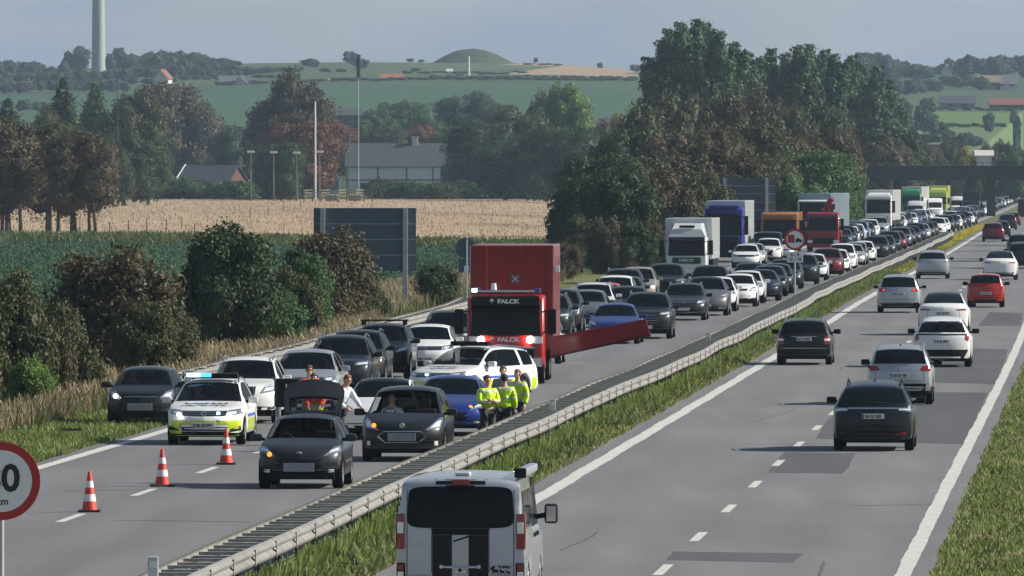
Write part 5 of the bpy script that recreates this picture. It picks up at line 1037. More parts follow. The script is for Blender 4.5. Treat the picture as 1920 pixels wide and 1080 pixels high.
PROTO = {}
def make_car(key, shp, front, rear, opts=None):
    opts = opts or {}; p = dict(SH[shp]); p.update(opts.get('shape', {})); V, Fc, cl, bvh = shell(p); W2 = p['W']/2; Lh = p['L']/2; H = p['H']
    t = empty('car_'+key, (0, 0, -500))
    names = sorted(set(cl))
    for k in names:
        vs, fs = submesh(V, Fc, cl, k)
        nm = k.split('.')[0]; mt = {'body': 'paint_white', 'windscreen': opts.get('wsglass', 'glass'), 'rear_window': 'glass_dark', 'side_window': 'glass', 'cladding': 'plastic', 'roof_glass': 'glass_dark'}[nm]
        mesh_obj(nm, vs, fs, M[mt], t, True, 38)
    # underside, cabin
    MB().box(-W2*.80, W2*.80, -Lh*.86, Lh*.86, .19, .62).box(-W2*.62, W2*.62, -Lh*.93, Lh*.93, .24, .5).build('underbody', M['plastic'], t)
    yc = p['ycowl']; ye = p.get('yrear', -1.2); bl = p['belt']
    MB().box(-W2*.84, W2*.84, ye+.1, yc-.35, .5, .62).box(-W2*.84, W2*.84, yc-.55, yc+.05, .5, bl-.10).box(-W2*.84, W2*.84, max(ye-.5, -Lh*.85), ye+.15, .5, bl-.14).build('cabin_floor', M['interior'], t)
    for x in (-.36, .36):
        mb = MB(); mb.bbox(x-.25, x+.25, yc-1.45, yc-.95, .55, .72, .05); mb.bbox(x-.24, x+.24, yc-1.62, yc-1.45, .62, min(H-.35, 1.12), .05); mb.bbox(x-.13, x+.13, yc-1.61, yc-1.50, min(H-.33, 1.14), min(H-.15, 1.32), .04); mb.build('seat', M['seat'], t)
    mb = MB(); mb.bbox(-W2*.72, W2*.72, ye+.35, ye+.5, .6, min(H-.38, 1.08), .05); mb.build('rear_seat', M['seat'], t)
    mb = MB()
    for k in range(16):
        a0, a1 = k*math.pi/8, (k+1)*math.pi/8
        mb.tube([(.37+.17*math.cos(a0), yc-.62-.05*math.sin(a0), bl-.02+.17*math.sin(a0)), (.37+.17*math.cos(a1), yc-.62-.05*math.sin(a1), bl-.02+.17*math.sin(a1))], .014, 5, False)
    mb.location = None; sw = mb.build('steering_wheel', M['interior'], t)
    for yw in p['axles']:
        for s_ in (-1, 1): wheel(t, s_*(W2-.125), yw, p['wheel_r'], rim=opts.get('rim', 'rim'))
    # door mirrors
    ym = yc-.42
    for s_ in (-1, 1):
        mb = MB(); mb.tube([(s_*W2*.86, ym+.02, bl+.03), (s_*(W2+.05), ym, bl+.06)], .035, 6); mb.build('mirror_arm', M['plastic'], t)
        mm_ = MB().bbox(*sorted((s_*(W2-.02), s_*(W2+.21))), ym-.06, ym+.09, bl+.0, bl+.155, .045).build('mirror', M['paint_white' if opts.get('mirror_paint', True) else 'plastic'], t, True, 50)
        MB().bbox(*sorted((s_*(W2+.01), s_*(W2+.19))), ym-.068, ym-.055, bl+.02, bl+.135, .005).build('mirror_glass', M['glass_dark'], mm_)
    # roof details
    if opts.get('rails', False):
        for s_ in (-1, 1):
            xr = p['wr']*W2*.97; mb = MB(); mb.tube([(s_*xr, p['yroof']-.15, H-.09), (s_*xr, p['yroof']-.35, H-.015), (s_*xr, -.4, H+.01), (s_*xr, p['yrear']+.05, H-.06), (s_*xr, p['yrear']-.15, H-.15)], .02, 6); mb.build('roof_rail', M[opts['rails']], t, True)
    if opts.get('fin', True): MB().prism([(-.0, 0), (.18, 0), (.03, .075), (0, .07)], -.018, .018, Matrix.Translation((0, p['yrear']+.45, H-.07))@Matrix.Rotation(R(90), 4, 'Z')).build('aerial_fin', M['plastic'], t)
    k = H/1.5; w = lambda f: f*W2
    def both(quad, side, name, m, **kw):
        a = decal(bvh, quad, side, name, m, t, p=p, **kw); b = decal(bvh, [(-x, z) for x, z in (quad[1], quad[0], quad[3], quad[2])], side, name, m, t, p=p, **kw); return a, b
    def one(quad, side, name, m, par=None, **kw): return decal(bvh, quad, side, name, m, par or t, p=p, **kw)
    def sub(pair, quad, side, name, m, off=.012, **kw):
        decal(bvh, quad, side, name, m, pair[0], off=off, p=p, depth=.01, **kw); decal(bvh, [(-x, z) for x, z in (quad[1], quad[0], quad[3], quad[2])], side, name, m, pair[1], off=off, p=p, depth=.01, **kw)
    def sym(x, z0, z1, x2=None): x2 = x if x2 is None else x2; return [(-w(x), z0), (w(x), z0), (w(x2), z1), (-w(x2), z1)]
    zh = np.interp(Lh*.86, [a for a, b in p['prof']], [b for a, b in p['prof']])       # nose height
    f = front
    if f == 'ford':        # six-sided low grille, slanted lamps
        one(sym(.40, .50*k, .61*k, .54), 'F', 'grille', 'black_gloss', nx=10); one(sym(.54, .39*k, .50*k, .40) if False else [(-w(.40), .37*k), (w(.40), .37*k), (w(.54), .50*k), (-w(.54), .50*k)], 'F', 'grille', 'black_gloss', nx=10)
        pr = both([(w(.56), zh-.19), (w(.95), zh-.10), (w(.93), zh+.02), (w(.80), zh+.0)], 'F', 'headlight', 'headlamp', nx=8); sub(pr, [(w(.68), zh-.12), (w(.90), zh-.07), (w(.89), zh-.02), (w(.74), zh-.06)], 'F', 'lamp_lens', 'lamp_clear')
        pr = both([(w(.60), .31*k), (w(.88), .33*k), (w(.86), .45*k), (w(.64), .43*k)], 'F', 'fog_lamp_recess', 'plastic'); sub(pr, [(w(.68), .34*k), (w(.82), .35*k), (w(.81), .40*k), (w(.69), .40*k)], 'F', 'fog_lamp', 'lamp_clear')
        one(sym(.52, .255*k, .335*k, .48), 'F', 'lower_grille', 'plastic', nx=8)
    elif f == 'mpv':
        one([(-w(.38), .40*k), (w(.38), .40*k), (w(.56), .51*k), (-w(.56), .51*k)], 'F', 'grille', 'black_gloss', nx=10); one([(-w(.56), .51*k), (w(.56), .51*k), (w(.42), .61*k), (-w(.42), .61*k)], 'F', 'grille', 'black_gloss', nx=10)
        for q in ([(-.58, .51), (-.56, .53), (-.43, .625), (-.44, .605)], [(-.44, .605), (.44, .605), (.43, .625), (-.43, .625)], [(.44, .605), (.58, .51), (.56, .53), (.43, .625)], [(-.38, .385), (.38, .385), (.40, .40), (-.40, .40)], [(-.58, .50), (-.40, .385), (-.38, .40), (-.56, .52)], [(.40, .385), (.58, .50), (.56, .52), (.38, .40)]):
            one([(w(a), b*k) for a, b in q], 'F', 'grille_trim', 'chrome', nx=6, nz=1, off=.016)
        pr = both([(w(.55), zh-.20), (w(.90), zh-.15), (w(.95), zh+.08), (w(.84), zh+.06)], 'F', 'headlight', 'headlamp', nx=8); sub(pr, [(w(.66), zh-.15), (w(.87), zh-.12), (w(.90), zh+.02), (w(.80), zh-.01)], 'F', 'lamp_lens', 'lamp_clear')
        both([(w(.76), .33*k), (w(.84), .33*k), (w(.84), .42*k), (w(.76), .42*k)], 'F', 'fog_lamp', 'lamp_clear', nx=2, nz=2)
    elif f == 'vw':
        g = one(sym(.56, zh-.15, zh-.03, .58), 'F', 'grille', 'black_gloss', nx=10)
        for zz in (.115, .08, .045): decal(bvh, sym(.55, zh-zz-.006, zh-zz+.006), 'F', 'grille_bar', 'chrome', g, p=p, nx=10, nz=1, off=.014, depth=.006)
        pr = both([(w(.58), zh-.15), (w(.95), zh-.10), (w(.94), zh+.02), (w(.60), zh-.02)], 'F', 'headlight', 'headlamp', nx=8); sub(pr, [(w(.64), zh-.12), (w(.80), zh-.10), (w(.80), zh-.04), (w(.64), zh-.05)], 'F', 'lamp_lens', 'lamp_clear')
        g = one(sym(.56, .255*k, .40*k, .58), 'F', 'lower_grille', 'plastic', nx=10); decal(bvh, sym(.56, .32*k, .33*k), 'F', 'grille_bar', 'chrome', g, p=p, nx=10, nz=1, off=.014, depth=.006)
        both([(w(.64), .30*k), (w(.92), .34*k), (w(.92), .44*k), (w(.66), .40*k)], 'F', 'air_intake', 'plastic')
        MB().lathe([(.045, 0), (.062, .004), (.062, .012), (.045, .014)], 'y', 20, (0, 0, 0)).build('badge', M['chrome'], t).location = (0, Lh-.005, zh-.09)
    elif f == 'kia':
        g = one(sym(.48, zh-.13, zh-.05, .52), 'F', 'grille', 'black_gloss', nx=10); decal(bvh, sym(.5, zh-.135, zh-.12), 'F', 'grille_bar', 'chrome', g, p=p, nx=10, nz=1, off=.014, depth=.006)
        pr = both([(w(.56), zh-.16), (w(.90), zh-.16), (w(.95), zh+.06), (w(.72), zh-.0)], 'F', 'headlight', 'headlamp', nx=8); sub(pr, [(w(.64), zh-.13), (w(.84), zh-.13), (w(.88), zh-.02), (w(.74), zh-.04)], 'F', 'lamp_lens', 'lamp_clear')
        one(sym(.55, .26*k, .40*k, .5), 'F', 'lower_grille', 'plastic', nx=10); both([(w(.68), .30*k), (w(.84), .32*k), (w(.84), .42*k), (w(.70), .40*k)], 'F', 'fog_lamp_recess', 'plastic')
    elif f == 'tesla':
        pr = both([(w(.60), zh-.10), (w(.94), zh-.05), (w(.96), zh+.04), (w(.72), zh-.02)], 'F', 'headlight', 'headlamp', nx=8); sub(pr, [(w(.68), zh-.075), (w(.88), zh-.04), (w(.89), zh-.0), (w(.74), zh-.035)], 'F', 'lamp_lens', 'lamp_clear')
        one(sym(.52, .25*k, .36*k, .60), 'F', 'lower_grille', 'plastic', nx=10); both([(w(.74), .30*k), (w(.92), .34*k), (w(.92), .40*k), (w(.76), .36*k)], 'F', 'air_intake', 'plastic')
    elif f == 'volvo':
        g = one(sym(.36, zh-.24, zh-.03, .38), 'F', 'grille', 'black_gloss', nx=8)
        for i in range(7): decal(bvh, [(w(-.33+i*.11)-.006, zh-.23), (w(-.33+i*.11)+.006, zh-.23), (w(-.33+i*.11)+.006, zh-.04), (w(-.33+i*.11)-.006, zh-.04)], 'F', 'grille_bar', 'chrome', g, p=p, nx=1, nz=3, off=.014, depth=.006)
        pr = both([(w(.50), zh-.20), (w(.92), zh-.14), (w(.94), zh+.04), (w(.62), zh-.0)], 'F', 'headlight', 'headlamp', nx=8); sub(pr, [(w(.58), zh-.16), (w(.84), zh-.12), (w(.86), zh-.03), (w(.64), zh-.05)], 'F', 'lamp_lens', 'lamp_clear')
        one(sym(.52, .28*k, .40*k, .56), 'F', 'lower_grille', 'plastic', nx=10); both([(w(.70), .32*k), (w(.88), .34*k), (w(.88), .40*k), (w(.70), .38*k)], 'F', 'air_intake', 'plastic')
    elif f == 'suv':
        g = one(sym(.40, .46*k, zh-.05, .46), 'F', 'grille', 'black_gloss', nx=8)
        for i in range(4): z_ = .52*k+i*(zh-.08-.52*k)/4; decal(bvh, sym(.42, z_-.007, z_+.007), 'F', 'grille_bar', 'chrome', g, p=p, nx=8, nz=1, off=.014, depth=.006)
        pr = both([(w(.52), zh-.14), (w(.94), zh-.12), (w(.95), zh-.0), (w(.56), zh-.05)], 'F', 'headlight', 'headlamp', nx=8); sub(pr, [(w(.60), zh-.12), (w(.88), zh-.10), (w(.89), zh-.055), (w(.62), zh-.08)], 'F', 'lamp_lens', 'lamp_clear')
        one(sym(.50, .27*k, .37*k, .54), 'F', 'lower_grille', 'plastic', nx=10); both([(w(.66), .36*k), (w(.90), .40*k), (w(.88), .55*k), (w(.72), .50*k)], 'F', 'air_intake', 'plastic')
    elif f == 'lexus':
        one([(-w(.50), .28*k), (w(.50), .28*k), (w(.30), .52*k), (-w(.30), .52*k)], 'F', 'grille', 'black_gloss', nx=8); one([(-w(.30), .52*k), (w(.30), .52*k), (w(.42), zh-.04), (-w(.42), zh-.04)], 'F', 'grille', 'black_gloss', nx=8)
        pr = both([(w(.50), zh-.18), (w(.94), zh-.08), (w(.95), zh+.02), (w(.62), zh-.05)], 'F', 'headlight', 'headlamp', nx=8); sub(pr, [(w(.60), zh-.14), (w(.84), zh-.08), (w(.85), zh-.03), (w(.66), zh-.07)], 'F', 'lamp_lens', 'lamp_clear')
        both([(w(.62), .28*k), (w(.90), .30*k), (w(.86), .48*k), (w(.58), .36*k)], 'F', 'air_intake', 'plastic')
    # tails
    r_ = rear; zw = p['rw'][0]
    def trunk_seam(z0, z1, x): 
        for q in ([(-w(x), z0), (w(x), z0), (w(x), z0+.012), (-w(x), z0+.012)],): one(q, 'R', 'shut_line', 'plastic', nx=10, nz=1, off=.003, depth=.004)
        both([(w(x), z0), (w(x)+.010, z0), (w(x+.0)+.010, z1), (w(x), z1)], 'R', 'shut_line', 'plastic', nx=1, nz=6, off=.003, depth=.004)
    if r_ == 'estate':
        pr = both([(w(.70), .68), (w(.96), .66), (w(.95), .94), (w(.76), .93)], 'R', 'tail_light', 'tail', nz=6); sub(pr, [(w(.72), .78), (w(.93), .78), (w(.93), .85), (w(.73), .85)], 'R', 'lamp_lens', 'lamp_clear')
        one(sym(.45, .90, .925), 'R', 'chrome_strip', 'chrome', nx=8, nz=1, off=.016); one(sym(.93, .535, .55), 'R', 'bumper_trim', 'chrome', nx=14, nz=1, off=.012); trunk_seam(.60, .9, .66); one(sym(.62, .24, .33), 'R', 'lower_grille', 'plastic')
        mb = MB(); mb.tube([(0, -Lh+.1, .33), (0, -Lh-.10, .33), (0, -Lh-.13, .43)], .02, 6); mb.lathe([(0, -.03), (.028, 0), (0, .03)], 'z', 8, (0, -Lh-.13, .46)); mb.build('tow_bar', M['plastic'], t)
    elif r_ == 'lightbar':
        pr = both([(w(.62), zw-.20), (w(.97), zw-.22), (w(.97), zw-.12), (w(.60), zw-.13)], 'R', 'tail_light', 'headlamp', nx=8); sub(pr, [(w(.64), zw-.175), (w(.95), zw-.19), (w(.95), zw-.155), (w(.64), zw-.15)], 'R', 'lamp_lens', 'lamp_clear')
        one(sym(.60, zw-.155, zw-.12), 'R', 'light_strip', 'chrome', nx=12, nz=1, off=.012); one(sym(.80, .40, .435, .82), 'R', 'reflector_strip', 'tail', nx=12, nz=1, off=.012); one(sym(.78, .24, .385, .84), 'R', 'lower_bumper', 'plastic', nx=12)
        one(sym(.40, zw-.02, zw-.0), 'R', 'wiper', 'plastic', nx=8, nz=1, off=.02); trunk_seam(.57, zw-.22, .74)
    elif r_ == 'vitara':
        both([(w(.60), zw-.17), (w(.97), zw-.20), (w(.97), zw-.03), (w(.68), zw-.05)], 'R', 'tail_light', 'tail', nx=8); one(sym(.74, .30, .58, .80), 'R', 'lower_bumper', 'plastic', nx=12); one(sym(.40, .33, .37, .40), 'R', 'skid_plate', 'rim', nx=8, nz=1, off=.016)
        trunk_seam(.64, zw-.2, .72); one(sym(.34, zw+.03, zw+.045), 'R', 'wiper', 'plastic', nx=6, nz=1, off=.02)
    elif r_ == 'tesla':
        both([(w(.52), zw-.28), (w(.96), zw-.29), (w(.96), zw-.20), (w(.50), zw-.24)], 'R', 'tail_light', 'tail', nx=8); one(sym(.72, .26, .42, .80), 'R', 'lower_bumper', 'plastic', nx=12); trunk_seam(.62, zw-.28, .62)
    elif r_ == 'up':
        both([(w(.80), .74), (w(.96), .72), (w(.95), 1.04), (w(.82), 1.02)], 'R', 'tail_light', 'tail', nz=6, nx=3); one(sym(.60, .27, .36), 'R', 'lower_bumper', 'plastic'); trunk_seam(.52, .98, .72); one(sym(.30, zw+.02, zw+.035), 'R', 'wiper', 'plastic', nx=6, nz=1, off=.02)
    elif r_ == 'cmax':
        pr = both([(w(.56), zw-.16), (w(.95), zw-.18), (w(.95), zw-.05), (w(.62), zw-.05)], 'R', 'tail_light', 'tail', nx=8); sub(pr, [(w(.62), zw-.14), (w(.74), zw-.14), (w(.75), zw-.08), (w(.64), zw-.08)], 'R', 'lamp_lens', 'tail_lit')
        one(sym(.76, .27, .40, .82), 'R', 'lower_bumper', 'plastic', nx=12); trunk_seam(.56, zw-.17, .70); mb = MB(); mb.tube([(0, -Lh+.1, .33), (0, -Lh-.10, .33), (0, -Lh-.13, .43)], .02, 6); mb.build('tow_bar', M['plastic'], t)
    elif r_ == 'chr':
        one([(-w(.92), zw-.10), (w(.92), zw-.10), (w(.86), zw-.06), (-w(.86), zw-.06)], 'R', 'light_strip', 'black_gloss', nx=14, nz=1, off=.014)
        both([(w(.78), zw-.24), (w(.97), zw-.34), (w(.95), zw-.10), (w(.80), zw-.07)], 'R', 'tail_light', 'tail', nx=5); one(sym(.74, .28, .56, .90), 'R', 'lower_bumper', 'plastic', nx=12)
        for s_ in (-1, 1): MB().bbox(*sorted((s_*.12, s_*.56)), -Lh+.20, -Lh+.45, H-.13, H-.095, .012).build('spoiler', M['paint_white'], t)
    else:
        both([(w(.62), zw-.20), (w(.96), zw-.22), (w(.95), zw-.08), (w(.66), zw-.08)], 'R', 'tail_light', 'tail', nx=6); one(sym(.62, .26, .36), 'R', 'lower_bumper', 'plastic')
    PROTO[key] = (t, p, bvh); return t
make_car('fiesta', 'hatch', 'ford', '', dict(mirror_paint=True)); make_car('kia', 'small', 'kia', ''); make_car('golf', 'hatch', 'vw', 'up', dict(shape=dict(W=1.79)))
make_car('mpv', 'mpv', 'mpv', 'cmax', dict(rails=False)); make_car('passat', 'estate', 'vw', 'estate', dict(rails='chrome')); make_car('oldestate', 'oldestate', 'vw', 'estate', dict(rails='chrome', mirror_paint=False, rim='rim'))
make_car('suv', 'suv', 'suv', '', dict(rails='chrome')); make_car('volvo', 'suv', 'volvo', '', dict(rails='chrome', shape=dict(clad=False))); make_car('bigsuv', 'bigsuv', 'suv', '', dict(rails='chrome')); make_car('lexus', 'suv', 'lexus', '', dict())
make_car('sedan', 'sedan', 'tesla', 'tesla', dict(shape=dict(glass_roof=True), fin=False)); make_car('coupe', 'sedan', 'ford', 'tesla', dict(shape=dict(H=1.42))); make_car('tallev', 'tallev', 'tesla', 'tesla', dict(shape=dict(glass_roof=True), fin=False, mirror_paint=False))
make_car('ev', 'ev', 'vw', 'lightbar', dict(rails='plastic', mirror_paint=False, rim='rim_dark')); make_car('cupra', 'ev', 'vw', '', dict(rails=False)); make_car('vitara', 'vitara', 'suv', 'vitara', dict(rails='chrome', mirror_paint=False))
make_car('chr', 'ev', 'vw', 'chr', dict(mirror_paint=False, shape=dict(H=1.56))); make_car('city', 'city', 'kia', 'up', dict(mirror_paint=False)); make_car('smallsuv', 'vitara', 'lexus', ''); make_car('van', 'van', 'vw', '', dict(mirror_paint=False, fin=False)); make_car('panelvan', 'panelvan', 'vw', '', dict(fin=False, mirror_paint=False))

FAR_KEEP = {'body', 'windscreen', 'side_window', 'rear_window', 'wheel', 'headlight', 'tail_light', 'grille', 'lower_grille', 'lower_bumper', 'underbody', 'mirror', 'cladding', 'roof_glass', 'number_plate', 'cabin_floor', 'seat'}
VFAR_KEEP = {'body', 'windscreen', 'side_window', 'rear_window', 'wheel', 'headlight', 'tail_light', 'grille', 'cladding', 'underbody', 'roof_glass'}
def base(n): return n.split('.')[0]
def clone(o, par, colour, keep, top=False, depth=0):
    if keep and not top and base(o.name) not in keep: return None
    c = o.copy(); COL.objects.link(c); c.parent = par
    if c.type == 'MESH':
        for sl_, m_ in zip(c.material_slots, c.data.materials):
            if m_ == M['paint_white']: sl_.link = 'OBJECT'; sl_.material = M['paint_'+colour]
    if not keep or top:
        for ch in o.children: clone(ch, c, colour, keep)
    return c
def road_yaw(D, out): m = rs(D); return -math.atan(m) if out else math.pi-math.asin(m/math.hypot(1, m))
def put(key, colour, px, s, out, label, name='car', cat='car', yaw=0, group=None, plate='blank', z=None, keep=None, plate_txt=None, dy=0):
    """place a car by the foot of the end that faces the camera"""
    t0, p, bvh = PROTO[key]
    D = F/s; keep = keep or (None if s > 42 else (FAR_KEEP if s > 24 else VFAR_KEEP))
    t = clone(t0, None, colour, keep, True); t.name = name
    yw = road_yaw(D, out)+R(yaw); t.rotation_euler = (0, 0, yw)
    fw = Vector((-math.sin(yw), math.cos(yw), 0)); face = Vector(((px-960)/s, D, 0)); L2 = p['L']/2
    t.location = face-fw*L2 if not out else face+fw*L2
    if abs(yaw) > 12: t.location = Vector(((px-960)/s, D+L2*.8, 0))
    t.location.z = rz(t.location.y) if z is None else z
    tag(t, label, cat, group)
    if s > 42 and plate:
        fr = not out; zp = (.52 if fr else .70)*p['H']/1.5; s_ = 1 if fr else -1
        if not fr: zp = dict(oldestate=.83, vitara=.80, ev=.80, chr=.82, tallev=.82, mpv=.80, city=.62).get(key, zp)
        if fr: zp = dict(fiesta=.44, kia=.47, mpv=.545, passat=.46, lexus=.45, suv=.42, bigsuv=.44, volvo=.44).get(key, .43)
        h = bvh.ray_cast(Vector((.013, 6*s_, zp)), Vector((0, -s_, 0)))[0] or Vector((0, s_*p['L']/2, 0))
        number(t, plate_txt, h.y+s_*.006, zp, fr, blur=(plate == 'blur'), wdt=.62 if plate == 'blur' else .50, ht=.17 if plate == 'blur' else .115)
    return t

# ------------------------------------------------------------------ trucks, bus
def truck(name, px, s, label, cab='white', cabw=2.4, cabh=3.0, grille='plastic', ws=(1.55, 2.5), box=None, boxcol='boxwhite', boxlen=9, boxw=2.55, boxh=3.9, boxz=1.1, deflector=None, yaw=0, trailer_yaw=0, lower='plastic', visor=True, cat='truck', mirrors='plastic', lamp_z=.75, cabl=2.0, full=True, grille_z=(.55, 1.45), tyre=.5, out=False):
    D = F/s; yw = road_yaw(D, out)+R(yaw); fw = Vector((-math.sin(yw), math.cos(yw), 0))
    pos = Vector(((px-960)/s, D, rz(D))); t = empty(name, pos, yw, label, cat)
    pc = 'paint_'+cab; w2 = cabw/2; L_ = cabl
    # cab body: side outline with a raked front, rounded edges
    bm = bmesh.new(); prof = [(-L_, .75), (-L_, cabh-.06), (-L_*.5, cabh), (-.35, cabh-.02), (-.16, cabh-.12), (-.04, ws[0]), (0, ws[0]-.12), (0, .55), (-.10, .38), (-1.2, .38), (-1.35, .75)]
    vs = [[bm.verts.new((sx*w2, y, z)) for y, z in prof] for sx in (-1, 1)]
    bm.faces.new(vs[0]); bm.faces.new(vs[1][::-1])
    n = len(prof)
    for i in range(n): bm.faces.new((vs[0][i], vs[1][i], vs[1][(i+1) % n], vs[0][(i+1) % n]))
    bmesh.ops.recalc_face_normals(bm, faces=bm.faces[:])
    bmesh.ops.bevel(bm, geom=[e for e in bm.edges if abs(e.verts[0].co.x) > w2-.01 and abs(e.verts[1].co.x) > w2-.01 and e.verts[0].co.x*e.verts[1].co.x > 0 and max(e.verts[0].co.y, e.verts[1].co.y) > -.6], offset=.11, segments=3, profile=.5, affect='EDGES')
    me = bpy.data.meshes.new('cab'); bm.to_mesh(me); bm.free(); me.materials.append(M[pc]); me.polygons.foreach_set('use_smooth', [True]*len(me.polygons)); me.set_sharp_from_angle(angle=R(40))
    c = bpy.data.objects.new('cab', me); COL.objects.link(c); c.parent = t
    def yf(z): return float(np.interp(z, [.38, .55, ws[0]-.12, ws[0], cabh-.12, cabh], [-.10, 0, 0, -.04, -.16, -.35]))
    def panel(x0, x1, z0, z1, m, nm, off=.012, x0t=None, x1t=None, par=None, nz=4, crown_=.04):
        x0t = x0 if x0t is None else x0t; x1t = x1 if x1t is None else x1t; V = []; nx = 8
        for j in range(nz+1):
            v = j/nz; z = z0+(z1-z0)*v
            for i in range(nx+1):
                u = i/nx; x = (x0*(1-u)+x1*u)*(1-v)+(x0t*(1-u)+x1t*u)*v; V.append((x, yf(z)+off+crown_*(1-(x/w2)**2)*.5, z))
        N = len(V); Fc = [(j*(nx+1)+i+1, j*(nx+1)+i, (j+1)*(nx+1)+i, (j+1)*(nx+1)+i+1) for j in range(nz) for i in range(nx)]
        rim = list(range(nx+1))+[j*(nx+1)+nx for j in range(1, nz+1)]+[nz*(nx+1)+i for i in range(nx-1, -1, -1)]+[j*(nx+1) for j in range(nz-1, 0, -1)]
        for i in rim: V.append((V[i][0], V[i][1]-.06, V[i][2]))
        k = len(rim); Fc += [(rim[i], N+i, N+(i+1) % k, rim[(i+1) % k]) for i in range(k)]
        return mesh_obj(nm, V, Fc, M[m], par or t, True, 40)
    panel(-w2+.10, w2-.10, ws[0], ws[1], 'glass_dark', 'windscreen', x0t=-w2+.16, x1t=w2-.16)
    g = panel(-w2*.72, w2*.72, grille_z[0], grille_z[1], grille, 'grille')
    if full:
        for k in range(3):
            z = grille_z[0]+(grille_z[1]-grille_z[0])*(k+1)/4; panel(-w2*.66, w2*.66, z-.03, z+.03, 'plastic', 'grille_bar', .035, par=g, nz=1)
    bp = MB().bbox(-w2-.01, w2+.01, -.45, .06, .32, .60, .07).build('bumper', M['paint_'+cab if lower == 'cab' else lower], t, True, 40)
    for s_ in (-1, 1):
        MB().bbox(*sorted((s_*w2*.64, s_*w2*.96)), -.02, .075, lamp_z-.11, lamp_z+.11, .03).build('headlight', M['lamp_clear'], t)
        a = s_*(w2+.02); MB().box(*sorted((a-s_*.03, a)), -1.25, -.42, ws[0]+.05, ws[1]-.05).build('side_window', M['glass_dark'], t)
        mb = MB(); mb.tube([(s_*(w2-.05), -.15, ws[1]-.1), (s_*(w2+.24), .12, ws[1]-.08)], .025, 6); mb.tube([(s_*(w2-.05), -.15, ws[0]+.1), (s_*(w2+.24), .12, ws[0]+.12)], .025, 6); mb.build('mirror_arm', M['plastic'], t)
        MB().bbox(*sorted((s_*(w2+.10), s_*(w2+.36))), .05, .17, ws[0]+.05, ws[1]-.02, .04).build('mirror', M[mirrors], t, True, 40)
    if visor: MB().add([(-w2+.12, -.10, ws[1]+.12), (w2-.12, -.10, ws[1]+.12), (w2-.12, .14, ws[1]-.03), (-w2+.12, .14, ws[1]-.03), (-w2+.12, -.10, ws[1]+.09), (w2-.12, -.10, ws[1]+.09), (w2-.12, .14, ws[1]-.06), (-w2+.12, .14, ws[1]-.06)], [(0, 3, 2, 1), (4, 5, 6, 7), (2, 3, 7, 6), (0, 1, 5, 4), (0, 4, 7, 3), (1, 2, 6, 5)]).build('sun_visor', M['black_gloss'], t)
    if deflector:
        hd = deflector; MB().add([(-w2+.08, -.25, cabh-.02), (w2-.08, -.25, cabh-.02), (w2-.08, -L_, cabh-.02), (-w2+.08, -L_, cabh-.02), (-w2+.42, -.9, cabh+hd), (w2-.42, -.9, cabh+hd), (w2-.25, -L_, cabh+hd+.02), (-w2+.25, -L_, cabh+hd+.02), (-w2+.30, -.42, cabh+hd*.55), (w2-.30, -.42, cabh+hd*.55)],
                                       [(0, 1, 9, 8), (8, 9, 5, 4), (4, 5, 6, 7), (1, 2, 6, 5, 9), (0, 8, 4, 7, 3), (2, 3, 7, 6)]).build('roof_deflector', M[pc], t, True, 25)
    MB().box(-.45, .45, -L_-boxlen*.9, -.5, .5, .95).build('chassis', M['plastic'], t)
    par = t
    if boxlen:
        y1 = -L_-.12; b = MB(); b.bbox(-boxw/2, boxw/2, -boxlen, 0, boxz, boxh, .04); bo = b.build('cargo_box', M['paint_'+boxcol], t); bo.location = (0, y1, 0); bo.rotation_euler.z = R(trailer_yaw)
        for s_ in (-1, 1):
            MB().bbox(*sorted((s_*(boxw/2-.02), s_*(boxw/2+.01))), .0, .012, boxz+.02, boxh-.02, .004).build('corner_rail', M['steel'], bo)
        MB().box(-boxw/2+.02, boxw/2-.02, -boxlen+1.5, -1.5, .7, boxz-.002).build('side_guard', M['plastic'], bo)
    ys = [-.75]+([-L_-boxlen*.62, -L_-boxlen*.62-1.25] if boxlen > 6 else [-L_-boxlen*.55])
    for yy in ys:
        for s_ in (-1, 1): wheel(t, s_*(w2-.16), yy, tyre, .3, full=full)
    return t
# ------------------------------------------------------------------ the traffic jam, nearest vehicles
IN, OUT = False, True
kia = put('kia', 'black', 262, 75.5, IN, 'black small hatchback half on the grass verge left of the police car', plate='blur')
pol = put('passat', 'white', 382, 80.9, IN, 'white police estate car with yellow bumper and blue roof lights beside the traffic cones', name='police_car', cat='police car', plate_txt='EB 60 079')
fie = put('fiesta', 'darkgrey', 560, 93, IN, 'dark grey hatchback with raised tailgate, frontmost car of the jam', plate='blur')
smx = put('mpv', 'black', 753, 85.5, IN, 'black people carrier with a chrome six-sided grille beside the median rail', plate='blur')
tes = put('sedan', 'white', 706, 79.5, IN, 'pale saloon half hidden behind the black people carrier', yaw=-1, plate=None)
blu = put('coupe', 'blue', 838, 78.5, IN, 'dark blue car with its damaged nose behind the black people carrier', plate=None)
vol = put('volvo', 'white', 452, 75, IN, 'white sport utility car directly behind the police car', plate=None)
put('cupra', 'silver', 567, 71.5, IN, 'pale silver sport utility car behind the two rescuers in orange', plate=None)
big = put('bigsuv', 'slate', 630, 67.6, IN, 'large dark blue-grey sport utility car behind the pale silver one', plate=None)
put('suv', 'black', 661, 65, IN, 'black sport utility car half hidden behind the large dark blue-grey one', plate=None)
lex = put('lexus', 'darkgrey', 710, 62.6, IN, 'dark grey sport utility car with black roof bars', plate=None)
put('golf', 'white', 797, 60.9, IN, 'white hatchback just left of the red recovery truck', plate_txt='BK 13 714')
put('bigsuv', 'bronze', 836, 58.3, IN, 'dark brown sport utility car behind the white hatchback by the red truck', plate=None)
pol2 = put('passat', 'white', 884, 69, IN, 'white police estate car standing at an angle in front of the red truck', name='police_car', cat='police car', yaw=-26, plate=None)

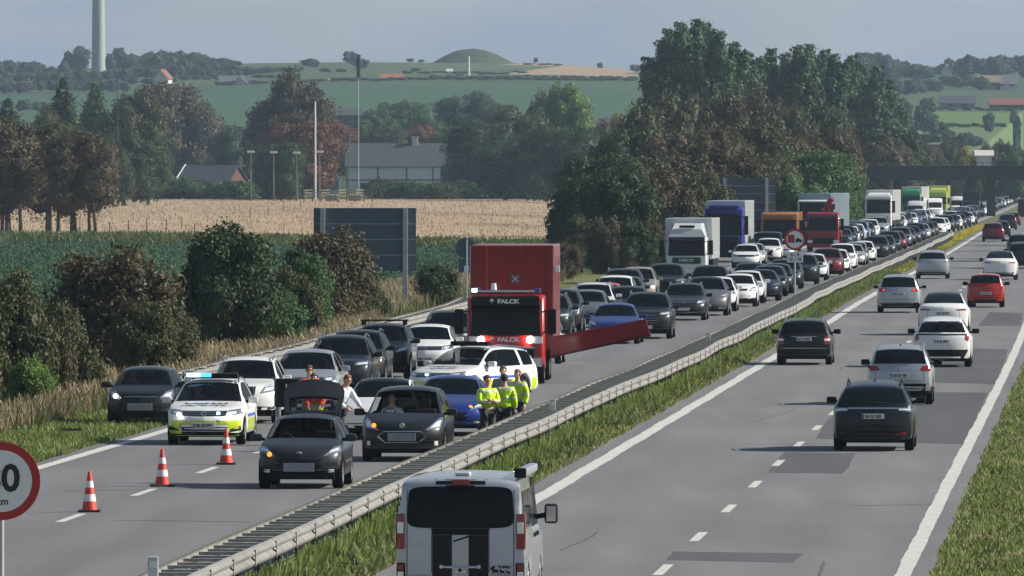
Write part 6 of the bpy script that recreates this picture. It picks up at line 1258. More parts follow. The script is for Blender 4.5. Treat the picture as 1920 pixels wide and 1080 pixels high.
def lightbar(t, x0, x1, y, z, parts):
    b = MB().bbox(x0, x1, y-.12, y+.12, z, z+.035, .01).build('light_bar', M['plastic'], t)
    for a, c, m in parts: MB().bbox(a, c, y-.11, y+.115, z+.036, z+.125, .02).build('beacon', M[m], b)
lightbar(pol, -.62, .62, .0, 1.50, [(.28, .60, 'beacon_core'), (.03, .27, 'beacon')]+[(-.25, .02, 'plastic'), (-.60, -.26, 'black_gloss')])
text_mesh('POLITI', .24, M['plastic'], pol, (0, 1.62, .955), (R(9), 0, math.pi), 'lettering', .004, bold=.012, sx=1.45).rotation_euler = (R(-7), 0, math.pi)
for x in (-.17,): MB().bbox(x-.04, x+.04, -.01, .03, -.035, .035, .01).build('front_beacon', M['beacon_core'], pol).location = (x, 2.39, .745)
for s_ in (-1, 1):
    MB().lathe([(0, .02), (.045, .012), (.05, 0)], 'y', 14).build('driving_lamp', M['lamp_lit'], pol).location = (s_*.58, 2.30, .715)
def stripes(t, key, m, z0, z1, nm='bumper_stripe'):
    _, p, bvh = PROTO[key]; W2 = p['W']/2
    decal(bvh, [(-W2*.97, z0), (-W2*.57, z0), (-W2*.57, z1-.03), (-W2*.97, z1)], 'F', nm, m, t, p=p, nx=8, off=.005); decal(bvh, [(W2*.57, z0), (W2*.97, z0), (W2*.97, z1), (W2*.57, z1-.03)], 'F', nm, m, t, p=p, nx=8, off=.005)
    decal(bvh, [(-W2*.56, z1-.12), (W2*.56, z1-.12), (W2*.56, z1-.03), (-W2*.56, z1-.03)], 'F', nm, m, t, p=p, nx=10, off=.005)
    decal(bvh, [(-W2*.9, .22), (W2*.9, .22), (W2*.9, .265), (-W2*.9, .265)], 'F', nm, m, t, p=p, nx=10, off=.005)
    for e in 'EW':
        decal(bvh, [(-2.1, .30), (-1.78, .30), (-1.78, .62), (-2.1, .62)], e, 'side_stripe', m, t, p=p, nx=4, off=.005); decal(bvh, [(-.88, .30), (.98, .30), (.98, .60), (-.88, .60)], e, 'side_stripe', m, t, p=p, nx=8, off=.005)
        decal(bvh, [(-1.0, .63), (1.0, .63), (1.0, .70), (-1.0, .70)], e, 'blue_stripe', 'plate_blue', t, p=p, nx=8, nz=1, off=.005)
for q in (pol, pol2): stripes(q, 'passat', 'paint_police_yellow', .27, .60)
lightbar(pol2, -.60, .60, .05, 1.50, [(.0, .58, 'plastic'), (-.58, -.01, 'black_gloss')])
text_mesh('POLITI', .20, M['plastic'], pol2, (.0, 1.60, .955), (R(-7), 0, math.pi), 'lettering', .004, bold=.01, sx=1.4)
text_mesh('POLITI', .19, M['plastic'], pol2, (.925, .25, .80), (R(90), 0, R(90)), 'lettering', .004, bold=.006, sx=1.1)
MB().bbox(-.05, .05, -.01, .02, -.03, .03, .01).build('front_beacon', M['beacon_core'], pol2).location = (.05, 2.39, .75)
# lit and turned indicators on the damaged pair, black roof bars on the dark grey car
for t, x in ((fie, -.60), (smx, -.62), (blu, .55)):
    MB().lathe([(0, .015), (.045, .01), (.05, 0)], 'y', 12).build('indicator_lamp', M['indicator'], t).location = (-abs(x)*(-1 if t is not blu else 1), PROTO['fiesta'][1]['L']/2-.12 if t is fie else (2.10 if t is smx else 2.12), .70 if t is not smx else .80)
for t, x in ((kia, .62),): MB().lathe([(0, .02), (.05, .012), (.055, 0)], 'y', 14).build('driving_lamp', M['lamp_lit'], t).location = (x, 1.80, .73)
for yy in (-.75, .1):
    mb = MB(); mb.bbox(-.70, .70, yy-.03, yy+.03, 1.70, 1.74, .01); mb.bbox(-.66, -.58, yy-.04, yy+.04, 1.58, 1.70, .01); mb.bbox(.58, .66, yy-.04, yy+.04, 1.58, 1.70, .01); mb.build('roof_bar', M['plastic'], lex)
for t in (fie, smx):
    MB().lathe([(0, .012), (.055, .01), (.06, 0)], 'y', 18).build('badge', M['steel'], t).location = (0, (1.93 if t is fie else 2.19), .70 if t is fie else .80); t.children[-1].scale = (1, 1, .42)
# raised tailgate of the front car: outer frame, glass, dark inner trim
tg = empty('tailgate', (0, -1.55, 1.44)); tg.parent = fie
def tgpt(x, v): a = R(38); return (x, -v*math.cos(a)*1.05-.02*abs(x), v*math.sin(a)*1.05+.02-.10*(x/.66)**2*v)
V = []; Fc = []; nx = 12
def wv(v): return lin([(0, .54), (.35, .60), (.75, .64), (.95, .58), (1.03, .50)], v)
vr = [0, .08, .5, .56, .8, .95, 1.03]
for v in vr:
    for i in range(nx+1): u = i/nx*2-1; V.append(tgpt(wv(v)*u, v-.05*abs(u)**3*v))
N = len(V); V += [(x, y, z-.05) for x, y, z in V]
for j in range(len(vr)-1):
    for i in range(nx):
        if j == 1 and 1 <= i <= nx-2: continue
        a = (j*(nx+1)+i, j*(nx+1)+i+1, (j+1)*(nx+1)+i+1, (j+1)*(nx+1)+i); Fc.append(a[::-1]); Fc.append(tuple(N+k for k in a))
o = mesh_obj('panel', V, Fc, M['paint_darkgrey'], tg)
a = [V[1*(nx+1)+1], V[1*(nx+1)+nx-1], V[2*(nx+1)+nx-1], V[2*(nx+1)+1]]; mesh_obj('rear_window', [(x, y, z-.02) for x, y, z in a], [(0, 1, 2, 3)], M['glass'], tg)
for s_ in (-1, 1): MB().tube([(s_*.56, .05, -.12), (s_*.60, -.42, .30)], .012, 6).build('gas_strut', M['plastic'], tg)

# the red recovery truck with its box body and swung-out flap
T = truck('recovery_truck', 948, 64, 'red recovery truck with a tall red box body standing among the police cars', 'cabred', 2.26, 2.62, 'paint_cabred', (1.42, 2.22), boxcol='truckred', boxlen=6.2, boxw=2.46, boxh=4.05, boxz=1.0, lamp_z=1.29, cabl=1.7, yaw=1.2, grille_z=(.62, .98), tyre=.44)
text_mesh('FALCK', .17, M['white'], T, (-.08, .05, 1.30), (R(90), 0, math.pi), 'lettering', .004, bold=.008, sx=1.25)
vis = MB().bbox(-1.0, 1.0, -.10, .12, 2.28, 2.58, .04).build('roof_visor', M['black_gloss'], T); text_mesh('FALCK', .17, M['white'], T, (-.08, .135, 2.42), (R(90), 0, math.pi), 'lettering', .004, bold=.008, sx=1.25)
for z_, y_ in ((1.30, .05), (2.42, .135)):
    MB().prism([(-.08, .0), (-.02, .03), (.0, -.06), (.02, .03), (.08, .0), (.03, .08), (-.03, .08)], -.004, .004).build('bird_emblem', M['white'], T).location = (.40, y_, z_)
mb = MB(); mb.bbox(-1.02, 1.02, -.55, -.35, 2.66, 2.76, .03); mb.build('light_bar', M['chrome'], T)
for s_ in (-1, 1):
    MB().bbox(s_*.93-.08, s_*.93+.08, -.52, -.33, 2.68, 2.80, .02).build('blue_beacon', M['beacon_core' if s_ > 0 else 'plate_blue'], T)
    MB().lathe([(0, .05), (.08, .03), (.10, 0)], 'y', 20, (s_*.72, .07, 1.30)).build('headlamp_lit', M['beam_lamp'], T)
MB().lathe([(0, .2), (.07, .19), (.09, 0)], 'z', 14, (.36, -.45, 2.76)).build('spot_lamp', M['lamp_clear'], T)
MB().bbox(-.62, -.48, .05, .10, .92, .98, .01).build('front_beacon', M['beacon_core'], T)
MB().bbox(-.85, .85, .0, .09, 1.04, 1.10, .02).build('trim_strip', M['chrome'], T); MB().bbox(-.85, .85, .0, .085, .66, 1.03, .03).build('lower_grille', M['plastic'], T)
mb = MB()
for s_ in (-1, 1): mb.bbox(s_*.85-.24, s_*.85+.24, .02, .11, .50, .78, .04)
mb.build('lamp_housing', M['chrome'], T)
bx = [c for c in T.children if base(c.name) == 'cargo_box'][0]; bx.location.x = -.12
MB().bbox(.70, .78, .0, .02, 1.2, 4.0, .008).build('panel_edge', M['paint_red'], bx)
MB().bbox(-.80, .55, .0, .015, 2.2, 3.55, .006).build('front_panel', M['paint_truckred'], bx)
for x in (-1.0, -.42, .16): MB().bbox(x-.008, x+.008, .0, .006, 1.25, 4.0, .002).build('panel_seam', M['sign_red'] if False else M['plastic'], bx)
for z_ in (1.9, 2.9): MB().bbox(-1.2, .68, .0, .006, z_-.006, z_+.006, .002).build('panel_seam', M['plastic'], bx)
for k in range(7): MB().bbox(1.228, 1.238, -5.9+k*.82, -5.2+k*.82, 1.15, 3.6, .003).build('roller_shutter', M['steel'] if k in (1, 2, 5) else M['paint_red'], bx)
em = MB().bbox(-.14, .14, .0, .02, -.13, .13, .01).build('emblem_plate', M['sign_back'], bx); em.location = (-.10, .02, 3.06)
mb = MB()
for a in (45, -45): mb.box(-.13, .13, .021, .028, -.018, .018, Matrix.Rotation(R(a), 4, 'Y'))
mb.build('emblem_cross', M['lens_grey'], em)
for s_ in (-1, 1): MB().bbox(s_*1.34-.07, s_*1.34+.07, -.1, .1, 3.25, 3.45, .02).build('marker_lamp', M['lamp_clear'], bx)
MB().bbox(1.0, 1.30, -2.6, -.2, .45, 1.0, .03).build('tool_locker', M['steel'], bx); 
# flap: a long red panel that rises outwards
fl_ = MB().prism([(-1.24, .78), (-1.24, 1.40), (-4.06, 1.93), (-4.22, 1.42)], -.85, -.55).build('side_flap', M['paint_truckred'], T); fl_.location = (0, -1.2, -.05)
MB().prism([(-1.30, .80), (-4.16, 1.44), (-4.16, 1.47), (-1.30, .83)], -.50, -.549).build('flap_edge', M['plastic'], fl_)
put('city', 'white', 1004, 58.5, IN, 'white and red small car peeking out behind the red recovery truck', plate=None)

# ---- the queue behind: (key, colour, px, scale, label)
Q = [
 ('suv', 'darkgreen', 1022, 51.6, 'very dark green sport utility car just right of the red box truck'), ('suv', 'black', 1044, 50.0, 'black sport utility car with chrome stripes behind the very dark green one'),
 ('coupe', 'blue', 1150, 53.0, 'bright blue saloon partly hidden by the red flap'), ('bigsuv', 'black', 1210, 51.6, 'black sport utility car with a chrome grille right of the bright blue saloon'),
 ('fiesta', 'grey', 1098, 48.6, 'grey hatchback between the two dark sport utility cars and the white estate'), ('volvo', 'pearl', 1108, 47.6, 'white car with roof rails behind the grey hatchback'),
 ('passat', 'slate', 1172, 47.6, 'dark blue-grey estate car behind the bright blue saloon'), ('kia', 'red', 1130, 45.9, 'red hatchback showing only its roof in the left queue lane'), ('mpv', 'white', 1150, 44.8, 'white people carrier behind the red hatchback'),
 ('golf', 'slate', 1168, 43.8, 'dark hatchback half hidden by the white people carrier'), ('bigsuv', 'slate', 1164, 42.9, 'dark sport utility car with roof rails behind the white people carrier'), ('suv', 'beige', 1192, 41.9, 'beige grey sport utility car with sunlit bonnet in the left queue lane'),
 ('bigsuv', 'black', 1246, 40.8, 'large black sport utility car in front of the white box truck'), ('passat', 'darkgrey', 1281, 46.5, 'dark grey estate car with number plate, right of the black sport utility car'),
 ('tallev', 'grey', 1322, 45.2, 'grey electric car without a grille behind the dark grey estate'), ('golf', 'white', 1342, 44.0, 'white hatchback right of the grey electric car'), ('bigsuv', 'black', 1328, 41.6, 'black van-like car behind the grey electric car'),
 ('kia', 'white', 1383, 42.7, 'small white hatchback with bright round lamp in the median lane'), ('golf', 'pearl', 1396, 41.8, 'white car tucked behind the small white hatchback'), ('sedan', 'navy', 1424, 41.0, 'dark navy saloon with curved roof in the median lane'),
 ('passat', 'slate', 1404, 38.8, 'dark estate car behind the white pair left of the navy saloon'), ('golf', 'darkgrey', 1440, 39.6, 'dark grey hatchback behind the navy saloon'), ('golf', 'darkgreen', 1452, 38.7, 'dark green-black hatchback left of the truck ban sign post'),
 ('estate_', 'slate', 1470, 37.2, 'dark estate car with silver roof behind the truck ban sign post'), ('smallsuv', 'black', 1502, 36.0, 'black small sport utility car right of the truck ban sign post'),
 ('golf', 'pearl', 1521, 34.6, 'white hatchback with black roof in the median lane'), ('suv', 'darkred', 1549, 33.5, 'red sport utility car in the median lane'), ('kia', 'white', 1566, 32.5, 'small white car behind the red sport utility car'),
 ('mpv', 'white', 1577, 31.4, 'white people carrier with dark windows behind the small white car'), ('golf', 'silver', 1595, 30.5, 'silver hatchback behind the white people carrier'), ('city', 'silver', 1603, 29.8, 'small silver car beside the next white one'), ('kia', 'white', 1617, 29.1, 'white hatchback beside the rail behind the silver cars'),
 # second file, between the trucks
 ('golf', 'white', 1398, 30.6, 'white hatchback next to the blue truck'), ('kia', 'silver', 1410, 30.0, 'silver small car beside the cab of the blue truck'), ('smallsuv', 'white', 1440, 29.0, 'white small sport utility car with black nose left of the truck ban sign'), ('mpv', 'slate', 1425, 28.6, 'dark people carrier behind the white small one left of the truck ban sign'),
 ('kia', 'silver', 1466, 28.4, 'silver car whose side gleams left of the round truck ban sign'),
 ('golf', 'slate', 1591, 21.0, 'dark hatchback right of the red crane truck'), ('kia', 'silver', 1606, 20.8, 'silver hatchback right of the red crane truck'), ('kia', 'green', 1622, 20.5, 'bright green small car in the jam'), ('golf', 'green', 1632, 19.9, 'second green car just behind the bright green one'), ('passat', 'lightblue', 1642, 19.6, 'pale blue estate left of the white lorry cab'), ('mpv', 'silver', 1648, 20.4, 'silver people carrier in front of the white lorry'),
]
for key, col, px, s, lb in Q:
    key = {'estate_': 'passat'}.get(key, key)
    put(key, col, px, s, IN, lb, plate='blank' if s > 44 else None)
# median lane from there to the bridge and beyond, by position and colour
MED = [(1641, 28.2, 'suv', 'slate', 'dark'), (1655, 27.1, 'passat', 'darkgrey', 'dark grey'), (1666, 26.1, 'mpv', 'slate', 'dark'), (1677, 25.3, 'golf', 'darkred', 'dark red'), (1687, 24.6, 'suv', 'grey', 'grey'), (1696, 23.9, 'golf', 'slate', 'dark'), (1706, 23.4, 'passat', 'black', 'black'), (1715, 22.9, 'suv', 'navy', 'navy'),
       (1725, 22.3, 'golf', 'silver', 'silver'), (1734, 21.8, 'golf', 'black', 'black'), (1742, 21.3, 'kia', 'navy', 'navy'), (1756, 20.6, 'panelvan_', 'white', 'white and red'), (1764, 20.1, 'golf', 'white', 'white'), (1772, 19.7, 'suv', 'black', 'black'), (1781, 19.2, 'mpv', 'slate', 'dark'), (1788, 18.7, 'golf', 'white', 'white'), (1796, 18.2, 'passat', 'darkgrey', 'dark grey'), (1804, 17.8, 'suv', 'navy', 'navy'), (1812, 17.3, 'golf', 'white', 'white'), (1818, 16.9, 'kia', 'black', 'black')]
KN = {'suv': 'sport utility car', 'passat': 'estate car', 'mpv': 'people carrier', 'golf': 'hatchback', 'kia': 'small car', 'city': 'city car', 'sedan': 'saloon', 'panelvan_': 'estate', 'bigsuv': 'large sport utility car'}
for i, (px, s, k, c, cn) in enumerate(MED):
    nxt = MED[i+1] if i+1 < len(MED) else None; prv = MED[i-1] if i else None
    lb = f'{cn} {KN[k]} in the median lane' + (f', next to the {prv[4]} {KN[prv[2]]}' if prv else '') + (f' and the {nxt[4]} one' if nxt else '')
    lb = f'{cn} {KN[k]} of the median lane between a {prv[4]} and a {nxt[4]} car' if prv and nxt else f'{cn} {KN[k]} in the median lane, {"last before" if prv else "first of the far half towards"} the bridge'
    put({'panelvan_': 'mpv'}.get(k, k), c, px, s, IN, ' '.join(lb.split()[:16]), plate=None)
kinds = ['golf', 'suv', 'passat', 'kia', 'mpv', 'golf', 'bigsuv', 'sedan', 'city', 'passat']; cols = ['slate', 'white', 'black', 'silver', 'navy', 'grey', 'darkgrey', 'white', 'darkred', 'black', 'blue', 'silver', 'slate', 'white']
cname = {'slate': 'dark', 'white': 'white', 'black': 'black', 'silver': 'silver', 'navy': 'navy', 'grey': 'grey', 'darkgrey': 'dark grey', 'darkred': 'dark red', 'blue': 'blue'}
g3 = random.Random(31)
def file_of(D0, D1, off, where, gap=(7.2, 9.5), skip=()):
    D = D0; k = 0; prev = None
    while D < D1:
        key, c = g3.choice(kinds), g3.choice(cols)
        if not any(a < D < b for a, b in skip):
            x = ref(D)+off+g3.uniform(-.25, .25); s = F/D
            lb = f'{cname[c]} {KN[key]} {where}'
            put(key, c, x*s+960, s, IN, lb, group=lb, plate=None)
        D += g3.uniform(*gap)*(1 if D < 1500 else 1.25); k += 1
file_of(1190, 1420, -4.9, 'of the median lane just before the bridge')
file_of(1450, 2450, -4.9, 'in the far median lane beyond the bridge', (9, 13))
file_of(1040, 1330, -8.9, 'in the second lane before the bridge', (8, 12), skip=((1270, 1330),))
file_of(820, 940, -9.0, 'in the second lane behind the red crane truck', (9, 13))
file_of(1480, 2400, -9.0, 'in the second lane beyond the bridge', (12, 22), skip=((1860, 1930),))

# ---- lorries, bus and vans in the queue
t = truck('box_truck', 1287, 34.2, 'white box truck with a green grille band in the left lane of the jam', 'boxwhite', 2.22, 2.35, 'paint_truckgreen', (1.30, 2.18), boxlen=7.2, boxh=3.35, boxcol='boxwhite', deflector=.72, cabl=1.7, grille_z=(.85, 1.22), lower='cab', yaw=-1.5)
text_mesh('IVECO', .22, M['lens_grey'], t, (0, .06, 1.04), (R(90), 0, math.pi), 'lettering', .004, bold=.008, sx=1.3)
MB().bbox(-.42, .42, -.50, -.43, 2.82, 2.97, .02).build('roof_vent', M['plastic'], t)
t = truck('lorry', 1357, 28.8, 'blue lorry with a huge dark windscreen beside the white box truck', 'truckblue', 2.5, 3.55, 'plastic', (1.75, 3.05), boxlen=12, boxh=4.0, boxcol='boxwhite', deflector=None, lower='plastic', yaw=-1.0, grille_z=(.6, 1.65))
MB().bbox(-1.0, 1.0, -.7, -.05, 3.55, 3.72, .05).build('roof_light_bar', M['paint_truckblue'], t)
t = truck('crane_truck', 1543, 25.6, 'red crane truck with its folded red crane above the cab', 'truckred', 2.35, 2.9, 'plastic', (1.55, 2.45), boxlen=5, boxh=1.5, boxcol='truckred', lower='cab', grille_z=(.55, 1.0))
mb = MB(); mb.tube([(-.2, -1.9, 1.4), (-.3, -1.9, 3.5), (-.65, -1.7, 3.9)], [.30, .24, .2], 8); mb.tube([(-.3, -1.9, 3.3), (.1, -1.6, 2.95)], .16, 6); mb.box(-.85, -.2, -2.1, -1.6, 3.1, 3.5); mb.build('crane', M['paint_truckred'], t)
t = truck('lorry', 1525, 23.6, 'grey lorry with a long pale trailer standing behind the red crane truck', 'boxwhite', 2.5, 3.6, 'plastic', (1.9, 3.3), boxlen=13.4, boxh=4.1, boxcol='lightblue', lower='plastic', trailer_yaw=-3.6, yaw=-1.5)
t = truck('lorry', 1647, 19.6, 'white lorry with a black windscreen left of the bridge pier', 'white', 2.5, 3.5, 'plastic', (1.8, 3.0), boxlen=13, boxh=4.0, boxcol='pearl', deflector=.25, lower='plastic', trailer_yaw=-1.5, yaw=-1)
t = truck('lorry', 1708, 14.6, 'green lorry with a pale trailer just before the bridge', 'truckgreen', 2.5, 3.2, 'plastic', (1.8, 2.7), boxlen=13, boxh=4.0, boxcol='pearl', deflector=.5, trailer_yaw=-2.5, yaw=-1, full=False)
t = truck('lorry', 1758, 14.1, 'yellow and white lorry right of the green lorry', 'palegreen', 2.5, 3.3, 'plastic', (1.6, 2.5), boxlen=13, boxh=4.1, boxcol='yellow', deflector=.5, yaw=-1, full=False)
t = truck('lorry', 1824, 10.6, 'red lorry seen under the bridge', 'truckred', 2.5, 3.2, 'plastic', (1.8, 2.7), boxlen=13, boxh=4.0, boxcol='palegreen', deflector=.5, trailer_yaw=-2, full=False)
t = truck('lorry', 1877, 8.7, 'blue-grey lorry with a white trailer seen under the bridge right of the pier', 'lightblue', 2.5, 3.4, 'plastic', (1.8, 2.9), boxlen=13, boxh=4.0, boxcol='pearl', trailer_yaw=-3, full=False)
t = truck('van_truck', 1821, 14.4, 'dark box van just before the right bridge pier', 'black', 2.2, 2.2, 'plastic', (1.2, 1.9), boxlen=5, boxh=3.3, boxw=2.3, boxcol='black', cabl=1.6, cat='van', full=False)
t = truck('bus', 1462, 27.0, 'orange bus with a dark windscreen behind the blue truck', 'orange', 2.55, 3.05, 'plastic', (1.1, 2.55), boxlen=10, boxh=3.05, boxcol='orange', boxz=.5, cabl=1.2, cat='bus', lower='cab', visor=False, grille_z=(.6, .9))
MB().bbox(-1.0, 1.0, -.10, .03, 2.62, 2.9, .03).build('destination_panel', M['paint_orange'], t)
put('van', 'navy', 1437, 28.6, IN, 'dark blue transporter with a pale side left of the truck ban sign', name='van', cat='van', plate=None)
put('panelvan', 'white', 1753, 14.5, IN, 'white panel van in front of the yellow lorry', name='van', cat='van', plate=None)
put('panelvan', 'white', 1795, 13.6, IN, 'white panel van right of the yellow lorry', name='van', cat='van', plate=None)
put('panelvan', 'pearl', 1716, 16.4, IN, 'white pickup-like van low in front of the green lorry', name='van', cat='van', plate=None)

# ------------------------------------------------------------------ right carriageway
put('ev', 'slate', 1637, 82.6, OUT, 'dark electric estate with a silver light strip, nearest car on the right carriageway', plate_txt='EN 55 585')
put('vitara', 'silver', 1687, 69.8, OUT, 'silver small sport utility car with dark red lamps in the right lane', plate_txt='CB 25 184')
put('chr', 'white', 1766, 59.4, OUT, 'white car with a black lower bumper and split roof spoiler', plate_txt='EJ 41 387')
put('tallev', 'white', 1769, 50.6, OUT, 'white electric car with a glass roof directly ahead of the spoiler car', plate_txt='EK 38 704')
put('oldestate', 'black', 1507, 58.8, OUT, 'black estate car with tow bar alone in the left lane', plate_txt='AX 54 082')
put('mpv', 'silver', 1685, 44.4, OUT, 'silver people carrier with red lamps in the left lane', plate_txt='BD 23 916')
put('city', 'red', 1848, 42.9, OUT, 'small red city car in the right lane', plate_txt='CP 60 245')
put('ev', 'silver', 1748, 34.0, OUT, 'pale silver sport utility car far up the left lane', plate=None)
put('tallev', 'white', 1875, 34.4, OUT, 'white electric saloon far up the right lane', plate=None)
put('suv', 'black', 1916, 30.8, OUT, 'black sport utility car at the right edge ahead of the white electric saloon', plate=None)
put('golf', 'darkgrey', 1911, 26.5, OUT, 'dark hatchback ahead of the black sport utility car at the right edge', plate=None)
put('suv', 'darkred', 1862, 22.6, OUT, 'dark red sport utility car far ahead in the left lane', plate=None)
put('golf', 'slate', 1876, 21.2, OUT, 'grey hatchback just ahead of the dark red sport utility car', plate=None)
put('suv', 'darkgrey', 1889, 18.9, OUT, 'dark grey sport utility car further ahead of the dark red one', plate=None)
put('golf', 'darkred', 1898, 17.3, OUT, 'dark reddish hatchback far up the left lane near the bridge', plate=None)
put('panelvan', 'black', 1922, 14.8, OUT, 'black van cut by the right edge near the bridge', name='van', cat='van', plate=None)

# --- the camper van at the bottom edge
def camper():
    t0, p, bvh = PROTO['van']; s = 125.5; D = F/s
    t = clone(t0, None, 'silver', None, True); t.name = 'camper_van'; yw = road_yaw(D, True)-R(.3); fw = Vector((-math.sin(yw), math.cos(yw), 0)); t.rotation_euler.z = yw; t.location = Vector(((863-960)/s, D, 0))+fw*2.5
    tag(t, 'silver camper van with black rear stripes and an awning, cut by the bottom edge', 'van')
    for c in list(t.children):
        if base(c.name) in ('shut_line', 'tail_light', 'lower_bumper', 'rear_window', 'mirror', 'mirror_arm'):
            for g in list(c.children): bpy.data.objects.remove(g)
            bpy.data.objects.remove(c)
    for c in t.children:
        if base(c.name) == 'body':
            c.material_slots[0].link = 'OBJECT'; c.material_slots[0].material = M['camper_paint']
    K = dict(p=p)
    def dq(q, nm, m, par=t, **kw): return decal(bvh, q, 'R', nm, m, par, **{**K, **kw})
    W = .98
    # dark window with a dropped middle, stripes
    dq([(-.80, 1.18), (.80, 1.18), (.78, 1.80), (-.78, 1.80)], 'rear_window', 'camper_glass', nx=28, nz=14, off=.012, rnd_=.06)
    dq([(-.80, 1.18), (-.40, 1.10), (.40, 1.10), (.80, 1.18)], 'rear_window_rim', 'camper_glass', nx=10, nz=2, off=.0125) if False else None
    dq([(-.42, 1.08), (.42, 1.08), (.44, 1.178), (-.44, 1.178)], 'window_apron', 'camper_glass', nx=8, nz=2, off=.012)
    dq([(-.42, .35), (-.125, .35), (-.125, 1.078), (-.42, 1.078)], 'black_stripe', 'black_gloss', nx=4, nz=6, off=.007)
    dq([(.125, .35), (.42, .35), (.42, 1.078), (.125, 1.078)], 'black_stripe', 'black_gloss', nx=4, nz=6, off=.007)
    dq([(-.37, 1.83), (-.11, 1.83), (-.11, 1.935), (-.37, 1.935)], 'black_stripe', 'black_gloss', nx=3, nz=2, off=.007); dq([(.11, 1.83), (.37, 1.83), (.37, 1.935), (.11, 1.935)], 'black_stripe', 'black_gloss', nx=3, nz=2, off=.007)
    b = MB().bbox(-.13, .13, -.05, .01, -.045, .05, .015).build('brake_lamp', M['tail'], t); b.location = (0, -2.43, 1.86)
    MB().bbox(-.22, .22, -.03, .0, 1.79, 1.82, .008).build('wiper_mount', M['plastic'], t).location = (0, -2.46, 0)
    for s_ in (-1, 1):
        # upright lamps at the corners
        V_, F_ = [], []
        l = MB(); l.bbox(*sorted((s_*.83, s_*.975)), -2.50, -2.30, .86, 1.40, .03); lt = l.build('tail_light', M['tail'], t, True, 40)
        MB().bbox(*sorted((s_*.85, s_*.945)), -2.512, -2.495, 1.10, 1.27, .008).build('lamp_lens', M['lamp_clear'], lt)
        l = MB(); l.bbox(*sorted((s_*.83, s_*.955)), -2.51, -2.40, .42, .66, .02); lt = l.build('reflector_lamp', M['plastic'], t); MB().bbox(*sorted((s_*.85, s_*.94)), -2.52, -2.505, .55, .64, .006).build('red_lens', M['tail'], lt); MB().bbox(*sorted((s_*.85, s_*.94)), -2.52, -2.505, .44, .53, .006).build('clear_lens', M['lamp_clear'], lt)
        # shut lines of the tailgate
        dq([(s_*.80-.006, .35), (s_*.80+.006, .35), (s_*.80+.006, 1.9), (s_*.80-.006, 1.9)], 'shut_line', 'plastic', nx=1, nz=10, off=.004, depth=.004)
        dq([(s_*.43-.005, .40), (s_*.43+.005, .40), (s_*.43+.005, 1.1), (s_*.43-.005, 1.1)], 'shut_line', 'plastic', nx=1, nz=6, off=.004, depth=.004)
        mb = MB(); mb.tube([(s_*.90, 1.45, 1.22), (s_*1.06, 1.42, 1.25)], .045, 6); mb.build('mirror_arm', M['plastic'], t)
        mm_ = MB().bbox(*sorted((s_*1.03, s_*1.235)), 1.33, 1.47, 1.12, 1.42, .05).build('mirror', M['plastic'], t, True, 45); MB().bbox(*sorted((s_*1.055, s_*1.21)), 1.318, 1.332, 1.15, 1.39, .01).build('mirror_glass', M['chrome'], mm_)
    dq([(-.40, 1.895), (.40, 1.895), (.40, 1.903), (-.40, 1.903)], 'shut_line', 'plastic', nx=4, nz=1, off=.004, depth=.004)
    # handle bar with badge
    h = MB().tube([(-.27, -2.56, .605), (-.12, -2.56, .60), (-.06, -2.56, .56), (.06, -2.56, .56), (.12, -2.56, .60), (.27, -2.56, .605)], .022, 8).build('handle', M['chrome'], t, True)
    MB().bbox(-.10, .10, -2.575, -2.53, .50, .60, .02).build('handle_badge', M['chrome'], h); MB().bbox(-.025, .025, -2.585, -2.57, .53, .58, .008).build('keyhole', M['plastic'], h)
    for x in (-.28, .28): MB().bbox(x-.03, x+.03, -2.57, -2.5, .575, .635, .012).build('handle_foot', M['chrome'], h)
    mb = MB(); mb.tube([(-.10, -2.535, .985), (.13, -2.535, 1.06)], .013, 5); mb.build('wiper', M['plastic'], t)
    MB().bbox(.44, .76, -2.514, -2.508, .40, .48, .003).build('recess', M['shut_grey'], t); MB().bbox(-.76, -.44, -2.514, -2.508, .40, .48, .003).build('recess', M['shut_grey'], t)
    text_mesh('TURBO', .045, M['plastic'], t, (.66, -2.512, .60), (R(90), 0, 0), 'lettering', .002, bold=.003, sx=1.25); MB().lathe([(0, 0), (.022, 0), (.022, .004)], 'y', 10, (.50, -2.514, .60)).build('dot_emblem', M['plastic'], t)
    # elk family silhouettes, flat stickers
    elk = [(-.055, 0), (-.045, 0), (-.042, .035), (.015, .035), (.02, 0), (.03, 0), (.032, .05), (.045, .075), (.065, .07), (.07, .085), (.05, .10), (.062, .118), (.04, .112), (.03, .122), (.025, .10), (.0, .082), (-.05, .075)]
    for x, k in ((.515, 1.0), (.625, .72), (.72, .58)):
        MB().prism([(-a*k+x, b*k+.485) for a, b in elk][::-1], -2.514, -2.509).build('elk_sticker', M['plastic'], t)
    # awning rolled up along the roof, right side
    aw = MB().bbox(.80, .96, -2.15, .9, 1.93, 2.06, .045).build('awning', M['shut_grey'], t, True, 45); MB().bbox(.79, .97, -2.20, -2.151, 1.92, 2.07, .03).build('end_cap', M['plastic'], aw); MB().bbox(.79, .97, .901, .95, 1.92, 2.07, .03).build('end_cap', M['plastic'], aw)
    MB().bbox(-.12, .10, -1.9, -1.5, 1.955, 1.995, .015).build('roof_aerial', M['lens_grey'], t)
    for s_ in (1, -1):
        for y0, y1 in ((-2.2, -1.05), (-.98, -.15)): decal(bvh, [(y0, 1.16), (y1, 1.16), (y1, 1.72), (y0, 1.72)], 'E' if s_ > 0 else 'W', 'side_window', 'camper_glass', t, p=p, nx=6, off=.006)
        MB().bbox(*sorted((s_*.965, s_*1.0)), -.30, -.10, .98, 1.04, .01).build('door_handle', M['plastic'], t); MB().bbox(*sorted((s_*.965, s_*1.0)), .35, .55, .98, 1.04, .01).build('door_handle', M['plastic'], t)
    return t
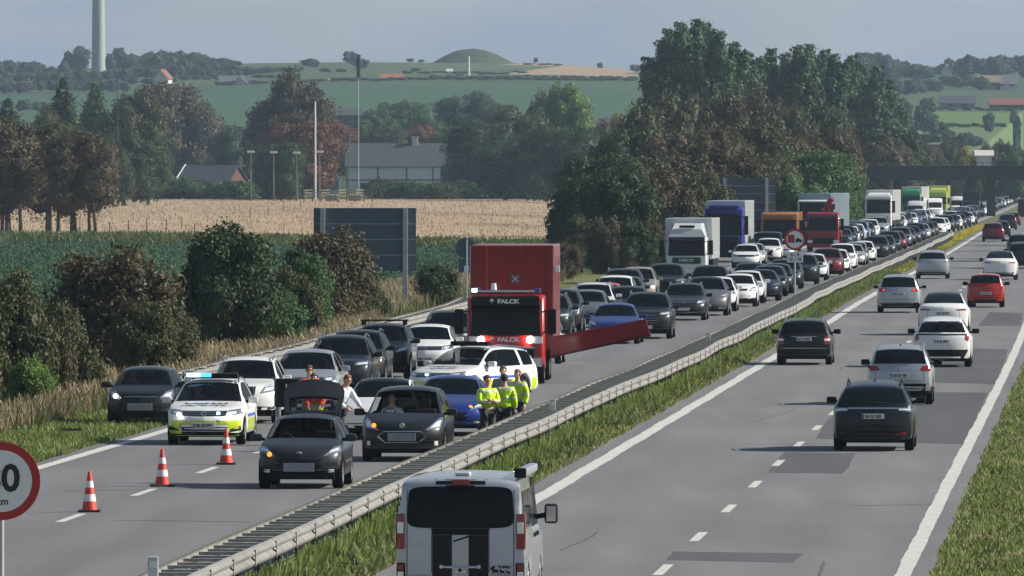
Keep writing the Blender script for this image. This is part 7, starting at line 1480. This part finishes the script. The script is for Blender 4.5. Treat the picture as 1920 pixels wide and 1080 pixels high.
mat('camper_paint', (.44, .46, .50), .30, .45, .9); mat('camper_glass', (.004, .006, .009), .10, 0, 0, spec=.15); mat('shut_grey', (.30, .32, .36), .4, .3)
camper()
for t0, p, b in PROTO.values():
    for c in list(t0.children_recursive): bpy.data.objects.remove(c)
    bpy.data.objects.remove(t0)

# ------------------------------------------------------------------ cones, extinguishers, box
def cone(px, py, label):
    g_ = gp(px, py); t = empty('traffic_cone', (g_.x, g_.y, 0.004), rnd.uniform(-.3, .3), label, 'traffic cone', 'red and white cones along the lane line')
    MB().bbox(-.21, .21, -.21, .21, 0, .04, .015).build('foot', M['rubber'], t)
    def rr(z): return .145-.115*(z-.04)/.72
    zs = [.04, .20, .335, .46, .585, .76]
    for k in range(5):
        m = 'cone_red' if k % 2 == 0 else 'cone_white'; e = .003 if k % 2 else 0
        MB().lathe([(rr(zs[k])+e, zs[k]), (rr(zs[k+1])+e, zs[k+1])]+([(0, zs[k+1])] if k == 4 else []), 'z', 24).build('body' if k % 2 == 0 else 'reflective_band', M[m], t, True, 50)
cone(168, 960, 'red and white traffic cone nearest the camera, left of the other two'); cone(304, 912, 'red and white traffic cone in the middle of the three'); cone(424, 871, 'red and white traffic cone in front of the police car')
def exting(px, s, label):
    t = empty('fire_extinguisher', ((px-960)/s, F/s, 0), 0, label, 'fire extinguisher')
    MB().lathe([(0, .02), (.085, .02), (.09, .06), (.09, .36), (.07, .42), (.03, .45), (0, .45)], 'z', 18).build('cylinder', M['paint_red'], t, True, 50); MB().bbox(-.05, .05, -.02, .02, .45, .52, .01).build('valve', M['plastic'], t)
    MB().tube([(.03, 0, .48), (.12, 0, .42), (.12, 0, .16)], .012, 6).build('hose', M['plastic'], t, True)
exting(838, 82.5, 'red fire extinguisher standing by the rail right of the black people carrier'); exting(699, 69, 'small red fire extinguisher on the road behind the man in the white shirt')
s = 76.5; t = empty('equipment_case', ((535-960)/s, F/s, 0), R(8), 'dark open equipment case with an orange side behind the raised tailgate', 'case')
MB().bbox(-.24, .26, -.3, .3, .55, 1.20, .02).build('case_shell', M['plastic'], t); MB().bbox(.255, .275, -.27, .27, .60, 1.15, .008).build('side_panel', M['cone_red'], t); MB().bbox(-.27, .29, -.33, .33, 1.20, 1.25, .01).build('lid', M['black_gloss'], t)
mb = MB()
for a, b in ((-.2, -.25), (.2, -.25), (-.2, .25), (.2, .25)): mb.tube([(a, b, 0), (a, b, .55)], .02, 6)
mb.build('stand', M['steel'], t)
MB().bbox(-.03, .01, -.31, -.302, .62, 1.12, .003).build('white_label', M['white'], t)

# ------------------------------------------------------------------ people
mat('skin', (.50, .30, .21), .6); mat('hair_brown', (.09, .055, .03), .8); mat('hair_dark', (.022, .018, .015), .8); mat('hair_fair', (.20, .12, .055), .8); mat('cloth_black', (.016, .016, .02), .85, bump=.3, bscale=9); mat('shirt_white', (.60, .62, .70), .8, bump=.5, bscale=7); mat('cloth_navy', (.02, .028, .06), .85)
mat('vest_orange', (.78, .09, .05), .7, bump=.4, bscale=8); mat('cloth_grey', (.2, .2, .21), .85); mat('shoe', (.012, .012, .013), .5)
def hivis():
    m = mat('hivis', (.52, .78, .015), .75, bump=.6, bscale=8); n = m.node_tree; b = n.nodes['Principled BSDF']
    t = n.nodes.new('ShaderNodeTexCoord'); sx = n.nodes.new('ShaderNodeSeparateXYZ'); n.links.new(t.outputs['Object'], sx.inputs[0])
    mr = n.nodes.new('ShaderNodeMath'); mr.operation = 'PINGPONG'; mr.inputs[1].default_value = .115
    ad = n.nodes.new('ShaderNodeMath'); ad.inputs[1].default_value = .02; n.links.new(sx.outputs['Z'], ad.inputs[0]); n.links.new(ad.outputs[0], mr.inputs[0])
    gt = n.nodes.new('ShaderNodeMath'); gt.operation = 'LESS_THAN'; gt.inputs[1].default_value = .026; n.links.new(mr.outputs[0], gt.inputs[0])
    mx_ = n.nodes.new('ShaderNodeMixRGB'); mx_.inputs[1].default_value = (.52, .78, .015, 1); mx_.inputs[2].default_value = (.50, .54, .50, 1); n.links.new(gt.outputs[0], mx_.inputs[0]); n.links.new(mx_.outputs[0], b.inputs['Base Color'])
hivis()
for q in ('hivis', 'shirt_white', 'vest_orange', 'cloth_black'):
    for nd in M[q].node_tree.nodes:
        if nd.type == 'BUMP': nd.inputs['Distance'].default_value = .06; nd.inputs['Strength'].default_value = 1
def skin_mesh(name, V, E, Rd, root, m, parent, sub=1, extra=None):
    me = bpy.data.meshes.new(name); me.from_pydata([tuple(v) for v in V], E, []); o = bpy.data.objects.new(name, me); COL.objects.link(o)
    sk = o.modifiers.new('s', 'SKIN'); sk.use_smooth_shade = True; sk.branch_smoothing = .3
    for i, r_ in enumerate(Rd):
        sv = me.skin_vertices[0].data[i]; sv.radius = r_ if isinstance(r_, tuple) else (r_, r_); sv.use_root = (i == root)
    if sub: s_ = o.modifiers.new('u', 'SUBSURF'); s_.levels = sub; s_.render_levels = sub
    bpy.context.view_layer.update(); dg = bpy.context.evaluated_depsgraph_get(); nm = bpy.data.meshes.new_from_object(o.evaluated_get(dg)); bpy.data.objects.remove(o); bpy.data.meshes.remove(me)
    bm = bmesh.new(); bm.from_mesh(nm)
    for ev, ef in (extra or []):
        vs = [bm.verts.new(v) for v in ev]
        for f in ef: bm.faces.new([vs[i] for i in f])
    for f in bm.faces: f.smooth = True
    bm.to_mesh(nm); bm.free()
    nm.name = name; nm.materials.clear(); nm.materials.append(m); p = bpy.data.objects.new(name, nm); COL.objects.link(p); p.parent = parent; return p
def ell(c, r, n=12, mcut=None):
    V = []; Fc = []
    for i in range(n//2+1):
        a = math.pi*i/(n//2)-math.pi/2
        for k in range(n): b = 2*math.pi*k/n; V.append((c[0]+r[0]*math.cos(a)*math.cos(b), c[1]+r[1]*math.cos(a)*math.sin(b), c[2]+r[2]*math.sin(a)))
    for i in range(n//2):
        for k in range(n): Fc.append((i*n+k, i*n+(k+1) % n, (i+1)*n+(k+1) % n, (i+1)*n+k))
    return V, Fc
def person(x, D, yaw, label, pose=None, top='hivis', legs='cloth_black', hair='hair_brown', h=1.80, z=0, name='person', lean=0, sit=False, top_r=1.0, glasses=False, long_top=False, head_turn=0, beard=False):
    """facing local -Y"""
    k = h/1.80; P = dict(pel=(0, 0, .96), che=(0, 0, 1.28), upc=(0, .01, 1.42), nek=(0, .01, 1.54), hdl=(0, -.012, 1.615), hdc=(0, 0, 1.70), hdt=(0, .005, 1.77),
        sL=(.19, .01, 1.44), sR=(-.19, .01, 1.44), eL=(.25, .04, 1.16), eR=(-.25, .04, 1.16), wL=(.25, -.10, .92), wR=(-.25, -.10, .92), hL=(.095, 0, .92), hR=(-.095, 0, .92), kL=(.11, -.02, .50), kR=(-.11, -.02, .50), aL=(.11, .02, .09), aR=(-.11, .02, .09), tL=(.13, -.16, .035), tR=(-.13, -.16, .035))
    P.update(pose or {}); P = {a: Vector(b)*k for a, b in P.items()}
    if lean:
        Rm = Matrix.Rotation(R(lean), 4, 'X'); pv = P['pel'].copy()
        for a in ('che', 'upc', 'nek', 'hdl', 'hdc', 'hdt', 'sL', 'sR', 'eL', 'eR', 'wL', 'wR'):
            if not (pose and a in pose): P[a] = pv+Rm.to_3x3()@(P[a]-pv)
    t = empty(name, (x, D, z), yaw, label, 'person')
    names = ['pel', 'che', 'upc', 'nek', 'hdl', 'hdc', 'hdt', 'sL', 'eL', 'wL', 'sR', 'eR', 'wR', 'hL', 'kL', 'aL', 'tL', 'hR', 'kR', 'aR', 'tR']
    rad = dict(pel=(.155, .11), che=(.155, .105), upc=(.145, .10), nek=.055, hdl=(.068, .078), hdc=(.080, .095), hdt=(.06, .072), sL=.062, sR=.062, eL=.044, eR=.044, wL=.030, wR=.030, hL=.09, hR=.09, kL=.058, kR=.058, aL=.042, aR=.042, tL=.036, tR=.036)
    ix = {a: i for i, a in enumerate(names)}
    E = [('pel', 'che'), ('che', 'upc'), ('upc', 'nek'), ('nek', 'hdl'), ('hdl', 'hdc'), ('hdc', 'hdt'), ('upc', 'sL'), ('sL', 'eL'), ('eL', 'wL'), ('upc', 'sR'), ('sR', 'eR'), ('eR', 'wR'), ('pel', 'hL'), ('hL', 'kL'), ('kL', 'aL'), ('aL', 'tL'), ('pel', 'hR'), ('hR', 'kR'), ('kR', 'aR'), ('aR', 'tR')]
    V = [P[a] for a in names]; Rd = [(rad[a] if isinstance(rad[a], tuple) else (rad[a],)*2) for a in names]; Rd = [(a*k, b*k) for a, b in Rd]
    hc = P['hdc']; ex = [] ; up = (P['hdt']-P['hdl']).normalized()
    ex.append(ell((hc.x, hc.y-.098*k, hc.z-.03*k), (.014, .024, .022), 8)); ex.append(ell((hc.x+.083*k, hc.y+.005, hc.z-.02), (.010, .022, .032), 8)); ex.append(ell((hc.x-.083*k, hc.y+.005, hc.z-.02), (.010, .022, .032), 8)); ex.append(ell((hc.x, hc.y-.088*k, hc.z-.075*k), (.028, .012, .007), 8))
    # hands: palm, four unequal fingers, thumb
    for s_, w_, e_ in ((1, 'wL', 'eL'), (-1, 'wR', 'eR')):
        d = (P[w_]-P[e_]).normalized(); a = d.cross(Vector((0, 0, 1)) if abs(d.z) < .9 else Vector((0, 1, 0))).normalized(); b = d.cross(a)
        pm = P[w_]+d*.055; mb = MB(); mb.tube([P[w_]-d*.01, P[w_]+d*.03, pm+d*.035], [.026, .036, .033], 8)
        for q in range(4):
            o_ = a*(q-1.5)*.019; ln = (.066, .076, .071, .055)[q]; mb.tube([pm+d*.015+o_, pm+d*(.03+ln*.5)+o_*1.05-b*.006, pm+d*(.025+ln)+o_*1.1-b*.024], [.0095, .0085, .006], 6)
        mb.tube([pm-d*.02+a*.03, pm+d*.012+a*.052, pm+d*.04+a*.056-b*.01], [.012, .010, .007], 6)
        ex.append(([Vector(v) for v in mb.v], mb.f))
    skin_mesh('body', V, [(ix[a], ix[b]) for a, b in E], Rd, 0, M['skin'], t, 1, ex)
    # trousers
    nn = ['pel', 'hL', 'kL', 'aL', 'hR', 'kR', 'aR']; VV = [P[a].copy() for a in nn]; VV[3].z += .02; VV[6].z += .02
    skin_mesh('trousers', VV, [(0, 1), (1, 2), (2, 3), (0, 4), (4, 5), (5, 6)], [(.165*k, .122*k), (.108*k,)*2, (.078*k,)*2, (.064*k,)*2, (.108*k,)*2, (.078*k,)*2, (.064*k,)*2], 0, M[legs], t, 1)
    # jacket or shirt
    low = P['pel'].lerp(P['che'], -.25 if long_top else .05); tr = top_r
    VV = [low, P['che'].copy(), P['upc'].copy(), P['nek'].lerp(P['upc'], .45), P['sL'], P['eL'], P['eL'].lerp(P['wL'], .9), P['sR'], P['eR'], P['eR'].lerp(P['wR'], .9)]
    skin_mesh('jacket' if top != 'shirt_white' else 'shirt', VV, [(0, 1), (1, 2), (2, 3), (2, 4), (4, 5), (5, 6), (2, 7), (7, 8), (8, 9)], [(.175*k*tr, .128*k*tr), (.178*k*tr, .13*k*tr), (.165*k*tr, .118*k*tr), (.075*k,)*2, (.080*k*tr,)*2, (.066*k*tr,)*2, (.050*k*tr,)*2, (.080*k*tr,)*2, (.066*k*tr,)*2, (.050*k*tr,)*2], 0, M[top], t, 1)
    # hair: cap over the back and top of the head
    hv, hf = ell((0, 0, 0), (.093*k, .108*k, .105*k), 16); keepf = []
    for f in hf:
        c = sum((Vector(hv[i]) for i in f), Vector())/4
        if c.z > .035*k+(-c.y)*.35-.02 if c.y < 0 else c.z > -.06*k: keepf.append(f)
    ho = mesh_obj('hair', [(v[0]*(1+.03*math.sin(v[2]*90)), v[1]*(1+.03*math.cos(v[0]*80)), v[2]) for v in hv], keepf, M[hair], t, True); ho.location = hc+Vector((0, .008, .018))
    for s_ in (-1, 1):
        if glasses: MB().bbox(*sorted((s_*.008, s_*.062)), -.012, .01, -.02, .018, .008).build('sunglasses', M['black_gloss'], t).location = hc+Vector((0, -.094*k, -.002))
        else: ev, ef = ell((0, 0, 0), (.014, .008, .008), 8); mesh_obj('eye', ev, ef, M['hair_dark'], t).location = hc+Vector((s_*.032, -.089*k, .0))
        if not sit:
            a = P['aL' if s_ > 0 else 'aR']; b = P['tL' if s_ > 0 else 'tR']; mb = MB(); mb.tube([a+Vector((0, .05, -.05)), a.lerp(b, .4)+Vector((0, 0, -.02)), b+Vector((0, -.05, -.0))], [.048, .052, .036], 8); mb.build('shoe', M['shoe'], t, True)
    return t
# the man in the white shirt reaching for the car
s = 82.5; person((633-960)/s, F/s, R(52), 'man in a white shirt and black trousers leaning forward to touch the dark car', dict(wL=(.20, -.52, 1.00), eL=(.24, -.30, 1.22), wR=(-.16, -.40, .98), eR=(-.25, -.14, 1.14)), 'shirt_white', 'cloth_black', 'hair_fair', 1.80, lean=24, top_r=1.2)
# rescuers in orange behind the tailgate
s = 79.5; person((580-960)/s, F/s, R(4), 'rescuer in an orange jacket with sunglasses behind the raised tailgate', dict(wL=(.12, -.34, 1.05), wR=(-.12, -.34, 1.05)), 'vest_orange', 'cloth_grey', 'hair_brown', 1.76, glasses=True, top_r=1.25)
s = 80.8; person((592-960)/s, F/s, R(-6), 'rescuer in an orange jacket bending low behind the raised tailgate', dict(wL=(.15, -.48, .92), wR=(-.12, -.50, .90)), 'vest_orange', 'hivis', 'hair_brown', 1.74, lean=26, top_r=1.25)
# four people in a group by the rail
s = 82.5; person((914-960)/s, F/s, R(25), 'curly haired person in a yellow high visibility jacket with crossed arms by the rail', dict(eL=(.25, -.06, 1.17), eR=(-.25, -.06, 1.17), wL=(-.02, -.24, 1.22), wR=(.04, -.22, 1.17)), 'hivis', 'cloth_black', 'hair_brown', 1.72, top_r=1.25)
s = 81.5; person((946-960)/s, F/s, R(178), 'person in a long yellow high visibility coat seen from behind by the rail', None, 'hivis', 'cloth_black', 'hair_dark', 1.68, top_r=1.26, long_top=True)
s = 79.5; person((943-960)/s, F/s, R(-12), 'man in a grey top standing behind the person in the long yellow coat', None, 'cloth_grey', 'cloth_navy', 'hair_brown', 1.75, top_r=1.15)
s = 80.0; person((970-960)/s, F/s, R(-28), 'short haired person in a yellow high visibility jacket at the right of the group', dict(wR=(-.20, -.22, 1.00)), 'hivis', 'cloth_navy', 'hair_fair', 1.70, top_r=1.25)
# people at the wheel
SITP = dict(pel=(0, .0, .60), che=(0, .06, .90), upc=(0, .08, 1.04), nek=(0, .08, 1.16), hdl=(0, .06, 1.235), hdc=(0, .07, 1.32), hdt=(0, .075, 1.39), sL=(.18, .08, 1.05), sR=(-.18, .08, 1.05), eL=(.24, -.05, .86), eR=(-.24, -.05, .86), wL=(.13, -.32, .98), wR=(-.13, -.32, .98), hL=(.10, -.02, .60), hR=(-.10, -.02, .60), kL=(.13, -.46, .66), kR=(-.13, -.46, .66), aL=(.12, -.66, .34), aR=(-.12, -.66, .34), tL=(.12, -.80, .32), tR=(-.12, -.80, .32))
def driver(car, key, label, top, hair, dz=-.05):
    p = SH[key]; yaw = car.rotation_euler.z; loc = Vector((.37, p['ycowl']-1.30, 0)); q = car.location+Matrix.Rotation(yaw, 3, 'Z')@loc
    pp = {a: (b[0], b[1], b[2]+dz) for a, b in SITP.items()}
    return person(q.x, q.y, yaw+math.pi, label, pp, top, 'cloth_black', hair, 1.80, q.z, sit=True)
driver(smx, 'mpv', 'driver in a white shirt inside the black people carrier', 'shirt_white', 'hair_brown', .03); driver(pol, 'estate', 'officer at the wheel of the police car beside the cones', 'cloth_navy', 'hair_fair', -.06)
driver(kia, 'small', 'driver inside the black small hatchback on the verge', 'cloth_navy', 'hair_dark', -.08); driver(blu, 'sedan', 'driver inside the dark blue damaged car', 'cloth_black', 'hair_brown', -.1)
driver(vol, 'suv', 'driver inside the white sport utility car behind the police car', 'cloth_black', 'hair_fair', .04); driver(big, 'bigsuv', 'driver inside the large dark blue-grey sport utility car', 'cloth_grey', 'hair_dark', .08); driver(lex, 'suv', 'driver inside the dark grey sport utility car with roof bars', 'cloth_grey', 'hair_brown', .04)
# ------------------------------------------------------------------ the hazy air
def haze():
    m = bpy.data.materials.new('haze'); m.use_nodes = True; n = m.node_tree; n.nodes.clear()
    v = n.nodes.new('ShaderNodeVolumePrincipled'); v.inputs['Color'].default_value = (.58, .77, 1.0, 1); v.inputs['Density'].default_value = .000065; v.inputs['Anisotropy'].default_value = .2
    o = n.nodes.new('ShaderNodeOutputMaterial'); n.links.new(v.outputs[0], o.inputs['Volume'])
    mb = MB(); mb.box(-5600, 4400, -4200, 9700, -30, 150); h = mb.build('haze', m); tag(h, 'thin bluish air over the valley', None, None, 'stuff')
haze()
